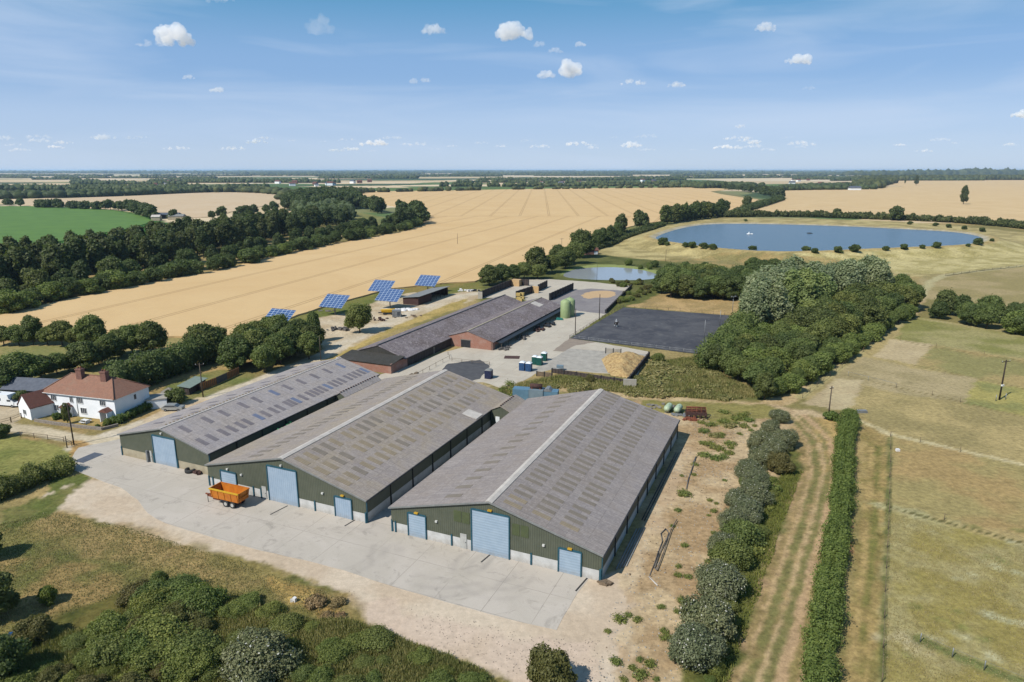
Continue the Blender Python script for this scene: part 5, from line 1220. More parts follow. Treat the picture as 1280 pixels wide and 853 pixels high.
# ================================================================== midden
tag(MB().prism(jag(PL([(660, 466), (712, 436), (812, 444), (794, 469), (735, 465), (690, 462)]), 2, .15), -.1, .055).build('midden_pad', M['conc'], None), 'concrete pad of the muck store', 'pad', kind='structure')
wall_run('store_wall', 'low dark wall with pale pipe along the near side of the muck store', (690, 466), (784, 480), 1.1, .3, M['timber_d'], group='walls of the muck store')
wall_run('store_wall', 'dark right hand wall of the muck store beside the straw heap', (785, 480), (811, 447), 1.6, .3, M['timber_d'], group='walls of the muck store')
wall_run('store_wall', 'upright grey concrete panels behind the muck store', (757, 442), (776, 443.5), 1.6, .25, M['conc'], group='walls of the muck store')
p = P(787, 484); tag(MB().box(-1.6, 1.6, -.3, .3, 0, 2.0).build('concrete_block', M['conc'], None, loc=(p.x, p.y, 0), rz=R(-10)), 'grey concrete end block at the corner of the muck store', 'block')
wall_run('store_wall', 'brown left corner wall of the muck store by the green toilets', (671, 470), (690, 472), 1.2, .25, M['timber'], group='walls of the muck store')
# heap as a noisy dome
hp_ = PL([(752, 450), (762, 443), (790, 444), (808, 447), (800, 462), (786, 473), (765, 470), (758, 462)])
xs = [q[0] for q in hp_]; yy = [q[1] for q in hp_]; st = .45
gx, gy = np.meshgrid(np.arange(min(xs), max(xs), st), np.arange(min(yy), max(yy), st)); sh = gx.shape
dd = -sdist(gx.ravel(), gy.ravel(), hp_).reshape(sh); hh = np.clip(dd, 0, 5.0) ** .75 * .62 * (0.45 + 1.1 * vnoise(gx, gy, 2.6, 5, 8, .75)) ; hh = np.where(dd > -.5, hh + .06, -1)
ix = {}; b = MB()
for j in range(sh[0]):
    for i in range(sh[1]):
        if hh[j, i] > -.5: ix[(j, i)] = len(b.v); b.v.append((gx[j, i], gy[j, i], float(hh[j, i])))
for (j, i) in ix:
    if (j, i + 1) in ix and (j + 1, i) in ix and (j + 1, i + 1) in ix: b.f.append([ix[(j, i)], ix[(j, i + 1)], ix[(j + 1, i + 1)], ix[(j + 1, i)]]); b.sm.append(True)
tag(b.build('straw_muck_heap', M['dung'], None), 'large golden heap of strawy muck in the store', 'muck heap')
p = P(700, 463); t = thing('blue_pump_box', 'small pale blue pump box on the near wall of the muck store', 'pump', (p.x, p.y, 0), R(-10))
MB().box(-.9, .9, -.5, .5, .2, 1.4).build('box', M['grey_cont'], t); MB().cyl((-2, -.6, .6), (1.5, -.6, .6), .12, .12, 8).build('pipe', M['galv'], t)

# ================================================================== poles
def pole(px, py, ptop, label, m='pole', arm=0.0, r_=.15, name='telegraph_pole', cat='pole', lamp=False):
    g = G(px, py); lo, hi = 0, 60
    for _ in range(40):
        mid = (lo + hi) / 2; Z = g.z + mid - CAM_H; d = g.y * cP - Z * sP; v = g.y * sP + Z * cP
        if 426.5 - FPX * v / d > ptop: lo = mid
        else: hi = mid
    h = lo; t = thing(name, label, cat, g, R(20))
    MB().cyl((0, 0, -.3), (0, 0, h), r_, r_ * .7, 8).build('pole', M[m], t)
    if arm:
        MB().box(-arm, arm, -.06, .06, h - .5, h - .35).build('crossarm', M['darkpole'], t)
        for s_ in (-arm * .85, arm * .85): MB().cyl((s_, 0, h - .35), (s_, 0, h - .15), .06, .05, 6).build('insulator', M['frame_w'], t)
    if lamp:
        MB().box(-1.0, 1.0, -.05, .05, h - .15, h - .05).build('lamp_bar', M['galv'], t)
        for s_ in (-.8, .8): MB().box(s_ - .25, s_ + .25, -.3, .1, h - .1, h + .25).build('floodlight', M['galv'], t)
    return t, h
pole(92.5, 556, 505, 'dark wooden pole by the farmhouse garden and lane', 'darkpole', .7, .14)
pole(84, 560, 545, 'short wooden post beside the lane, left of the pole', 'darkpole', 0, .1, 'gate_post', 'post')
pole(254, 496.5, 454, 'wooden pole with transformer beside the green roofed garden shed', 'pole', 1.0)
pole(401.5, 454, 421, 'slim wooden pole next to the dark tree clump by the track', 'pole', 0, .12)
pole(749, 400, 368, 'tall dark floodlight pole beside the silage yard wall', 'darkpole', 0, .16)
pole(719, 418, 386, 'tall dark pole at the near left corner of the riding arena', 'darkpole', 0, .16)
pole(880, 426, 400, 'pale floodlight pole at the right side of the arena, nearest', 'galv', 0, .1, 'arena_light')
pole(899.5, 408, 388, 'pale floodlight pole at the right side of the arena, middle', 'galv', 0, .1, 'arena_light')
pole(915, 396, 371, 'floodlight pole with lamp bar at the far right corner of the arena', 'galv', 0, .1, 'arena_light', lamp=True)
pole(572, 306, 292, 'lone pole standing in the wheat field', 'pole', 0, .14)
pole(702, 317, 298, 'pole with crossarm above the hedge trees beside the wheat', 'pole', 1.2, .15)
pole(1035, 524, 483, 'grey wooden pole with small bush at its foot near the hedge top', 'pole', .5, .15)
pole(832, 327, 312, 'thin pole on the reservoir bank', 'pole', 0, .12)
pole(746, 352, 330, 'thin pole beside the small pond', 'pole', 0, .1)
t, h = pole(1249, 500, 450, 'dark stout pole with crossarm and stays in the paddock', 'darkpole', 1.4, .2)
for s_ in (-1.6, 1.6): MB().cyl((s_, -.3, -.2), (s_, -.3, 1.5), .08, .08, 6).build('stay_post', M['galv'], t)
MB().box(-.3, .3, -.35, .0, h * .35, h * .35 + .4).build('sign_plate', M['frame_w'], t)

# water inlet, small barn by pond, aerator
p = G(738, 318); t = thing('brick_pump_house', 'small brick building with pale roof at the corner of the reservoir track', 'building', p, R(15))
MB().box(-4.5, 4.5, -2.5, 2.5, 0, 2.6).build('wall', M['chim'], t); MB().extr([(-2.9, 2.5), (0, 4.0), (2.9, 2.5), (2.9, 2.65), (0, 4.15), (-2.9, 2.65)], 'x', -4.8, 4.8).build('roof', M['tile2'], t); MB().box(1.5, 4, -2.55, -2.5, .1, 2.1).build('door', M['loo_top'], t)
p = P(936, 293, WZ); t = thing('water_fountain', 'small white aerator spray on the reservoir', 'fountain', (p.x, p.y, WZ), 0)
MB().ball((0, 0, .2), 1.8, 1.2, .5, jit=.1).build('float', M['whitepaint'], t); MB().cyl((0, 0, .5), (0, 0, 1.6), .12, .5, 8).ball((2.5, .5, .2), 1.1, .8, .35, jit=.2).build('spray', M['whitepaint'], t)
p = P(1012, 292, WZ); tag(MB().ball((0, 0, .1), 2.2, 1.4, .6, jit=.2).build('float_raft', M['steel_dark'], None, loc=(p.x, p.y, WZ)), 'small dark raft floating in the middle of the reservoir', 'raft')
# trackside shed complex beside the green crop
for i, (px, py, w_, l_, m_, lb_) in enumerate([(208, 273, 14, 30, 'slate', 'long grey roofed barn at the corner of the pale left field'), (222, 275, 10, 16, 'gutter', 'smaller pale roofed shed next to the grey barn beyond the wood'), (196, 276, 6, 9, 'ridge', 'little white roofed hut left of the distant grey barn')]):
    p = P(px, py); t = thing('distant_barn', lb_, 'barn', (p.x, p.y, 0), R(5))
    MB().box(-l_ / 2, l_ / 2, -w_ / 2, w_ / 2, 0, 4).build('wall', M['timber_d'] if i == 0 else M['plinth_c'], t)
    MB().extr([(-w_ / 2 - .5, 4), (0, 6.2), (w_ / 2 + .5, 4)], 'x', -l_ / 2, l_ / 2).build('roof', M[m_], t)
# litter
junk(368, 752, 5, .25, M['white_mat'], 'white and blue litter bag lying in the weeds', .5, 'litter_bag', 'litter')
hose([(382, 752), (396, 744)], .12, M['timber'], 'pale fallen branch in the dry weeds', 'fallen_branch')
junk(15, 797, 6, .5, M['loo_blue'], 'blue litter under the dark tree at the left edge', .4, 'litter_bag', 'litter')
p = G(1122, 564); tag(MB().extr([(-.35, 0), (.35, 0), (.3, .45), (-.3, .45)], 'y', -.25, .25).build('water_trough', M['white_mat'], None, loc=p), 'small white trough in the paddock beside the wire fence', 'trough')
p = G(1077, 516); tag(MB().extr([(-1.2, 0), (1.2, 0), (1.0, .6), (-1.0, .6)], 'y', -.4, .4).build('water_trough', M['galv'], None, loc=p), 'long pale water trough at the top end of the hedge', 'trough')

# ---- horse and rider in the arena
def skin(name, vs, es, rad, m, parent=None, loc=(0, 0, 0), rz=0, sub=1):
    me = bpy.data.meshes.new(name); me.from_pydata(vs, es, [])
    o = bpy.data.objects.new(name, me); col.objects.link(o); o.location = loc; o.rotation_euler = (0, 0, rz)
    md = o.modifiers.new('s', 'SKIN')
    for i, r_ in enumerate(rad): me.skin_vertices[0].data[i].radius = (r_, r_) if not hasattr(r_, '__len__') else r_
    me.skin_vertices[0].data[0].use_root = True
    if sub: o.modifiers.new('u', 'SUBSURF').levels = sub; o.modifiers['u'].render_levels = sub
    me.materials.append(m)
    if parent: o.parent = parent
    return o
hpnt = P(770, 408.5); HRZ = R(-62)
hv = [(0, 0, 1.15), (.45, 0, 1.2), (.75, 0, 1.4), (1.0, 0, 1.75), (1.15, 0, 1.95), (1.45, 0, 1.75), (1.6, 0, 1.62), (-.5, 0, 1.22), (-.8, 0, 1.25), (-.95, 0, 1.0), (-1.0, 0, .6),
      (.5, .17, .85), (.52, .17, .45), (.52, .17, .08), (.6, .17, .04), (.5, -.17, .85), (.62, -.17, .5), (.48, -.17, .1), (.56, -.17, .05),
      (-.65, .18, .85), (-.85, .18, .5), (-.75, .18, .08), (-.66, .18, .04), (-.62, -.18, .85), (-.72, -.18, .5), (-.6, -.18, .08), (-.5, -.18, .04)]
he = [(0, 1), (1, 2), (2, 3), (3, 4), (4, 5), (5, 6), (0, 7), (7, 8), (8, 9), (9, 10), (1, 11), (11, 12), (12, 13), (13, 14), (1, 15), (15, 16), (16, 17), (17, 18), (7, 19), (19, 20), (20, 21), (21, 22), (7, 23), (23, 24), (24, 25), (25, 26)]
hr = [.33, .31, .24, .17, .15, .11, .08, .33, .2, .06, .04, .13, .07, .05, .06, .13, .07, .05, .06, .15, .075, .05, .06, .15, .075, .05, .06]
horse = skin('horse', hv, he, hr, M['horse'], None, (hpnt.x, hpnt.y, .05), HRZ)
tag(horse, 'dark horse with white lower legs being ridden in the black arena', 'horse')
MB().cyl((.52, .17, .1), (.52, .17, .4), .075, .08, 8).cyl((.48, -.17, .1), (.6, -.17, .42), .075, .08, 8).cyl((-.75, .18, .1), (-.83, .18, .42), .075, .08, 8).cyl((-.6, -.18, .1), (-.7, -.18, .42), .075, .08, 8).build('leg_wraps', M['whitepaint'], horse)
MB().ball((-.02, 0, 1.5), .32, .26, .1).build('saddle', M['rustdark'], horse)
pv = [(0, 0, 0), (.02, 0, .28), (.03, 0, .5), (.04, 0, .62), (.06, 0, .76), (.06, 0, .86), (.02, .2, .5), (.12, .24, .26), (.32, .12, .16), (.02, -.2, .5), (.12, -.24, .26), (.32, -.12, .16),
      (.18, .28, -.12), (.1, .38, -.5), (.2, .38, -.56), (.18, -.28, -.12), (.1, -.38, -.5), (.2, -.38, -.56)]
pe = [(0, 1), (1, 2), (2, 3), (3, 4), (4, 5), (2, 6), (6, 7), (7, 8), (2, 9), (9, 10), (10, 11), (0, 12), (12, 13), (13, 14), (0, 15), (15, 16), (16, 17)]
pr_ = [.16, .13, .15, .06, .1, .09, .06, .045, .035, .06, .045, .035, .09, .06, .05, .09, .06, .05]
rider = skin('person', pv, pe, pr_, M['shirt'], None, (hpnt.x, hpnt.y, .05 + 1.58), HRZ)
tag(rider, 'person in pale top and white helmet riding the dark horse', 'person')
MB().ball((.06, 0, .9), .14, .12, .11).build('helmet', M['whitepaint'], rider)
skin('breeches', [(0, 0, .0), (.18, .28, -.12), (.1, .38, -.42), (.18, -.28, -.12), (.1, -.38, -.42)], [(0, 1), (1, 2), (0, 3), (3, 4)], [.175, .105, .075, .105, .075], M['breeches'], rider)

# ================================================================== foliage
ICO = None
def ico_data(sub=1):
    bm = bmesh.new(); bmesh.ops.create_icosphere(bm, subdivisions=sub, radius=1)
    v = np.array([q.co[:] for q in bm.verts]); f = np.array([[q.index for q in fc.verts] for fc in bm.faces]); bm.free(); return v, f
IC1 = ico_data(1); IC2 = ico_data(2)
def np_mesh(name, V, quads, tris, qt, tt, mat):
    me = bpy.data.meshes.new(name)
    nq, nt_ = len(quads), len(tris)
    me.vertices.add(len(V)); me.vertices.foreach_set('co', np.asarray(V, np.float32).ravel())
    li = np.concatenate([np.asarray(quads, np.int32).ravel(), np.asarray(tris, np.int32).ravel()]) if nt_ else np.asarray(quads, np.int32).ravel()
    me.loops.add(len(li)); me.loops.foreach_set('vertex_index', li)
    me.polygons.add(nq + nt_)
    ls = np.concatenate([np.arange(nq) * 4, nq * 4 + np.arange(nt_) * 3]).astype(np.int32)
    me.polygons.foreach_set('loop_start', ls)
    me.polygons.foreach_set('loop_total', np.concatenate([np.full(nq, 4), np.full(nt_, 3)]).astype(np.int32))
    a = me.attributes.new('tint', 'FLOAT', 'FACE'); a.data.foreach_set('value', np.concatenate([qt, tt]).astype(np.float32))
    me.materials.append(mat); me.update(); return me
def foliage(name, lobes, leaf, n, mat, seed=0, core=0.72, up=0.2, aspect=1.5, jag_=0.2, droop=0.0, floor=0.05):
    g = np.random.default_rng(seed + 100); lb = np.array(lobes, float)
    area = (lb[:, 3] * lb[:, 5] * 2 + lb[:, 3] * lb[:, 4]); pr = area / area.sum()
    k = g.choice(len(lb), int(n * 1.9), p=pr)
    d = g.normal(size=(len(k), 3)); d /= np.linalg.norm(d, axis=1)[:, None]
    rr = 1 + g.normal(size=len(k)) * jag_ * .55 - np.abs(g.normal(size=len(k))) * jag_ * .3
    # lumpy surface
    ph = g.uniform(0, 6.28, (len(lb), 3))
    lump = np.sin(d[:, 0] * 4.5 + ph[k, 0]) * np.sin(d[:, 1] * 5 + ph[k, 1]) * np.cos(d[:, 2] * 4.5 + ph[k, 2])
    rr *= 1 + .13 * lump
    R3 = lb[k][:, 3:6]
    p = lb[k][:, :3] + d * R3 * rr[:, None]
    keep = p[:, 2] > floor
    for j in range(len(lb)):
        q = (p - lb[j, :3]) / lb[j, 3:6]
        ins = (np.einsum('ij,ij->i', q, q) < .72) & (k != j); keep &= ~ins
    keep[np.cumsum(keep) > n] = False
    p = p[keep]; d = d[keep]; kk = k[keep]; lump = lump[keep]; m = len(p)
    nr_ = d * 0.9 + g.normal(size=(m, 3)) * .55 + np.array([0, 0, up]); nr_ /= np.linalg.norm(nr_, axis=1)[:, None]
    t = np.cross(nr_, g.normal(size=(m, 3))); t /= np.linalg.norm(t, axis=1)[:, None]; b_ = np.cross(nr_, t)
    s = leaf * g.uniform(.55, 1.35, m)[:, None]
    a1_ = t * s * aspect * .5; a2_ = b_ * s * .5
    V = np.stack([p - a1_, p - a2_ * 1.0, p + a1_, p + a2_], 1).reshape(-1, 3)
    V += g.normal(size=V.shape) * leaf * .08
    quads = np.arange(m * 4).reshape(-1, 4)
    lt = g.uniform(0.15, .85, len(lb))
    qt = np.clip(.62 * lt[kk] + .42 * g.uniform(0, 1, m) + .1 * lump, 0, .94)
    qt[g.random(m) < .03] = 1.0
    tv = []; tf = []; tt = []; base = len(V)
    cv, cf = IC1
    for j in range(len(lb)):
        v = cv * lb[j, 3:6] * core * g.uniform(.88, 1.06, (len(cv), 1)) + lb[j, :3]
        v[:, 2] = np.maximum(v[:, 2], 0.0)
        tv.append(v); tf.append(cf + base); base += len(v); tt.append(np.full(len(cf), .3 + .3 * lt[j]))
    V = np.concatenate([V] + tv); tris = np.concatenate(tf); tt = np.concatenate(tt)
    return np_mesh(name, V, quads, tris, qt, tt, mat)
def lobes_round(R_, H, n, seed, z0=.3, squash=.8, lr=(.32, .52)):
    r = random.Random(seed); o = [(0, 0, z0 * H + (1 - z0) * H * .5, R_ * .7, R_ * .7, (1 - z0) * H * .45)]
    for i in range(n):
        a = 2.4 * i + r.uniform(-.4, .4); t = (i + .5) / n; zz = z0 * H + (1 - z0) * H * (.14 + .76 * t)
        rad = R_ * math.sqrt(max(.05, 1 - (1.75 * (t - .38)) ** 2)) * .68 * r.uniform(.62, 1.28)
        q = R_ * r.uniform(lr[0] * .7, lr[1])
        o.append((rad * math.cos(a), rad * math.sin(a), min(zz, H - q * .7), q, q, q * squash * r.uniform(.85, 1.15)))
    return o
def trunk_mesh(H, r_, hb, seed):
    r = random.Random(seed); b = MB(); p = Vector((0, 0, -.2)); q = Vector((r.uniform(-.2, .2), r.uniform(-.2, .2), hb))
    b.cyl(p, q, r_, r_ * .75, 7); p2 = q + Vector((r.uniform(-.4, .4), r.uniform(-.4, .4), (H - hb) * .5)); b.cyl(q, p2, r_ * .75, r_ * .35, 6)
    for i in range(4):
        a = i * 1.6 + r.uniform(0, .6); b.cyl(q, q + Vector((math.cos(a) * H * .2, math.sin(a) * H * .2, H * .25)), r_ * .45, r_ * .15, 5)
    return b.mesh('trunk', M['bark'])
# prototypes: kind -> list of (crown mesh, trunk mesh, nominal height)
PROTO = {}
def proto(kind, H, R_, nl, leaf, nleaf, mat, var=3, z0=.22, hb=None, lr=(.32, .52), sq=.8, **kw):
    L_ = []
    for v in range(var):
        sd_ = hash_(kind) + v * 31
        crown = foliage('crown', lobes_round(R_, H, nl, sd_, z0, sq, lr), leaf, nleaf, FM[mat], sd_, **kw)
        L_.append((crown, trunk_mesh(H, H * .022 + .05, hb or H * z0 + .3, sd_), H))
    PROTO[kind] = L_
def hash_(s): return sum(ord(c) * (i + 3) for i, c in enumerate(s)) % 9973
proto('oak', 10, 5.0, 19, .40, 6500, 'oak', lr=(.26, .46), jag_=.24)
proto('darktree', 10, 4.6, 18, .42, 5600, 'dark', z0=.12, lr=(.26, .46), jag_=.22)
proto('woodtree', 16, 5.2, 17, .85, 2000, 'wood', z0=.14, sq=1.1, lr=(.26, .46), jag_=.22)
proto('woodtall', 20, 4.4, 18, .85, 2000, 'wood', z0=.12, sq=1.5, lr=(.26, .44), jag_=.22)
proto('grey', 14, 4.2, 19, .42, 5200, 'grey', z0=.12, sq=1.3, lr=(.24, .42), jag_=.24)
proto('lime', 13, 4.3, 17, .42, 4600, 'lime', z0=.15, sq=1.2, lr=(.26, .44), jag_=.24)
proto('poplar', 14, 2.6, 11, .6, 1500, 'dark', z0=.06, sq=1.8)
proto('hawthorn', 5, 3.0, 12, .36, 2600, 'dark', z0=.04, jag_=.22)
proto('thicket', 6, 3.6, 14, .34, 4200, 'bramble', z0=.04, jag_=.24)
proto('fieldtree', 11, 5.6, 12, 1.0, 900, 'wood', z0=.16)
proto('fieldbush', 5, 4.0, 8, .9, 500, 'wood', z0=.02)
def bushproto(kind, H, R_, nl, leaf, nleaf, mat, var=3, **kw):
    PROTO[kind] = [(foliage(kind, lobes_round(R_, H, nl, hash_(kind) + v * 17, .02, .85, (.3, .5)), leaf, nleaf, FM[mat], hash_(kind) + v, **kw), None, H) for v in range(var)]
bushproto('silverbush', 3.6, 2.7, 20, .14, 13000, 'silver', var=4, jag_=.3)
bushproto('olivebush', 3.2, 2.4, 13, .17, 7500, 'olive', jag_=.22)
bushproto('bramblebush', 2.6, 2.4, 17, .15, 9500, 'bramble', var=4, jag_=.36)
bushproto('darkbush', 2.6, 2.4, 17, .15, 9500, 'oak', var=4, jag_=.36)
bushproto('smallbush', 1.6, 1.3, 8, .16, 1800, 'hedge', var=3, jag_=.25)
bushproto('lowweed', .55, 1.0, 8, .13, 700, 'weed', var=4, jag_=.6, core=.3)
bushproto('leafweed', .5, .8, 9, .11, 420, 'bramble', var=4, jag_=.7, core=.5)
bushproto('drybush', 1.2, 1.6, 9, .16, 2400, 'rust', var=2, jag_=.35, core=.7)
def plant(kind, x, y, h, label, name='tree', cat='tree', group=None, wide=1.0, z=None):
    pr = random.choice(PROTO[kind]); s = h / pr[2]
    z = tz(x, y) if z is None else z
    rz = random.uniform(0, 6.28)
    if pr[1] is None:
        return tag(link(name, pr[0], None, (x, y, z - .03), rz, (s * wide, s * wide, s)), label, cat, group)
    t = thing(name, label, cat, (x, y, z), rz, group); t.scale = (s * wide, s * wide, s)
    link('crown', pr[0], t); link('trunk', pr[1], t)
    if group: GT.append((h * wide / math.hypot(x, y), t))
    else: SOLO.append(t)
    return t
def plantpx(kind, px, py, h, label, **k):
    g = G(px, py); return plant(kind, g.x, g.y, h, label, **k)
GT = []; SOLO = []
def inpoly(x, y, poly): return sdist(np.array([x]), np.array([y]), poly)[0] < 0
def scatter(px, spacing, kinds, hr, label, name='tree', cat='tree', group=None, wide=(.9, 1.15), seed=0, world=False, keep=1.0):
    poly = px if world else PL(px); r = random.Random(seed)
    xs = [q[0] for q in poly]; ys_ = [q[1] for q in poly]; n = 0
    y = min(ys_); row = 0
    while y < max(ys_):
        x = min(xs) + (row % 2) * spacing * .5
        while x < max(xs):
            qx, qy = x + r.uniform(-.38, .38) * spacing, y + r.uniform(-.38, .38) * spacing
            if inpoly(qx, qy, poly) and r.random() < keep:
                kd = r.choice(kinds)
                plant(kd, qx, qy, r.uniform(*hr), label, name, cat, group, r.uniform(*wide)); n += 1
            x += spacing
        y += spacing * .87; row += 1
    return n
def rowpx(pts, spacing, kinds, hr, label, name='tree', cat='tree', group=None, jit=1.0, seed=0, wide=(.9, 1.15)):
    g = [G(*q) for q in pts]; r = random.Random(seed); n = 0
    for a, b in zip(g[:-1], g[1:]):
        m = max(1, int((b - a).length / spacing))
        for i in range(m):
            q = a.lerp(b, (i + r.uniform(.1, .9)) / m); plant(r.choice(kinds), q.x + r.uniform(-jit, jit), q.y + r.uniform(-jit, jit), r.uniform(*hr), label, name, cat, group, r.uniform(*wide)); n += 1
    return n
def hedge(pts, w_, h, leaf, dens, mat, label, seed=0, step=.6, name='hedge', world=False, hvar=.1, core=.85, jag_=.14):
    g = [Vector((*q, 0)) for q in pts] if world else [G(*q) for q in pts]; o = g[0]; r = random.Random(seed); lb = []
    for a, b in zip(g[:-1], g[1:]):
        m = max(1, int((b - a).length / (w_ * step)))
        for i in range(m + 1):
            q = a.lerp(b, i / m) - o; hh = h * r.uniform(1 - hvar, 1 + hvar); wv = r.uniform(.72, 1.22)
            for s_ in (0,) if w_ < 1.6 else (-1, 1):
                nrm = Vector((-(b - a).y, (b - a).x, 0)).normalized() * s_ * w_ * .22
                c = q + nrm; ww = w_ * r.uniform(.36, .56) * (.8 if s_ else 1) * wv
                lb.append((c.x + r.uniform(-.1, .1) * w_, c.y + r.uniform(-.1, .1) * w_, hh * .5 + tz(c.x + o.x, c.y + o.y) - o.z, ww, ww, hh * .5))
    Ltot = sum((b - a).length for a, b in zip(g[:-1], g[1:]))
    n = int(Ltot * (w_ + 2 * h) * dens)
    me = foliage(name, lb, leaf, n, FM[mat], seed, core=core, jag_=jag_)
    return tag(link(name, me, None, o), label, 'hedge')

# ---- near hedges
hedge([(1063, 522), (1055, 560), (1053, 600), (1049, 650), (1040, 710), (1033, 760), (1027, 810), (1020, 885)], 2.75, 2.3, .17, 95, 'hedge', 'long bright green field hedge running down the right side of the grass track', 3, .42, hvar=.34, jag_=.42)
hedge([(-60, 640), (0, 622), (45, 604), (86, 588)], 4.0, 3.0, .19, 75, 'oak', 'thick dark hedge between the small paddock and the yard entrance', 4, .4, hvar=.18, jag_=.3)
hedge([(146, 530), (186, 512)], 1.6, 1.7, .2, 55, 'hedge', 'clipped green hedge along the right end of the farmhouse', 5, .6, hvar=.04)
hedge([(150, 492), (178, 482), (208, 472), (240, 460), (262, 452)], 5.5, 7.6, .4, 14, 'dark', 'tall dark conifer hedge behind the garden right of the farmhouse', 6, .35, hvar=.12)
plantpx('hawthorn', 2, 547, 2.6, 'round green bush at the left picture edge by the lane', name='bush', cat='bush')
plantpx('darktree', 85, 530, 4.6, 'slim dark conifer in the farmhouse garden by the porch', name='conifer', wide=.42)
plantpx('smallbush', 135, 531, 1.3, 'small bright bush near the right porch of the farmhouse', name='bush', cat='bush')
plantpx('smallbush', 72, 524, 1.4, 'small shrub at the right side of the annexe', name='bush', cat='bush')
plantpx('smallbush', 122, 535, .8, 'tiny shrub beside the garden table', name='bush', cat='bush')
plantpx('hawthorn', 222, 505, 3.6, 'rounded green shrub behind the silver car', name='bush', cat='bush')
plantpx('hawthorn', 212, 502, 2.6, 'lower shrub between the garage and the garden shed', name='bush', cat='bush')
plantpx('hawthorn', 30, 505, 3.0, 'shrub growing against the slate outbuilding', name='bush', cat='bush')

# ---- trees round the house
for i, (px, py, h, kd, wd, lb_) in enumerate([
    (5, 432, 6, 'oak', 1.1, 'leafy tree at the far left of the row behind the grass field'), (24, 431, 6, 'oak', 1.2, 'low spreading tree, second in the row behind the grass field'),
    (42, 431, 9, 'darktree', .75, 'tall narrow dark tree in the row behind the grass field'), (60, 431, 5.5, 'oak', 1.2, 'low tree just right of the tall narrow one'),
    (78, 432, 7.5, 'oak', 1.1, 'mid-height tree left of the big round tree behind the grass field'), (96, 433, 5.5, 'oak', 1.1, 'small tree tucked against the left of the big round tree'),
    (115, 433, 9.4, 'oak', 1.0, 'big round tree at the right end of the row behind the grass field'),
    (28, 486, 9, 'oak', 1.3, 'large spreading tree behind the slate outbuilding'), (8, 492, 8, 'darktree', 1.2, 'dark tree at the left picture edge behind the motorhome'),
    (52, 473, 6, 'darktree', 1.2, 'dark tree right of the large tree behind the outbuilding'), (72, 468, 5.5, 'oak', 1.2, 'low tree between the roof ridge and the grass field'), (86, 464, 4.6, 'darktree', 1.2, 'small dark tree above the left end of the farmhouse roof'),
    (107, 463, 8, 'darktree', 1.1, 'rounded dark tree above the left chimney'), (124, 456, 6, 'darktree', 1.1, 'dark tree above the gap between the chimneys'), (138, 451, 7.5, 'darktree', 1.15, 'dark tree above the right chimney'),
    (152, 444, 7.5, 'oak', 1.1, 'leafy tree just right of the dark tree above the right chimney')]):
    plantpx(kd, px, py, h, lb_, wide=wd)
rowpx([(158, 444), (190, 441), (235, 440), (285, 441)], 8, ['oak', 'darktree'], (7, 9.5), 'one of the leafy trees in the row between the wheat and the tall conifer hedge', group='trees between wheat and conifer hedge', seed=3)
rowpx([(240, 452), (262, 452), (290, 452)], 7, ['darktree'], (9, 11), 'one of the tall dark trees at the far end of the conifer hedge', group='dark trees ending the conifer hedge', seed=5)
scatter([(288, 466), (300, 474), (330, 470), (398, 448), (400, 438), (372, 424), (330, 426), (292, 440)], 6.6, ['darktree', 'darktree', 'oak'], (7, 9.5), 'one of the dark trees in the clump between track and leftmost solar tracker', group='dark tree clump by the track', seed=8)
plantpx('oak', 393, 428, 9.5, 'light green leafy tree poking out at the right top of the dark clump', wide=.5)
plantpx('oak', 450, 416, 9.4, 'lone round tree standing on the bare ground left of the brick barns', wide=.95)
# hedge trees along the wheat behind the silage yard
for i, (px, py, h, kd, wd, lb_) in enumerate([
    (612, 357, 9.5, 'darktree', 1.15, 'leftmost dark tree behind the long sleeper wall'), (628, 354, 9, 'darktree', 1.2, 'second dark tree behind the long sleeper wall'), (642, 350, 7.5, 'darktree', 1.2, 'lower dark tree behind the straw block'),
    (655, 349, 8, 'oak', 1.2, 'leafy tree behind the short sleeper wall'), (669, 343, 14, 'darktree', .95, 'tall rounded dark tree rising above the hedge by the wheat'),
    (672, 349, 7, 'oak', 1.3, 'broad light tree in front of the tall rounded one'), (690, 341, 9, 'oak', 1.1, 'leafy tree left of the crossarm pole'), (698, 333, 12, 'darktree', .8, 'slim dark tree right below the crossarm pole'),
    (707, 336, 11, 'darktree', 1.1, 'dark tree right of the crossarm pole'), (718, 330, 12, 'oak', 1.0, 'leafy tree left of the brick pump house'), (726, 322, 17, 'darktree', 1.0, 'tall round dark tree just above the brick pump house'),
    (736, 318, 8, 'oak', 1, 'small tree directly behind the brick pump house')]):
    plantpx(kd, px, py, h, lb_, wide=wd)
rowpx([(745, 311), (760, 304), (775, 298)], 12, ['woodtree', 'darktree'], (9, 14), 'one of the dark hedge trees climbing away right of the pump house', group='hedge trees right of the pump house', seed=9)
plantpx('woodtree', 776, 296, 18, 'tall ragged tree in the hedge right of the pump house')
plantpx('fieldtree', 800, 287, 17, 'rounded solitary tree in the hedge left of the poplar row', wide=.9)
hedge([(742, 312), (780, 296), (826, 283)], 5, 4, .8, 3, 'wood', 'dark hedge along the wheat edge from the pump house to the poplar row', 11, .5)
hedge([(725, 318), (760, 308), (800, 292), (830, 282)], 4, 3, .8, 3, 'wood', 'second dark hedge on the reservoir side of the track', 12, .5)
rowpx([(828, 281), (860, 276), (903, 271)], 8, ['poplar'], (15, 20), 'one of the upright dark poplars in the dense row left of the reservoir', name='poplar', group='poplar row left of the reservoir', seed=13, wide=(1.2, 1.7), jit=3)
rowpx([(834, 278), (870, 272.5), (903, 269)], 9, ['poplar', 'woodtree'], (14, 19), 'one of the upright dark poplars in the dense row left of the reservoir', name='poplar', group='poplar row left of the reservoir', seed=14, wide=(1.2, 1.7), jit=3)
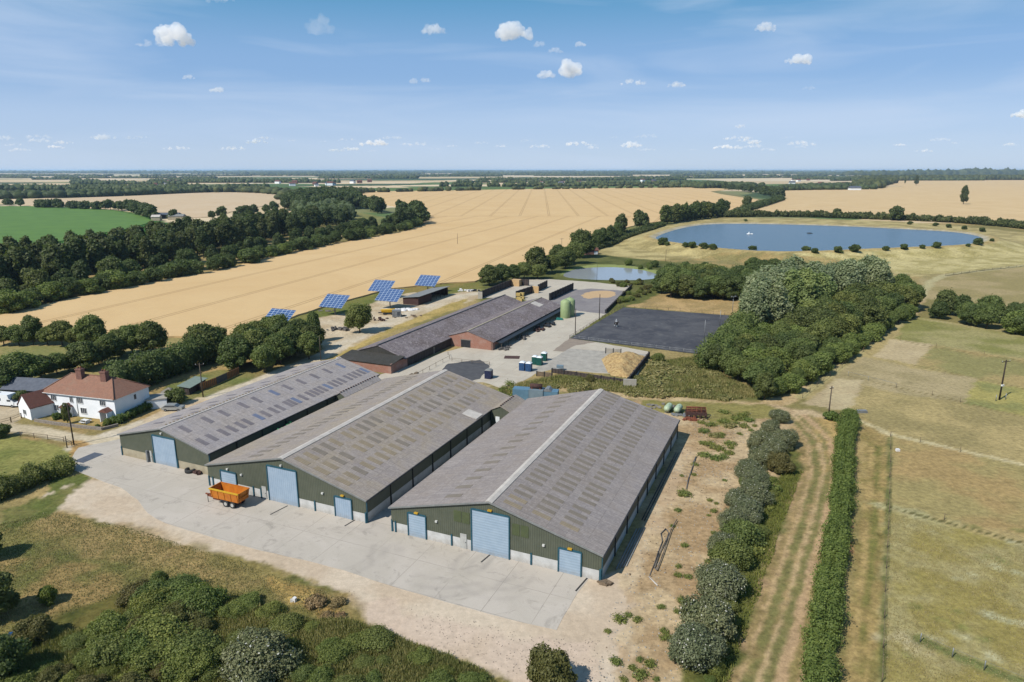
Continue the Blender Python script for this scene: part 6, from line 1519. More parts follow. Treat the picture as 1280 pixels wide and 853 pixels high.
hedge([(900, 272), (960, 271), (1020, 272), (1080, 274), (1140, 276), (1200, 279), (1260, 284), (1330, 292)], 9, 6.5, 1.1, 2.2, 'wood', 'long dark hedge between the reservoir and the right wheat field', 15, .5, hvar=.25)
for px, py, h, lb_ in [(1045, 272.5, 10, 'small round tree in the middle of the reservoir hedge'), (1120, 276, 15, 'larger round tree in the reservoir hedge, towards the right')]: plantpx('fieldtree', px, py, h, lb_)
plantpx('fieldtree', 934, 259.5, 16, 'round tree standing in the wheat right of the poplar row', wide=.8)
plantpx('fieldtree', 907, 265, 14, 'round tree at the right end of the poplar row', wide=.8)
hedge([(925, 266), (950, 259), (975, 251), (968, 246)], 12, 7, 1.3, 1.6, 'wood', 'curving dark hedge between the two pale wheat fields', 16, .5, hvar=.25)
rowpx([(972, 249), (962, 245), (948, 242), (930, 239.5), (905, 237.5)], 26, ['fieldtree'], (14, 20), 'one of the dark round trees on the curve between the two wheat fields', group='trees on the curved field edge', seed=17, jit=6)
# lone trees in the right field
plantpx('woodtall', 1204, 256, 30, 'lone tall two-tiered tree standing in the right wheat field', wide=.85)
plantpx('woodtall', 1145, 232, 36, 'small distant tree standing alone left of the tall lone tree', wide=.9)
plantpx('woodtall', 1131, 230.5, 26, 'tiny thin distant tree at the corner of the long wood', wide=.5)

# ---- bushes on the reservoir bank
k = 0
for px, py, s_, n_ in [(828, 306, 5.5, 1), (834, 307, 5, 1), (857, 309, 6, 1), (866, 310, 5, 1), (880, 311, 4.5, 1), (891, 312, 4.5, 1), (940, 314.5, 5, 1), (1007, 316, 5.5, 1), (1018, 316.5, 4, 1), (1048, 316, 5, 1), (1068, 315, 4.8, 1), (1107, 313.5, 3.5, 1), (1130, 312, 4, 1), (1153, 311, 3.4, 1), (1170, 310, 4.4, 1), (1210, 308.5, 3.6, 1), (1222, 306, 5, 1), (1240, 302, 4, 1), (932, 277, 5, 1), (1169, 283, 7, 1), (1186, 285, 6, 1), (1205, 287, 4, 1), (1228, 290, 4, 1), (1137, 281, 4, 1)]:
    k += 1
    plantpx('hawthorn', px, py, s_ * random.uniform(.45, .9), 'one of the small round bushes dotted along the reservoir bank', name='bush', cat='bush', group='bushes on the reservoir bank', wide=1.25)
scatter([(780, 330), (830, 333), (890, 336), (945, 341), (945, 346), (850, 342), (780, 338)], 9, ['hawthorn', 'thicket'], (2.2, 4), 'one of the low bushes at the foot of the reservoir bank beyond the pond', name='bush', cat='bush', group='low bushes beyond the pond', seed=21, keep=.6)
scatter([(750, 352), (800, 353), (820, 364), (800, 376), (770, 380), (760, 388), (785, 362)], 5, ['olivebush', 'bramblebush'], (1.2, 2.2), 'one of the scrubby bushes between the silage yard and the arena', name='bush', cat='bush', group='scrub by the arena corner', seed=22, keep=.7)

# ---- copse behind the arena
scatter([(822, 372), (860, 374), (900, 376), (930, 378), (948, 372), (938, 358), (900, 356), (860, 354), (828, 356)], 6.2, ['darktree', 'oak', 'darktree'], (8.0, 10.5), 'one of the broad dark trees in the copse directly behind the riding arena', group='copse behind the arena', seed=23)
scatter([(925, 352), (960, 352), (975, 340), (935, 342)], 8, ['darktree'], (7, 9), 'one of the dark trees at the back left of the grey poplars', group='dark trees behind the grey ones', seed=24)
# ---- the big wood right of the arena
hedge([(893, 463), (908, 441), (925, 424), (942, 408), (956, 392)], 7.0, 7.5, .42, 9, 'oak', 'dense green hedge of trees along the right side of the riding arena', 25, .4, hvar=.16)
scatter([(935, 402), (955, 385), (985, 372), (1040, 370), (1085, 374), (1100, 380), (1060, 384), (1020, 386), (985, 394), (972, 412), (945, 422)], 7.2, ['grey'], (13, 18.5), 'one of the tall grey-green willows in the middle of the big wood', name='willow', group='grey-green willows in the wood', seed=26, wide=(1.0, 1.25))
for px, py, h, lb_ in [(985, 402, 17.0, 'bright yellow-green tree at the left of the lime coloured group in the wood'), (1003, 401, 17.5, 'bright yellow-green tree in the middle of the lime coloured group'), (1021, 398, 16.5, 'bright yellow-green tree at the right of the lime coloured group'), (1010, 412, 10, 'paler green tree below the lime coloured group')]:
    plantpx('lime', px, py, h, lb_, wide=1.1)
scatter([(1010, 412), (1045, 400), (1090, 380), (1130, 374), (1138, 386), (1128, 398), (1090, 412), (1050, 432), (1020, 440), (1000, 430)], 6.8, ['oak', 'darktree'], (8, 11), 'one of the dense green trees in the right half of the big wood', group='green trees in the right half of the wood', seed=27)
scatter([(890, 466), (912, 444), (945, 424), (1000, 428), (1022, 442), (1045, 436), (1035, 450), (990, 474), (968, 496), (945, 498), (932, 474), (905, 470)], 5.6, ['oak', 'thicket', 'oak', 'darktree'], (5, 7.5), 'one of the lower green trees at the near side of the big wood', group='low green trees at the near side of the wood', seed=28)
rowpx([(962, 496), (984, 491), (1014, 468), (1056, 446), (1085, 425), (1120, 406), (1136, 394)], 4.6, ['thicket', 'oak'], (4.0, 5.6), 'one of the bushy green trees along the track side of the big wood', group='track side of the big wood', seed=44, jit=1)
plantpx('darktree', 893, 465, 7.5, 'dark rounded conifer at the arena corner of the big wood', wide=.85)
plantpx('oak', 922, 477, 6.5, 'rounded green tree standing forward at the near edge of the wood', wide=.95)
plantpx('darktree', 955, 500, 6.6, 'nearest dark tree of the big wood, beside the track', wide=.85)
# ---- tree row on the right
rowpx([(1152, 396), (1190, 402), (1230, 410), (1300, 424)], 5.5, ['oak', 'darktree', 'thicket'], (6, 9), 'one of the leafy trees in the row along the top of the right paddock', group='tree row above the right paddock', seed=29, jit=2)
rowpx([(1160, 390), (1200, 396), (1300, 414)], 6, ['oak', 'darktree'], (6, 9.5), 'one of the leafy trees in the row along the top of the right paddock', group='tree row above the right paddock', seed=30, jit=2)
for px in (1218, 1222): plantpx('oak', px, 409, 4, 'small tree with bare grey stems in the right tree row', wide=.5)

# ---- left woodland belt
bel = [(-60, 400), (0, 393), (100, 370), (200, 351), (280, 337), (340, 322), (400, 308), (450, 299), (505, 289), (526, 280)]
rowpx(bel, 7.2, ['hawthorn', 'darktree', 'thicket'], (6, 9), 'one of the bushy trees along the field side of the long left woodland belt', group='bushy edge of the left woodland belt', seed=31, jit=2.5, wide=(1, 1.3))
rowpx([(x, y - 7) for x, y in bel], 8.5, ['woodtree', 'darktree'], (9, 13), 'one of the mid-height trees just inside the left woodland belt', group='inner trees of the left woodland belt', seed=32, jit=3)
scatter([(-70, 384), (0, 376), (60, 364), (130, 350), (200, 337), (260, 323), (330, 306), (400, 292), (400, 284), (330, 290), (250, 304), (150, 325), (60, 341), (-70, 356)], 11.5, ['woodtall', 'woodtall', 'woodtree'], (17, 21), 'one of the tall dark trees making up the left woodland belt', group='tall trees of the left woodland belt', seed=33)
scatter([(372, 286), (440, 282), (440, 270), (400, 262), (370, 268)], 12, ['grey', 'woodtree'], (13, 18), 'one of the greyish rounded trees in the middle of the left belt', group='greyish trees of the left belt', seed=34)
scatter([(355, 262), (380, 270), (420, 262), (450, 262), (447, 250), (420, 246), (380, 248), (358, 255)], 15, ['woodtree', 'fieldtree'], (16, 22), 'one of the trees in the dense wood at the far end of the left belt', group='dense wood ending the left belt', seed=35)
rowpx([(448, 262), (460, 262), (476, 268), (500, 268), (522, 272), (524, 279), (500, 288)], 14, ['woodtree', 'fieldtree'], (14, 20), 'one of the round trees at the tip of the left belt beside the wheat', group='trees at the tip of the left belt', seed=36, jit=4)
# ---- hedgerows beyond the green crop
rowpx([(-20, 257), (38, 258)], 14, ['fieldtree'], (10, 14), 'one of the trees in the short hedgerow at the far left beyond the green crop', group='far left hedgerow', seed=37, jit=4)
rowpx([(46, 259.5), (90, 261), (134, 263)], 12, ['fieldtree', 'fieldbush'], (9, 13), 'one of the trees in the hedgerow on the far side of the green crop', group='hedgerow beyond the green crop', seed=38, jit=4)
rowpx([(142, 262), (165, 265), (180, 270), (190, 275)], 12, ['fieldtree'], (10, 15), 'one of the trees curving round the corner of the green crop', group='curved hedgerow at the crop corner', seed=39, jit=4)
rowpx([(200, 276), (240, 274), (300, 272), (352, 262)], 22, ['fieldtree'], (8, 13), 'one of the scattered trees along the near edge of the pale left field', group='trees at the edge of the pale left field', seed=40, jit=5)

# the 300 trees that show largest stay things of their own; the rest of the woods become one mass
GT.sort(key=lambda a: -a[0])
NKEEP = 296 - len(SOLO)
def merge_rest(lst):
    by = {}
    for _, t in lst:
        for ch in list(t.children):
            by.setdefault(ch.data.materials[0].name, []).append((ch.data, Matrix.Translation(t.location) @ Matrix.Rotation(t.rotation_euler.z, 4, 'Z') @ Matrix.Diagonal((*t.scale, 1))))
            bpy.data.objects.remove(ch)
        bpy.data.objects.remove(t)
    g = np.random.default_rng(4); Vs = []; Ls = []; LT = []; TT = []; MI = []; base = 0; mats = []
    for mi, (mn, items) in enumerate(by.items()):
        mats.append(bpy.data.materials[mn])
        for me, mx_ in items:
            n = len(me.vertices); co = np.empty(n * 3, np.float32); me.vertices.foreach_get('co', co); co = co.reshape(-1, 3)
            A_ = np.array(mx_); Vs.append(co @ A_[:3, :3].T + A_[:3, 3])
            li = np.empty(len(me.loops), np.int32); me.loops.foreach_get('vertex_index', li); Ls.append(li + base); base += n
            lt = np.empty(len(me.polygons), np.int32); me.polygons.foreach_get('loop_total', lt); LT.append(lt)
            if 'tint' in me.attributes:
                tt = np.empty(len(lt), np.float32); me.attributes['tint'].data.foreach_get('value', tt); tt = tt + g.uniform(-.22, .22)
            else: tt = np.full(len(lt), .5, np.float32)
            TT.append(tt); MI.append(np.full(len(lt), mi, np.int32))
    me = bpy.data.meshes.new('woodland'); V = np.concatenate(Vs); LI = np.concatenate(Ls); LT = np.concatenate(LT)
    me.vertices.add(len(V)); me.vertices.foreach_set('co', V.astype(np.float32).ravel()); me.loops.add(len(LI)); me.loops.foreach_set('vertex_index', LI)
    me.polygons.add(len(LT)); me.polygons.foreach_set('loop_start', np.concatenate([[0], np.cumsum(LT)[:-1]]).astype(np.int32)); me.polygons.foreach_set('loop_total', LT)
    for m_ in mats: me.materials.append(m_)
    me.polygons.foreach_set('material_index', np.concatenate(MI)); at = me.attributes.new('tint', 'FLOAT', 'FACE'); at.data.foreach_set('value', np.concatenate(TT).astype(np.float32)); me.update()
    tag(link('woodland', me), 'the further trees of the woods, belts and hedgerows merging into one dark mass', 'woodland', kind='stuff')
merge_rest(GT[NKEEP:])

# ---- shrub row right of shed three
sb = [(974, 528, 2.6, 's'), (962, 545, 3.0, 's'), (980, 560, 3.4, 's'), (966, 568, 3.0, 's'), (949, 560, 3.2, 's'), (975, 590, 3.2, 'o'), (952, 583, 3.4, 's'), (935, 598, 3.2, 's'), (945, 612, 3.2, 's'), (940, 628, 3.4, 's'), (920, 634, 2.8, 's'), (932, 650, 3.3, 's'), (916, 664, 3.2, 's'), (925, 680, 3.3, 'd'), (904, 694, 3.0, 's'), (912, 706, 3.2, 'd'), (900, 745, 4.0, 's'), (884, 795, 4.4, 's'), (866, 830, 4.0, 's')]
pos = ['topmost', 'second', 'third', 'fourth', 'fifth', 'yellowish', 'seventh', 'eighth', 'ninth', 'tenth', 'eleventh', 'twelfth', 'thirteenth', 'fourteenth', 'fifteenth', 'sixteenth', 'seventeenth', 'eighteenth', 'nineteenth']
for (px, py, h, kd), nm in zip(sb, pos):
    plantpx({'s': 'silverbush', 'o': 'olivebush', 'd': 'darkbush'}[kd], px, py, h, ('%s shrub from the top in the grey-green row beside the grass track' % nm) if nm[0] != 'y' else 'yellowish olive shrub among the grey-green row near its top', name='shrub', cat='shrub', group='grey-green shrub row', wide=1.0)
plantpx('smallbush', 1040, 525, 1.9, 'small bush at the foot of the grey pole by the hedge', name='bush', cat='bush')
plantpx('silverbush', 322, 838, 3.9, 'large silvery grey bush in the foreground scrub', name='shrub', cat='shrub', wide=1.25)
plantpx('olivebush', 690, 862, 4.0, 'rounded olive bush at the bottom edge in front of the gravel', name='shrub', cat='shrub', wide=.85)
plantpx('smallbush', 61, 754, 2.2, 'small upright bush alone in the rough grass at lower left', name='bush', cat='bush', wide=.7)
plantpx('darkbush', 201, 732, 1.9, 'little pointed bush at the top of the foreground scrub', name='bush', cat='bush', wide=.6)
plantpx('olivebush', 45, 800, 2.8, 'wispy olive bush beside the litter at lower left', name='bush', cat='bush')
for px, py, h, lb_ in [(-8, 775, 6, 'dark tree cut by the left picture edge, upper one'), (2, 850, 5.2, 'dark tree in the bottom left corner'), (-20, 700, 5, 'dark tree just outside the left edge casting shade')]: plantpx('darktree', px, py, h, lb_)
# foreground scrub
scatter([(150, 765), (190, 740), (225, 735), (262, 748), (262, 790), (250, 880), (-40, 880), (20, 860), (90, 810), (110, 790), (150, 790)], 2.5, ['bramblebush', 'darkbush', 'bramblebush', 'olivebush'], (1.0, 2.6), 'one of the dense green bramble bushes filling the lower left foreground', name='bramble_bush', cat='bush', group='bramble bushes in the lower left foreground', seed=50, wide=(.9, 1.5), keep=.9)
scatter([(262, 760), (300, 752), (345, 770), (400, 790), (470, 800), (560, 830), (620, 860), (620, 890), (380, 890), (255, 890)], 2.8, ['bramblebush', 'bramblebush', 'darkbush'], (.7, 1.5), 'one of the low green bushes among the foreground weeds', name='low_bush', cat='bush', group='low bushes in the foreground weeds', seed=51, keep=.7, wide=(1, 1.6))
scatter([(380, 745), (410, 742), (436, 770), (425, 785), (395, 775)], 2.2, ['drybush', 'drybush', 'olivebush'], (.5, 1.0), 'one of the dry brown bushes where the scrub meets the gravel', name='dry_bush', cat='bush', group='dry bushes by the gravel', seed=52)
scatter([(880, 590), (915, 590), (945, 520), (900, 512), (868, 540), (862, 570)], 3.2, ['leafweed', 'leafweed', 'lowweed'], (.3, .7), 'one of the low leafy weed clumps on the pale earth behind the right shed', name='weed_clump', cat='weeds', group='weed clumps on the bare earth', seed=53, keep=.35, wide=(1, 1.5))
for px, py in [(880, 540), (888, 532), (905, 528), (920, 524), (935, 526), (886, 556), (900, 562), (912, 556), (880, 570), (894, 574), (856, 618), (905, 516)]: plantpx('leafweed', px, py, .6, 'one of the low leafy weed clumps on the pale earth behind the right shed', name='weed_clump', cat='weeds', group='weed clumps on the bare earth', wide=1.5)
for px, py in [(850, 620), (895, 630), (860, 722), (852, 752), (846, 765), (830, 790), (832, 798), (892, 640), (887, 626), (770, 828), (790, 836), (812, 832), (800, 845), (780, 850), (820, 850), (775, 775), (786, 770), (760, 790)]:
    plantpx('leafweed', px, py, random.uniform(.25, .5), 'one of the scattered weed tufts on the lower bare earth', name='weed_clump', cat='weeds', group='weed tufts on the lower bare earth', wide=random.uniform(.9, 1.4))
scatter([(925, 600), (968, 590), (985, 610), (965, 640), (945, 690), (925, 750), (905, 850), (880, 880), (895, 800), (915, 720), (930, 660)], 2.6, ['bramblebush', 'leafweed', 'darkbush'], (.6, 1.3), 'one of the low green plants between the shrub row and the grass track', name='low_bush', cat='bush', group='low plants beside the shrub row', seed=55, keep=.8)
plantpx('drybush', 1052, 690, .8, 'reddish dead heap beside the green hedge', name='dead_bush', cat='bush', wide=1.0)
plantpx('olivebush', 738, 478, 1.8, 'brownish bush against the near wall of the muck store', name='bush', cat='bush')
plantpx('darkbush', 822, 452, 2.2, 'dark bush right of the straw muck heap', name='bush', cat='bush')
scatter([(612, 497), (640, 478), (650, 486), (640, 500), (622, 505)], 2.6, ['leafweed', 'bramblebush'], (.6, 1.1), 'one of the green weeds beside the lone navy toilet', name='weed_clump', cat='weeds', group='weeds by the navy toilet', seed=56)
scatter([(664, 484), (700, 476), (785, 488), (812, 458), (850, 450), (905, 475), (935, 490), (925, 500), (840, 500), (720, 490)], 3.4, ['lowweed', 'olivebush', 'lowweed'], (.5, 1.2), 'one of the rough weed clumps between the muck store and the dirt track', name='weed_clump', cat='weeds', group='rough weeds below the arena', seed=57, keep=.5, wide=(1, 2))

# ---- loose stones and small weeds on the bare earth
def stones(px, n, s0, s1, m, label, seed):
    poly = PL(px); r = random.Random(seed); xs = [q[0] for q in poly]; ys_ = [q[1] for q in poly]; b = MB(); k = 0
    X = np.array([r.uniform(min(xs), max(xs)) for _ in range(n * 4)]); Y = np.array([r.uniform(min(ys_), max(ys_)) for _ in range(n * 4)])
    ok = (sdist(X, Y, poly) < 0) & (vnoise(X, Y, 8, 3, seed) > .47)
    for x, y in list(zip(X[ok], Y[ok]))[:n]: b.ball((x, y, .02), r.uniform(s0, s1), r.uniform(s0, s1), r.uniform(s0, s1) * .6, n=5, m=3, jit=.25)
    tag(b.build('loose_stones', m), label, 'stones', kind='stuff')
EARTH = [(850, 560), (870, 520), (940, 516), (950, 540), (915, 640), (880, 740), (850, 850), (740, 860), (770, 740), (812, 640)]
stones(EARTH, 900, .05, .15, M['conc'], 'pale stones and clods scattered over the bare earth right of the sheds', 5)
stones(EARTH, 350, .05, .15, M['timber'], 'dark clods and rubble scattered over the bare earth right of the sheds', 6)
stones([(440, 775), (600, 835), (760, 860), (770, 760), (700, 800), (560, 770), (430, 725)], 450, .03, .08, M['stone'], 'small stones and dry debris on the pale gravel apron', 7)
scatter([(852, 560), (870, 520), (940, 516), (948, 545), (905, 640), (880, 740), (850, 850), (770, 855), (800, 760), (830, 660)], 3.6, ['leafweed'], (.2, .5), 'one of the scattered weed tufts on the lower bare earth', name='weed_clump', cat='weeds', group='weed tufts on the lower bare earth', seed=71, keep=.35, wide=(.8, 1.5))

# ---- tall weeds and grass: one mass
def blades(px, n, h, wd, mat, label, seed, name='tall_grass', hv=.4):
    poly = PL(px); g = np.random.default_rng(seed); xs = [q[0] for q in poly]; ys_ = [q[1] for q in poly]
    x = g.uniform(min(xs), max(xs), n * 3); y = g.uniform(min(ys_), max(ys_), n * 3)
    d = sdist(x, y, poly); pt = vnoise(x, y, 4.0, 4, seed)
    ok = (d < -.2 + .8 * (pt - .5)) & (g.random(len(x)) < .25 + 1.1 * pt); x, y, pt = x[ok][:n], y[ok][:n], pt[ok][:n]; m = len(x)
    hh = h * (1 - hv + 2 * hv * g.random(m)) * (.6 + .8 * pt); a = g.uniform(0, 6.28, m); lx, ly = g.normal(size=m) * .22 * hh, g.normal(size=m) * .22 * hh
    w2 = wd * g.uniform(.6, 1.4, m)
    V = np.stack([np.stack([x - np.cos(a) * w2, y - np.sin(a) * w2, 0 * x - .02], 1), np.stack([x + np.cos(a) * w2, y + np.sin(a) * w2, 0 * x - .02], 1),
                  np.stack([x + lx + np.cos(a) * w2 * .5, y + ly + np.sin(a) * w2 * .5, hh], 1), np.stack([x + lx - np.cos(a) * w2 * .5, y + ly - np.sin(a) * w2 * .5, hh * .93], 1)], 1).reshape(-1, 3)
    q = np.arange(m * 4).reshape(-1, 4)
    me = np_mesh(name, V, q, np.zeros((0, 3), int), np.clip(.55 * vnoise(x, y, 7, 4, seed + 5) + .5 * g.random(m), 0, .94), np.zeros(0), FM[mat])
    tag(link(name, me), label, 'grass', kind='stuff')
blades([(180, 745), (262, 740), (340, 768), (400, 775), (440, 778), (520, 805), (600, 835), (650, 880), (-60, 880), (0, 800), (110, 790)], 110000, .55, .045, 'weed', 'tall green weeds and grass covering the lower left foreground', 61)
blades([(-80, 640), (0, 655), (60, 640), (150, 656), (300, 702), (420, 745), (440, 778), (260, 745), (150, 745), (0, 800), (-120, 800)], 26000, .14, .05, 'straw', 'short dry straw grass on the rough ground left of the gravel', 62)
blades([(885, 880), (915, 720), (940, 650), (978, 590), (1004, 590), (985, 640), (945, 760), (905, 880)], 22000, .35, .05, 'bramble', 'green grass strip between the shrubs and the track', 63)
blades([(604, 500), (650, 480), (700, 470), (790, 480), (815, 454), (880, 446), (905, 470), (960, 498), (900, 501), (700, 486), (640, 503)], 30000, .6, .09, 'weed', 'rough brownish weeds around the muck store', 64)
blades([(1108, 640), (1200, 664), (1290, 690), (1290, 870), (1102, 870)], 16000, .10, .05, 'straw', 'grazed grass tufts of the lower right paddock', 65)

# ================================================================== far landscape
def blobs(name, pts, label, sub, mat='wood', cat='woodland', kind='stuff'):
    cv, cf = sub; g = np.random.default_rng(len(pts)); pts = np.array(pts)
    n = len(pts); V = cv[None] * g.uniform(.75, 1.2, (n, len(cv), 1)) * np.stack([pts[:, 3], pts[:, 3], pts[:, 4]], 1)[:, None, :] + pts[:, None, :3]
    F = cf[None] + (np.arange(n) * len(cv))[:, None, None]
    tn = np.repeat(g.random(n), len(cf)) * .7 + .3 * g.random(n * len(cf))
    me = np_mesh(name, V.reshape(-1, 3), np.zeros((0, 4), int), F.reshape(-1, 3), np.zeros(0), tn, FM[mat])
    return tag(link(name, me), label, cat, kind=kind)
def strip(px, h, r_, depth, seed, gap=0.0):
    r = random.Random(seed); g = [P(*q) for q in px]; o = []
    for a, b in zip(g[:-1], g[1:]):
        m = max(1, int((b - a).length / (r_ * 1.1)))
        for i in range(m):
            if r.random() < gap: continue
            q = a.lerp(b, i / m)
            for k in range(max(1, int(depth / (r_ * 1.3)))):
                hh = h * r.uniform(.7, 1.2); rr = r_ * r.uniform(.8, 1.3)
                o.append((q.x + r.uniform(-1, 1) * r_, q.y + k * r_ * 1.3 + r.uniform(-1, 1) * r_ * .6, hh * .45, rr, hh * .55))
    return o
blobs('far_wood', strip([(1098, 236), (1104, 232), (1118, 229), (1106, 226.5)], 20, 9, 160, 1) + strip([(1102, 226.5), (1180, 225.6), (1300, 225.4), (1400, 225.4)], 24, 11, 300, 2), 'long dark wood along the far side of the right wheat field', IC2)
blobs('far_wood', strip([(877, 236), (905, 235), (930, 237), (950, 236)], 16, 9, 200, 3), 'dark wood at the right end of the main wheat field', IC2)
blobs('far_hedgerow', strip([(440, 241.5), (520, 240), (600, 238.4)], 11, 8, 20, 4, .12) + strip([(640, 237.5), (760, 236), (880, 234.5)], 11, 8, 10, 5, .5) + strip([(640, 234), (760, 233), (900, 232)], 13, 9, 20, 6, .35), 'dark hedgerows along the far edge of the main wheat field', IC2)
blobs('far_wood', strip([(355, 250), (380, 246), (440, 244)], 14, 9, 120, 7) + strip([(270, 241), (300, 240.5), (360, 244)], 13, 9, 60, 8, .2), 'dark trees at the right corner of the pale left field', IC2)
blobs('far_hedgerow', strip([(-30, 250), (40, 248), (120, 246.5), (200, 243), (290, 240)], 14, 9, 60, 9, .2) + strip([(0, 239), (120, 238), (190, 239.5), (330, 236)], 14, 9, 40, 10, .3) + strip([(960, 239), (1010, 238), (1100, 237)], 13, 9, 30, 11, .25) + strip([(985, 236), (1100, 232)], 12, 9, 60, 12, .4), 'dark hedgerows among the distant left and right fields', IC2)
r9 = random.Random(91); far_pts = []; far2 = []
for k in range(95):
    yy = 1500 * math.exp(r9.random() * 2.6); xx = r9.uniform(-.85, .85) * yy
    # leave the wheat fields clear
    pyy = 213 + (CAM_H * FPX / yy); pxx = 640 + xx / yy * FPX * 1.0
    if pyy > 233 and 440 < pxx < 950: continue
    if pyy > 226 and pxx > 960: continue
    if pyy > 240 and pxx < 360: continue
    Lw = r9.uniform(.05, .28) * yy; a = r9.gauss(0, .25); dep = r9.choice([1, 1, 2, 4]); rad = max(7, yy * .0032); n = int(Lw / (rad * 1.1))
    for i in range(n):
        if r9.random() < .12: continue
        for q in range(dep):
            X = xx + (i - n / 2) * rad * 1.1 * math.cos(a) + r9.uniform(-3, 3); Y = yy + (i - n / 2) * rad * 1.1 * math.sin(a) + q * rad * 1.4 + r9.uniform(-4, 4)
            h = r9.uniform(9, 17) + yy * .0006
            (far_pts if Y < 4500 else far2).append((X, Y, h * .4, rad * r9.uniform(.8, 1.3), h * .6))
blobs('distant_woodland', far_pts, 'scattered woods and hedgerows in the middle distance', IC1)
for k in range(60):
    yy = r9.uniform(9000, 26000); xx = r9.uniform(-.9, .9) * yy; Lw = r9.uniform(.08, .35) * yy; rad = yy * .004; n = int(Lw / rad)
    for i in range(n): far2.append((xx + (i - n / 2) * rad, yy + r9.uniform(-40, 40), 8, rad * r9.uniform(.8, 1.3), r9.uniform(14, 30) + (yy - 9000) * .0016))
blobs('distant_woodland', far2, 'blue-dark wooded skyline along the horizon', IC1)
hill = []
for i in range(120):
    X = 3000 + i * 22; hill.append((X * 1.15, 7200, 6, 60, 44 + 22 * math.exp(-((i - 55) / 28) ** 2) + r9.uniform(-3, 3)))
blobs('wooded_hill', hill, 'low wooded rise on the right of the skyline', IC1, kind='structure')
# distant houses
hm = MB().box(-6, 6, -4, 4, 0, 5).mesh('wall', M['white']); hr_ = MB().extr([(-4.5, 5), (0, 8), (4.5, 5)], 'x', -6.4, 6.4).mesh('roof', M['tile2']); hb_ = MB().box(-6, 6, -4, 4, 0, 5).mesh('wall', M['chim']); hs_ = MB().extr([(-4.5, 5), (0, 8), (4.5, 5)], 'x', -6.4, 6.4).mesh('roof', M['slate'])
for i in range(34):
    px = r9.choice([r9.uniform(440, 480), r9.uniform(640, 880), r9.uniform(330, 420), r9.uniform(985, 1060), r9.uniform(180, 240)]); py = r9.uniform(226, 234)
    g = P(px, py); s_ = r9.uniform(1.0, 1.8)
    t = thing('distant_house', 'small pale house far off among the trees near the horizon', 'house', (g.x, g.y, 0), r9.uniform(-.8, .8), 'distant houses near the horizon', s_)
    link('wall', hm if r9.random() < .7 else hb_, t); link('roof', hr_ if r9.random() < .6 else hs_, t)
p = P(1068, 238); t = thing('distant_barn', 'wide grey roofed building among far trees above the reservoir', 'barn', (p.x, p.y, 0), 0)
MB().box(-14, 14, -8, 8, 0, 6).build('wall', M['white'], t); MB().extr([(-9, 6), (0, 11), (9, 6)], 'x', -15, 15).build('roof', M['slate'], t)

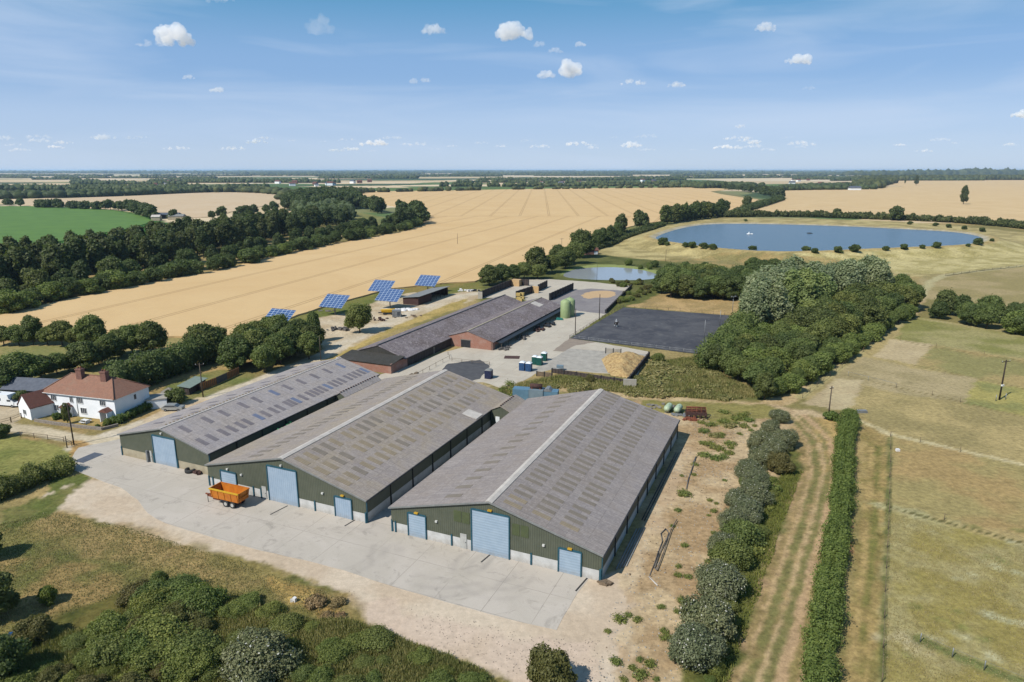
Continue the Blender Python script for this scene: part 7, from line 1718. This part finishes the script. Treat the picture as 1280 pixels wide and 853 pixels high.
# ================================================================== clouds
def cloud_mat():
    m = bpy.data.materials.new('cloud'); m.use_nodes = True; N = m.node_tree.nodes; L = m.node_tree.links; N.clear()
    o = N.new('ShaderNodeOutputMaterial'); v = N.new('ShaderNodeVolumePrincipled'); L.new(v.outputs[0], o.inputs['Volume'])
    v.inputs['Color'].default_value = (.98, .98, .985, 1); v.inputs['Density'].default_value = 0.012; v.inputs['Anisotropy'].default_value = 0.0
    return m
cmats = {}
def cmat(dens):
    if dens not in cmats:
        m = cloud_mat(); m.node_tree.nodes['Principled Volume'].inputs['Density'].default_value = dens; cmats[dens] = m
    return cmats[dens]
def cloud(px, py, wpx, hpx, seed, label, base=1300.0, dens=None):
    el = (213 - py) ; u = (px - 640) / FPX; v = (426.5 - py) / FPX
    d = Vector((u, cP + v * sP, v * cP - sP)); t = (base - CAM_H) / d.z; c = Vector((0, 0, CAM_H)) + d * t
    Wm = wpx / FPX * t; Hm = hpx / FPX * t; r = random.Random(seed)
    bm = bmesh.new()
    for k in range(20):
        fx_ = r.uniform(-1, 1); env = math.sqrt(max(.08, 1 - fx_ * fx_))
        rr = Hm * r.uniform(.18, .36) * (.5 + .5 * env)
        rr *= .8
        mtx = Matrix.Translation((fx_ * Wm * .42, r.uniform(-.25, .25) * Wm * .5, rr * .5 + r.uniform(0, 1) * Hm * .45 * env)) @ Matrix.Diagonal((rr * 1.3, rr * 1.2, rr, 1))
        bmesh.ops.create_icosphere(bm, subdivisions=3, radius=1, matrix=mtx)
    me = bpy.data.meshes.new('cloud'); bm.to_mesh(me); bm.free(); me.materials.append(cmat(dens))
    o = link('cloud', me, None, c)
    md = o.modifiers.new('r', 'REMESH'); md.mode = 'VOXEL'; md.voxel_size = max(Hm, Wm * .5) / 30; md.use_smooth_shade = True
    tx = bpy.data.textures.new('puff', 'CLOUDS'); tx.noise_scale = Hm * .3; tx.noise_depth = 4
    dm = o.modifiers.new('d', 'DISPLACE'); dm.texture = tx; dm.strength = Hm * .42; dm.texture_coords = 'GLOBAL'; dm.mid_level = .5
    tag(o, label, 'cloud', kind='structure')
CL_ = [(218, 55, 46, 30, .010), (190, 58, 44, 10, .004), (543, 42, 34, 16, .007), (643, 48, 48, 26, .010), (675, 58, 18, 8, .006), (694, 66, 22, 9, .005), (725, 58, 13, 9, .008), (683, 97, 20, 14, .008), (712, 96, 26, 26, .009), (958, 38, 28, 14, .009), (997, 80, 36, 18, .010),
       (792, 106, 36, 10, .005), (846, 109, 26, 8, .007), (236, 99, 18, 7, .006), (272, 115, 24, 9, .006), (517, 104, 10, 8, .006), (532, 103, 12, 8, .006), (400, 42, 30, 26, .0015), (1277, 147, 26, 12, .009), (925, 160, 18, 5, .004), (943, 180, 20, 7, .004), (790, 184, 30, 9, .003), (1012, 112, 22, 6, .002), (741, 186, 18, 5, .002), (275, 2, 40, 14, .003)]
for i, (px, py, w_, h_, dn) in enumerate(CL_): cloud(px, py, w_, h_, i + 5, 'small white cumulus cloud in the blue sky', dens=dn)
for i in range(64):
    px = r9.uniform(-20, 1290); w_ = r9.uniform(12, 44)
    if 860 < px < 1290 and r9.random() < .4: continue
    cloud(px, r9.uniform(172, 190), w_, w_ * r9.uniform(.14, .24), i + 200, 'faint flat cloud in the low bank above the horizon', dens=round(r9.choice([.0015, .0025, .004]), 5))

# ================================================================== haze
HD = 0.00004
hb = MB().box(-60000, 60000, -300, 80000, -1.8, 76).build('haze', None)
m = bpy.data.materials.new('haze'); m.use_nodes = True; N = m.node_tree.nodes; L = m.node_tree.links; N.clear()
o = N.new('ShaderNodeOutputMaterial'); v = N.new('ShaderNodeVolumePrincipled'); L.new(v.outputs[0], o.inputs['Volume'])
v.inputs['Color'].default_value = (.50, .72, 1.0, 1); v.inputs['Density'].default_value = HD; v.inputs['Anisotropy'].default_value = 0.2
hb.data.materials.append(m); tag(hb, 'thin summer haze in the air', 'haze', kind='stuff')
